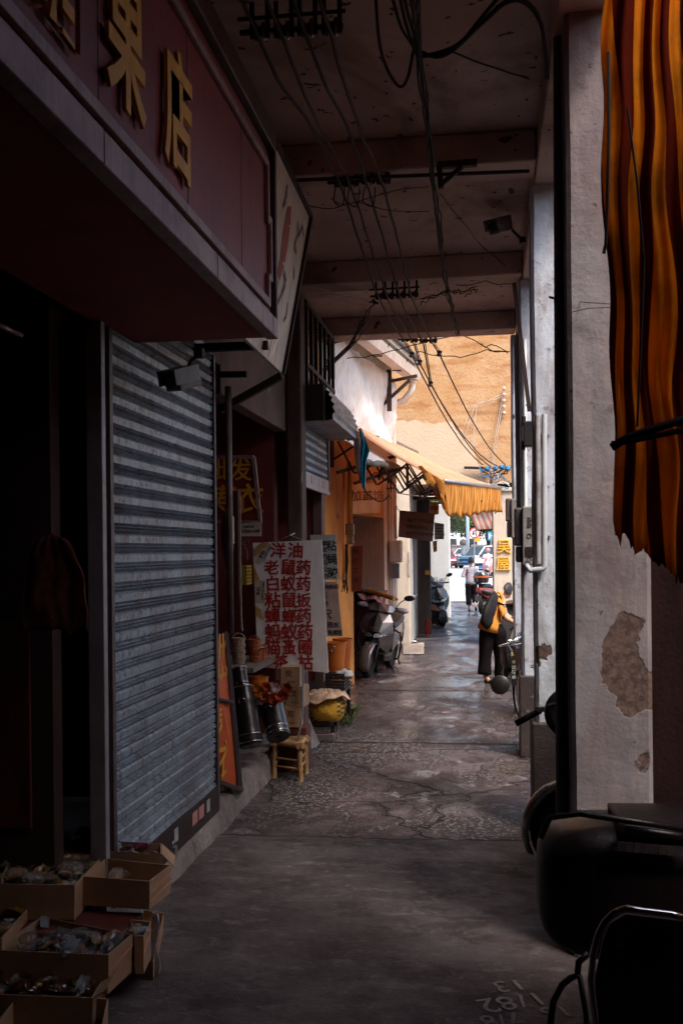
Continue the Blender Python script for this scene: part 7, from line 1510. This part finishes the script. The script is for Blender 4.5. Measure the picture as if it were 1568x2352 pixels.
def pack_mesh(kind, seed):
    key = (kind, seed)
    if key in pk_protos: return pk_protos[key]
    m = MB(); q = random.Random(seed*7+len(kind)); N, M_ = 16, 9
    def fn(u, v):
        x = (u-.5)*2; y = (v-.5)*2
        if kind == 'candy': w_ = .55+.45*math.cos(min(1, abs(x)*1.25)*math.pi)*.8 if abs(x) < .8 else .35+(abs(x)-.8)*2.2
        else: w_ = 1-.08*abs(x)**3
        th = max(0, 1-abs(x)**(4 if kind != 'candy' else 2.5)); n = mnoise.noise(Vector((x*2.6, y*2.6, seed*3.3))); n2 = mnoise.noise(Vector((x*7, y*7, seed)))
        return (x+.04*n2, y*w_*.62+.03*n, 0)
    top = lambda u, v: (fn(u, v)[0], fn(u, v)[1], .36*max(0, 1-abs((u-.5)*2)**3.5)*max(0, 1-abs((v-.5)*2)**2.2)*(1+.7*mnoise.noise(Vector((u*5, v*5, seed*2.1))))+.16*abs(mnoise.noise(Vector((u*7, v*5, seed+9))))+.08*abs(mnoise.noise(Vector((u*17, v*13, seed))))+.01)
    bot = lambda u, v: (fn(u, v)[0], fn(u, v)[1], -.16*max(0, 1-abs((u-.5)*2)**3.5)*max(0, 1-abs((v-.5)*2)**2.2))
    m.grid(top, N, M_); m.grid(bot, N, M_); me = bpy.data.meshes.new(f'pack_{kind}_{seed}'); me.from_pydata([tuple(v) for v in m.v], [], m.f); me.polygons.foreach_set('use_smooth', [True]*len(me.polygons)); me.materials.append(WR[0]); pk_protos[key] = me; return me
rp = random.Random(21)
def filmmat():
    m, nt, b, co = newmat('clear_crinkled_film'); g = _n(nt, 'ShaderNodeBsdfGlossy', in_={'Roughness': .10}); t = _n(nt, 'ShaderNodeBsdfTransparent'); ms = _n(nt, 'ShaderNodeMixShader', in_={0: .15})
    k = _n(nt, 'ShaderNodeBump', in_={'Strength': 1.0, 'Distance': .3}); nt.links.new(nz(nt, co, 3.2, 5, .6, 1), k.inputs['Height']); nt.links.new(k.outputs[0], g.inputs['Normal'])
    nt.links.new(t.outputs[0], ms.inputs[1]); nt.links.new(g.outputs[0], ms.inputs[2]); nt.links.new(ms.outputs[0], nt.nodes['Material Output'].inputs[0]); return m
FILMC = filmmat()
def lump(seed):
    key = ('lump', seed)
    if key in pk_protos: return pk_protos[key]
    bm = bmesh.new(); bmesh.ops.create_icosphere(bm, subdivisions=3, radius=1)
    for v in bm.verts: v.co *= 1+.22*mnoise.noise(v.co*1.6+Vector((seed*4, 0, 0)))+.06*mnoise.noise(v.co*6); v.co.z *= .6; v.co.y *= .75
    me = bpy.data.meshes.new('lump'); bm.to_mesh(me); bm.free(); me.polygons.foreach_set('use_smooth', [True]*len(me.polygons)); me.materials.append(WR[0]); pk_protos[key] = me; return me
def fill(P, z, depth, n, mats, desc, size=.045, kinds=('bag',), region=(.08,.92,.08,.92), group=None, col='pack', jit=.02):
    for i in range(n):
        u = rp.uniform(region[0], region[1]); v = rp.uniform(region[2], region[3]); p = P[0]*(1-u)*(1-v)+P[1]*u*(1-v)+P[2]*u*v+P[3]*(1-u)*v
        k = rp.choice(kinds); me = pack_mesh(k, rp.randrange(6)).copy(); mi = rp.choice(mats); me.materials[0] = WR[mi]
        film = mi in (0, 1, 2, 3) and k == 'bag'
        if film:
            fm = me; fm.materials[0] = FILMC; me = lump(rp.randrange(4)).copy(); me.materials[0] = WR[mi if mi != 2 else rp.choice((0, 1))]
        o = bpy.data.objects.new('snack_pack', me); COL.objects.link(o); s = size*rp.uniform(.8, 1.25); o.scale = (s, s, s*1.1)
        o.location = (p.x, p.y, z-depth+rp.uniform(-jit, jit)); o.rotation_euler = (rp.uniform(-.7, .7), rp.uniform(-.6, .6), rp.uniform(0, 6.28))
        if film:
            fo = bpy.data.objects.new('film_wrapper', fm); COL.objects.link(fo); fo.parent = o; fo.scale = (1.75, 1.75, 1.9)
            o.scale = (s*.72, s*.72, s*.8)
        tag(o, desc, 'snack', group or desc)
P, _ = cbx('back cardboard box of white bags and magenta packets against the shop step', [(90,1945),(372,1962),(372,1938),(112,1922)], .43, .14, flaps=((1, 2, -.055, .07),))
fill(P, .43, -.01, 5, (5, 5, 2), 'silver blue snack bag piled in the back box', .07, region=(.05,.5,.1,.9), jit=.03); fill(P, .43, .02, 12, (4, 4, 3), 'magenta wrapped snack at the right of the back box', .03, region=(.5,.97,.1,.9), kinds=('candy', 'bag'))
P, _ = cbx('shallow cardboard box with one golden pastry pack at the right end', [(185,2013),(344,2024),(394,1987),(244,1971)], .42, .13, strings=2)
fill(P, .42, .05, 3, (0, 1), 'lone golden pastry pack inside the shallow right box', .042, region=(.15,.35,.4,.7)); fill(P, .42, .075, 5, (3, 2), 'dark pack deep in the shallow right box', .03, region=(.6,.95,.2,.6), kinds=('candy', 'bag'))
P, _ = cbx('wide cardboard box heaped with golden pastry packs in clear film', [(-40,2030),(172,2033),(236,1968),(48,1944)], .42, .16)
fill(P, .42, .012, 60, (0, 0, 0, 2, 1, 6), 'golden pastry pack in clear film in the wide heaped box', .042, kinds=('bag', 'candy'), jit=.028)
P, _ = cbx('upper cardboard box cut off by the left edge of the photo', [(-90,2010),(3,2016),(45,1938),(-60,1930)], .44, .13, strings=1)
fill(P, .44, .03, 8, (2, 1), 'clear film pack in the upper box at the left edge', .045)
P, _ = cbx('lower cardboard box cut off by the left edge of the photo', [(-120,2150),(5,2155),(80,2068),(-50,2064)], .31, .15, strings=1)
fill(P, .31, .03, 12, (0, 2, 6), 'yellowish pack in the lower box at the left edge', .045)
P, _ = cbx('narrow cardboard box squeezed right of the box of dark snack packs', [(309,2150),(330,2150),(347,2116),(300,2112)], .27, .16, strings=1)
fill(P, .27, .01, 4, (5, 2), 'silvery pack in the narrow squeezed box', .028)
P, _ = cbx('cardboard box of dark snack packs in the middle row', [(-20,2182),(250,2193),(305,2146),(95,2106)], .28, .16, strings=1)
fill(P, .28, .02, 34, (3, 3, 2, 5, 1), 'dark snack pack in the middle row box', .04, kinds=('bag', 'bag', 'candy'), jit=.02)
P, _ = cbx('front cardboard box of red and silvery wrapped sweets', [(-60,2282),(214,2292),(246,2238),(-10,2196)], .17, .14, flaps=((1, 2, .03, .05),))
fill(P, .17, .0, 60, (7, 7, 2, 3, 5, 6), 'red or silvery wrapped sweet in the front box', .030, kinds=('candy', 'bag'), jit=.02)
P, _ = cbx('nearest dark cardboard box with its flap raised at the bottom left corner', [(-60,2420),(222,2430),(250,2294),(47,2278)], .14, .14, flaps=((0, 1, .02, .05),))
P, _ = cbx('cardboard box poking out below the shallow right box, printed white', [(300,2200),(352,2206),(376,2096),(330,2090)], .10, .09)
t = thing('display_stand', 'low dark wooden stand under the snack boxes', 'stand', (-1.8, 4.2, 0)); m = MB(); m.box((-3.3, 4.05, .02), (-1.56, 4.34, .255)); obj('riser', m, DARKWOOD, t, bevel=.01); m = MB(); m.box((-3.3, 3.74, .02), (-1.62, 4.03, .105)); obj('lower_riser', m, DARKWOOD, t, bevel=.01)
FL2 = S('white_film_strip', (.50,.47,.52), (.32,.29,.33), 6, .3, bs=.9, bsc=16)
def fs(u, v): p = PZ(352+(10*u), 2100+150*v, .0); q = PY(350+16*u-6*v, 2095+150*v, 4.25); return q+Vector((.01*math.sin(v*9), -.02*math.sin(v*5+u), 0))
tag(gridobj('plastic_bag', fs, 6, 14, FL2, solid=.006), 'white plastic bag hanging at the right corner of the snack boxes', 'plastic bag')

# ------------------------------------------------------------------ black motorcycle and chrome chair, lower right
mcy = thing('motorcycle', 'big black motorcycle with a fringed leather saddle at the lower right edge', 'motorcycle', (.6, 3.9, 0))
LEA = S('black_leather', (.008,.004,.005), (.013,.008,.009), 10, .34, bs=.5, bsc=60, bd=.004); 
def rb(cx, cy, cz, rx, ry, rz, p=3.2, n=28):     # rounded block section stack
    secs = []
    for i in range(15):
        f = -1+2*i/14; k = (max(0, 1-abs(f)**p))**(1/p); k = max(k, .02)
        secs.append([(cx+rx*k*(abs(math.cos(a))**(2/p)*(1 if math.cos(a) > 0 else -1)), cy+ry*k*(abs(math.sin(a))**(2/p)*(1 if math.sin(a) > 0 else -1)), cz+rz*f) for a in [6.283*j/n for j in range(n)]])
    return secs
YM = 3.75
x0 = PY(1236, 2000, YM-.2).x; zt = PY(1300, 1868, YM).z; zb = PY(1300, 2235, YM-.2).z
m = MB(); m.loft(rb(x0+.62, YM+.02, (zt+zb)/2, .62, .24, (zt-zb)/2, 4.2)); obj('body', m, LEA, mcy, smooth=True)
def sad(u, v):   # saddle pad with a raised ridge
    x = PY(1405, 1885, YM).x+u*.9; y = YM-.21+.36*v; z = zt-.015+.025*math.sin(math.pi*v)**.5-.03*u*.6+.008*math.sin(u*5); return Vector((x, y, z))
gridobj('saddle', sad, 30, 10, LEA, mcy, solid=.03)
m = MB(); m.tube([PY(1240,1925,YM-.26), PY(1262,1878,YM-.25), PY(1330,1868,YM-.24), PY(1420,1882,YM-.25), PY(1580,1905,YM-.25)], .012, 8); m.tube([PY(1432,1905,YM-.26), PY(1500,1912,YM-.26), PY(1590,1924,YM-.26)], .014, 8); obj('piping', m, LEA, mcy, smooth=True)
for i in range(12):
    u = 1425+i*19; m = MB(); c0 = PY(u, 1942+i*1.6, YM-.255); m.hexa([c0+Vector((-.012,0,-.02)), c0+Vector((.012,0,-.02)), c0+Vector((.012,.008,-.02)), c0+Vector((-.012,.008,-.02))], [c0+Vector((-.010,-.004,.012)), c0+Vector((.014,-.004,.012)), c0+Vector((.014,.008,.012)), c0+Vector((-.010,.008,.012))]); obj('fringe_tab', m, S('dull_leather_tab', (.10,.075,.08), (.07,.05,.055), 12, .5) if i == 0 else bpy.data.materials['dull_leather_tab'], mcy)
for x, nm in ((x0+.5, 'front_wheel'), (x0+1.25, 'rear_wheel')):
    m = MB(); m.torus((x, YM+.02, .26), .21, .055, (0,1,0), 30, 8); obj(nm, m, RUBBER, mcy, smooth=True)
ch = thing('metal_chair', 'chrome tube chair with a dark back panel marked 5 at the bottom right corner', 'chair', (.55, 3.0, 0))
YC = 3.0; A_ = [(1382,2460),(1364,2320),(1356,2250),(1362,2190),(1374,2145),(1388,2118),(1410,2096),(1436,2087),(1480,2093),(1540,2100),(1590,2112)]
m = MB(); P_ = [PY(u, v, YC) for u, v in A_]; m.tube(P_, .0105, 12); obj('back_frame', m, CHROME, ch, smooth=True)
m = MB(); a = PY(1385, 2140, YC+.02); b = PY(1600, 2500, YC+.02); Pq = [PY(u, v, YC+.015) for u, v in ((1372,2330),(1366,2250),(1384,2160),(1400,2122),(1436,2100),(1600,2120),(1620,2600),(1395,2600))]; m.hexa([p+Vector((0,.02,0)) for p in Pq], Pq); obj('back_panel', m, S('dark_chair_panel', (.035,.018,.022), (.05,.028,.034), 4, .5), ch)
text('number_mark', '5', .085, FACE(PY(1424, 2158, YC)+Vector((0,.004,0)), R(-8)), S('faded_grey_mark', (.12,.08,.085), (.09,.06,.065), 40, .7), ch, depth=.001, fat=.003)
m = MB(); m.tube([PY(u, v, YC+.25) for u, v in ((1262,2460),(1260,2380),(1270,2300),(1290,2262),(1310,2246),(1325,2240),(1328,2210),(1350,2190))], .011, 10); m.tube([PY(u, v, YC+.2) for u, v in ((1330,2240),(1345,2330),(1350,2450))], .009, 8); obj('leg', m, BLACKM, ch, smooth=True)
t = thing('tyre', 'worn black tyre leaning against the second pillar base', 'tyre', (.5, 6.3, 0)); m = MB(); c = PY(1296, 1638, 6.2); m.torus((c.x+.03, 6.2, c.z), .11, .045, (-.2,-1,.1), 30, 8); obj('casing', m, RUBBER, t, smooth=True); m = MB(); m.torus((c.x+.03, 6.17, c.z-.02), .085, .004, (-.2,-1,.1), 30, 6); obj('rim', m, GALV, t)
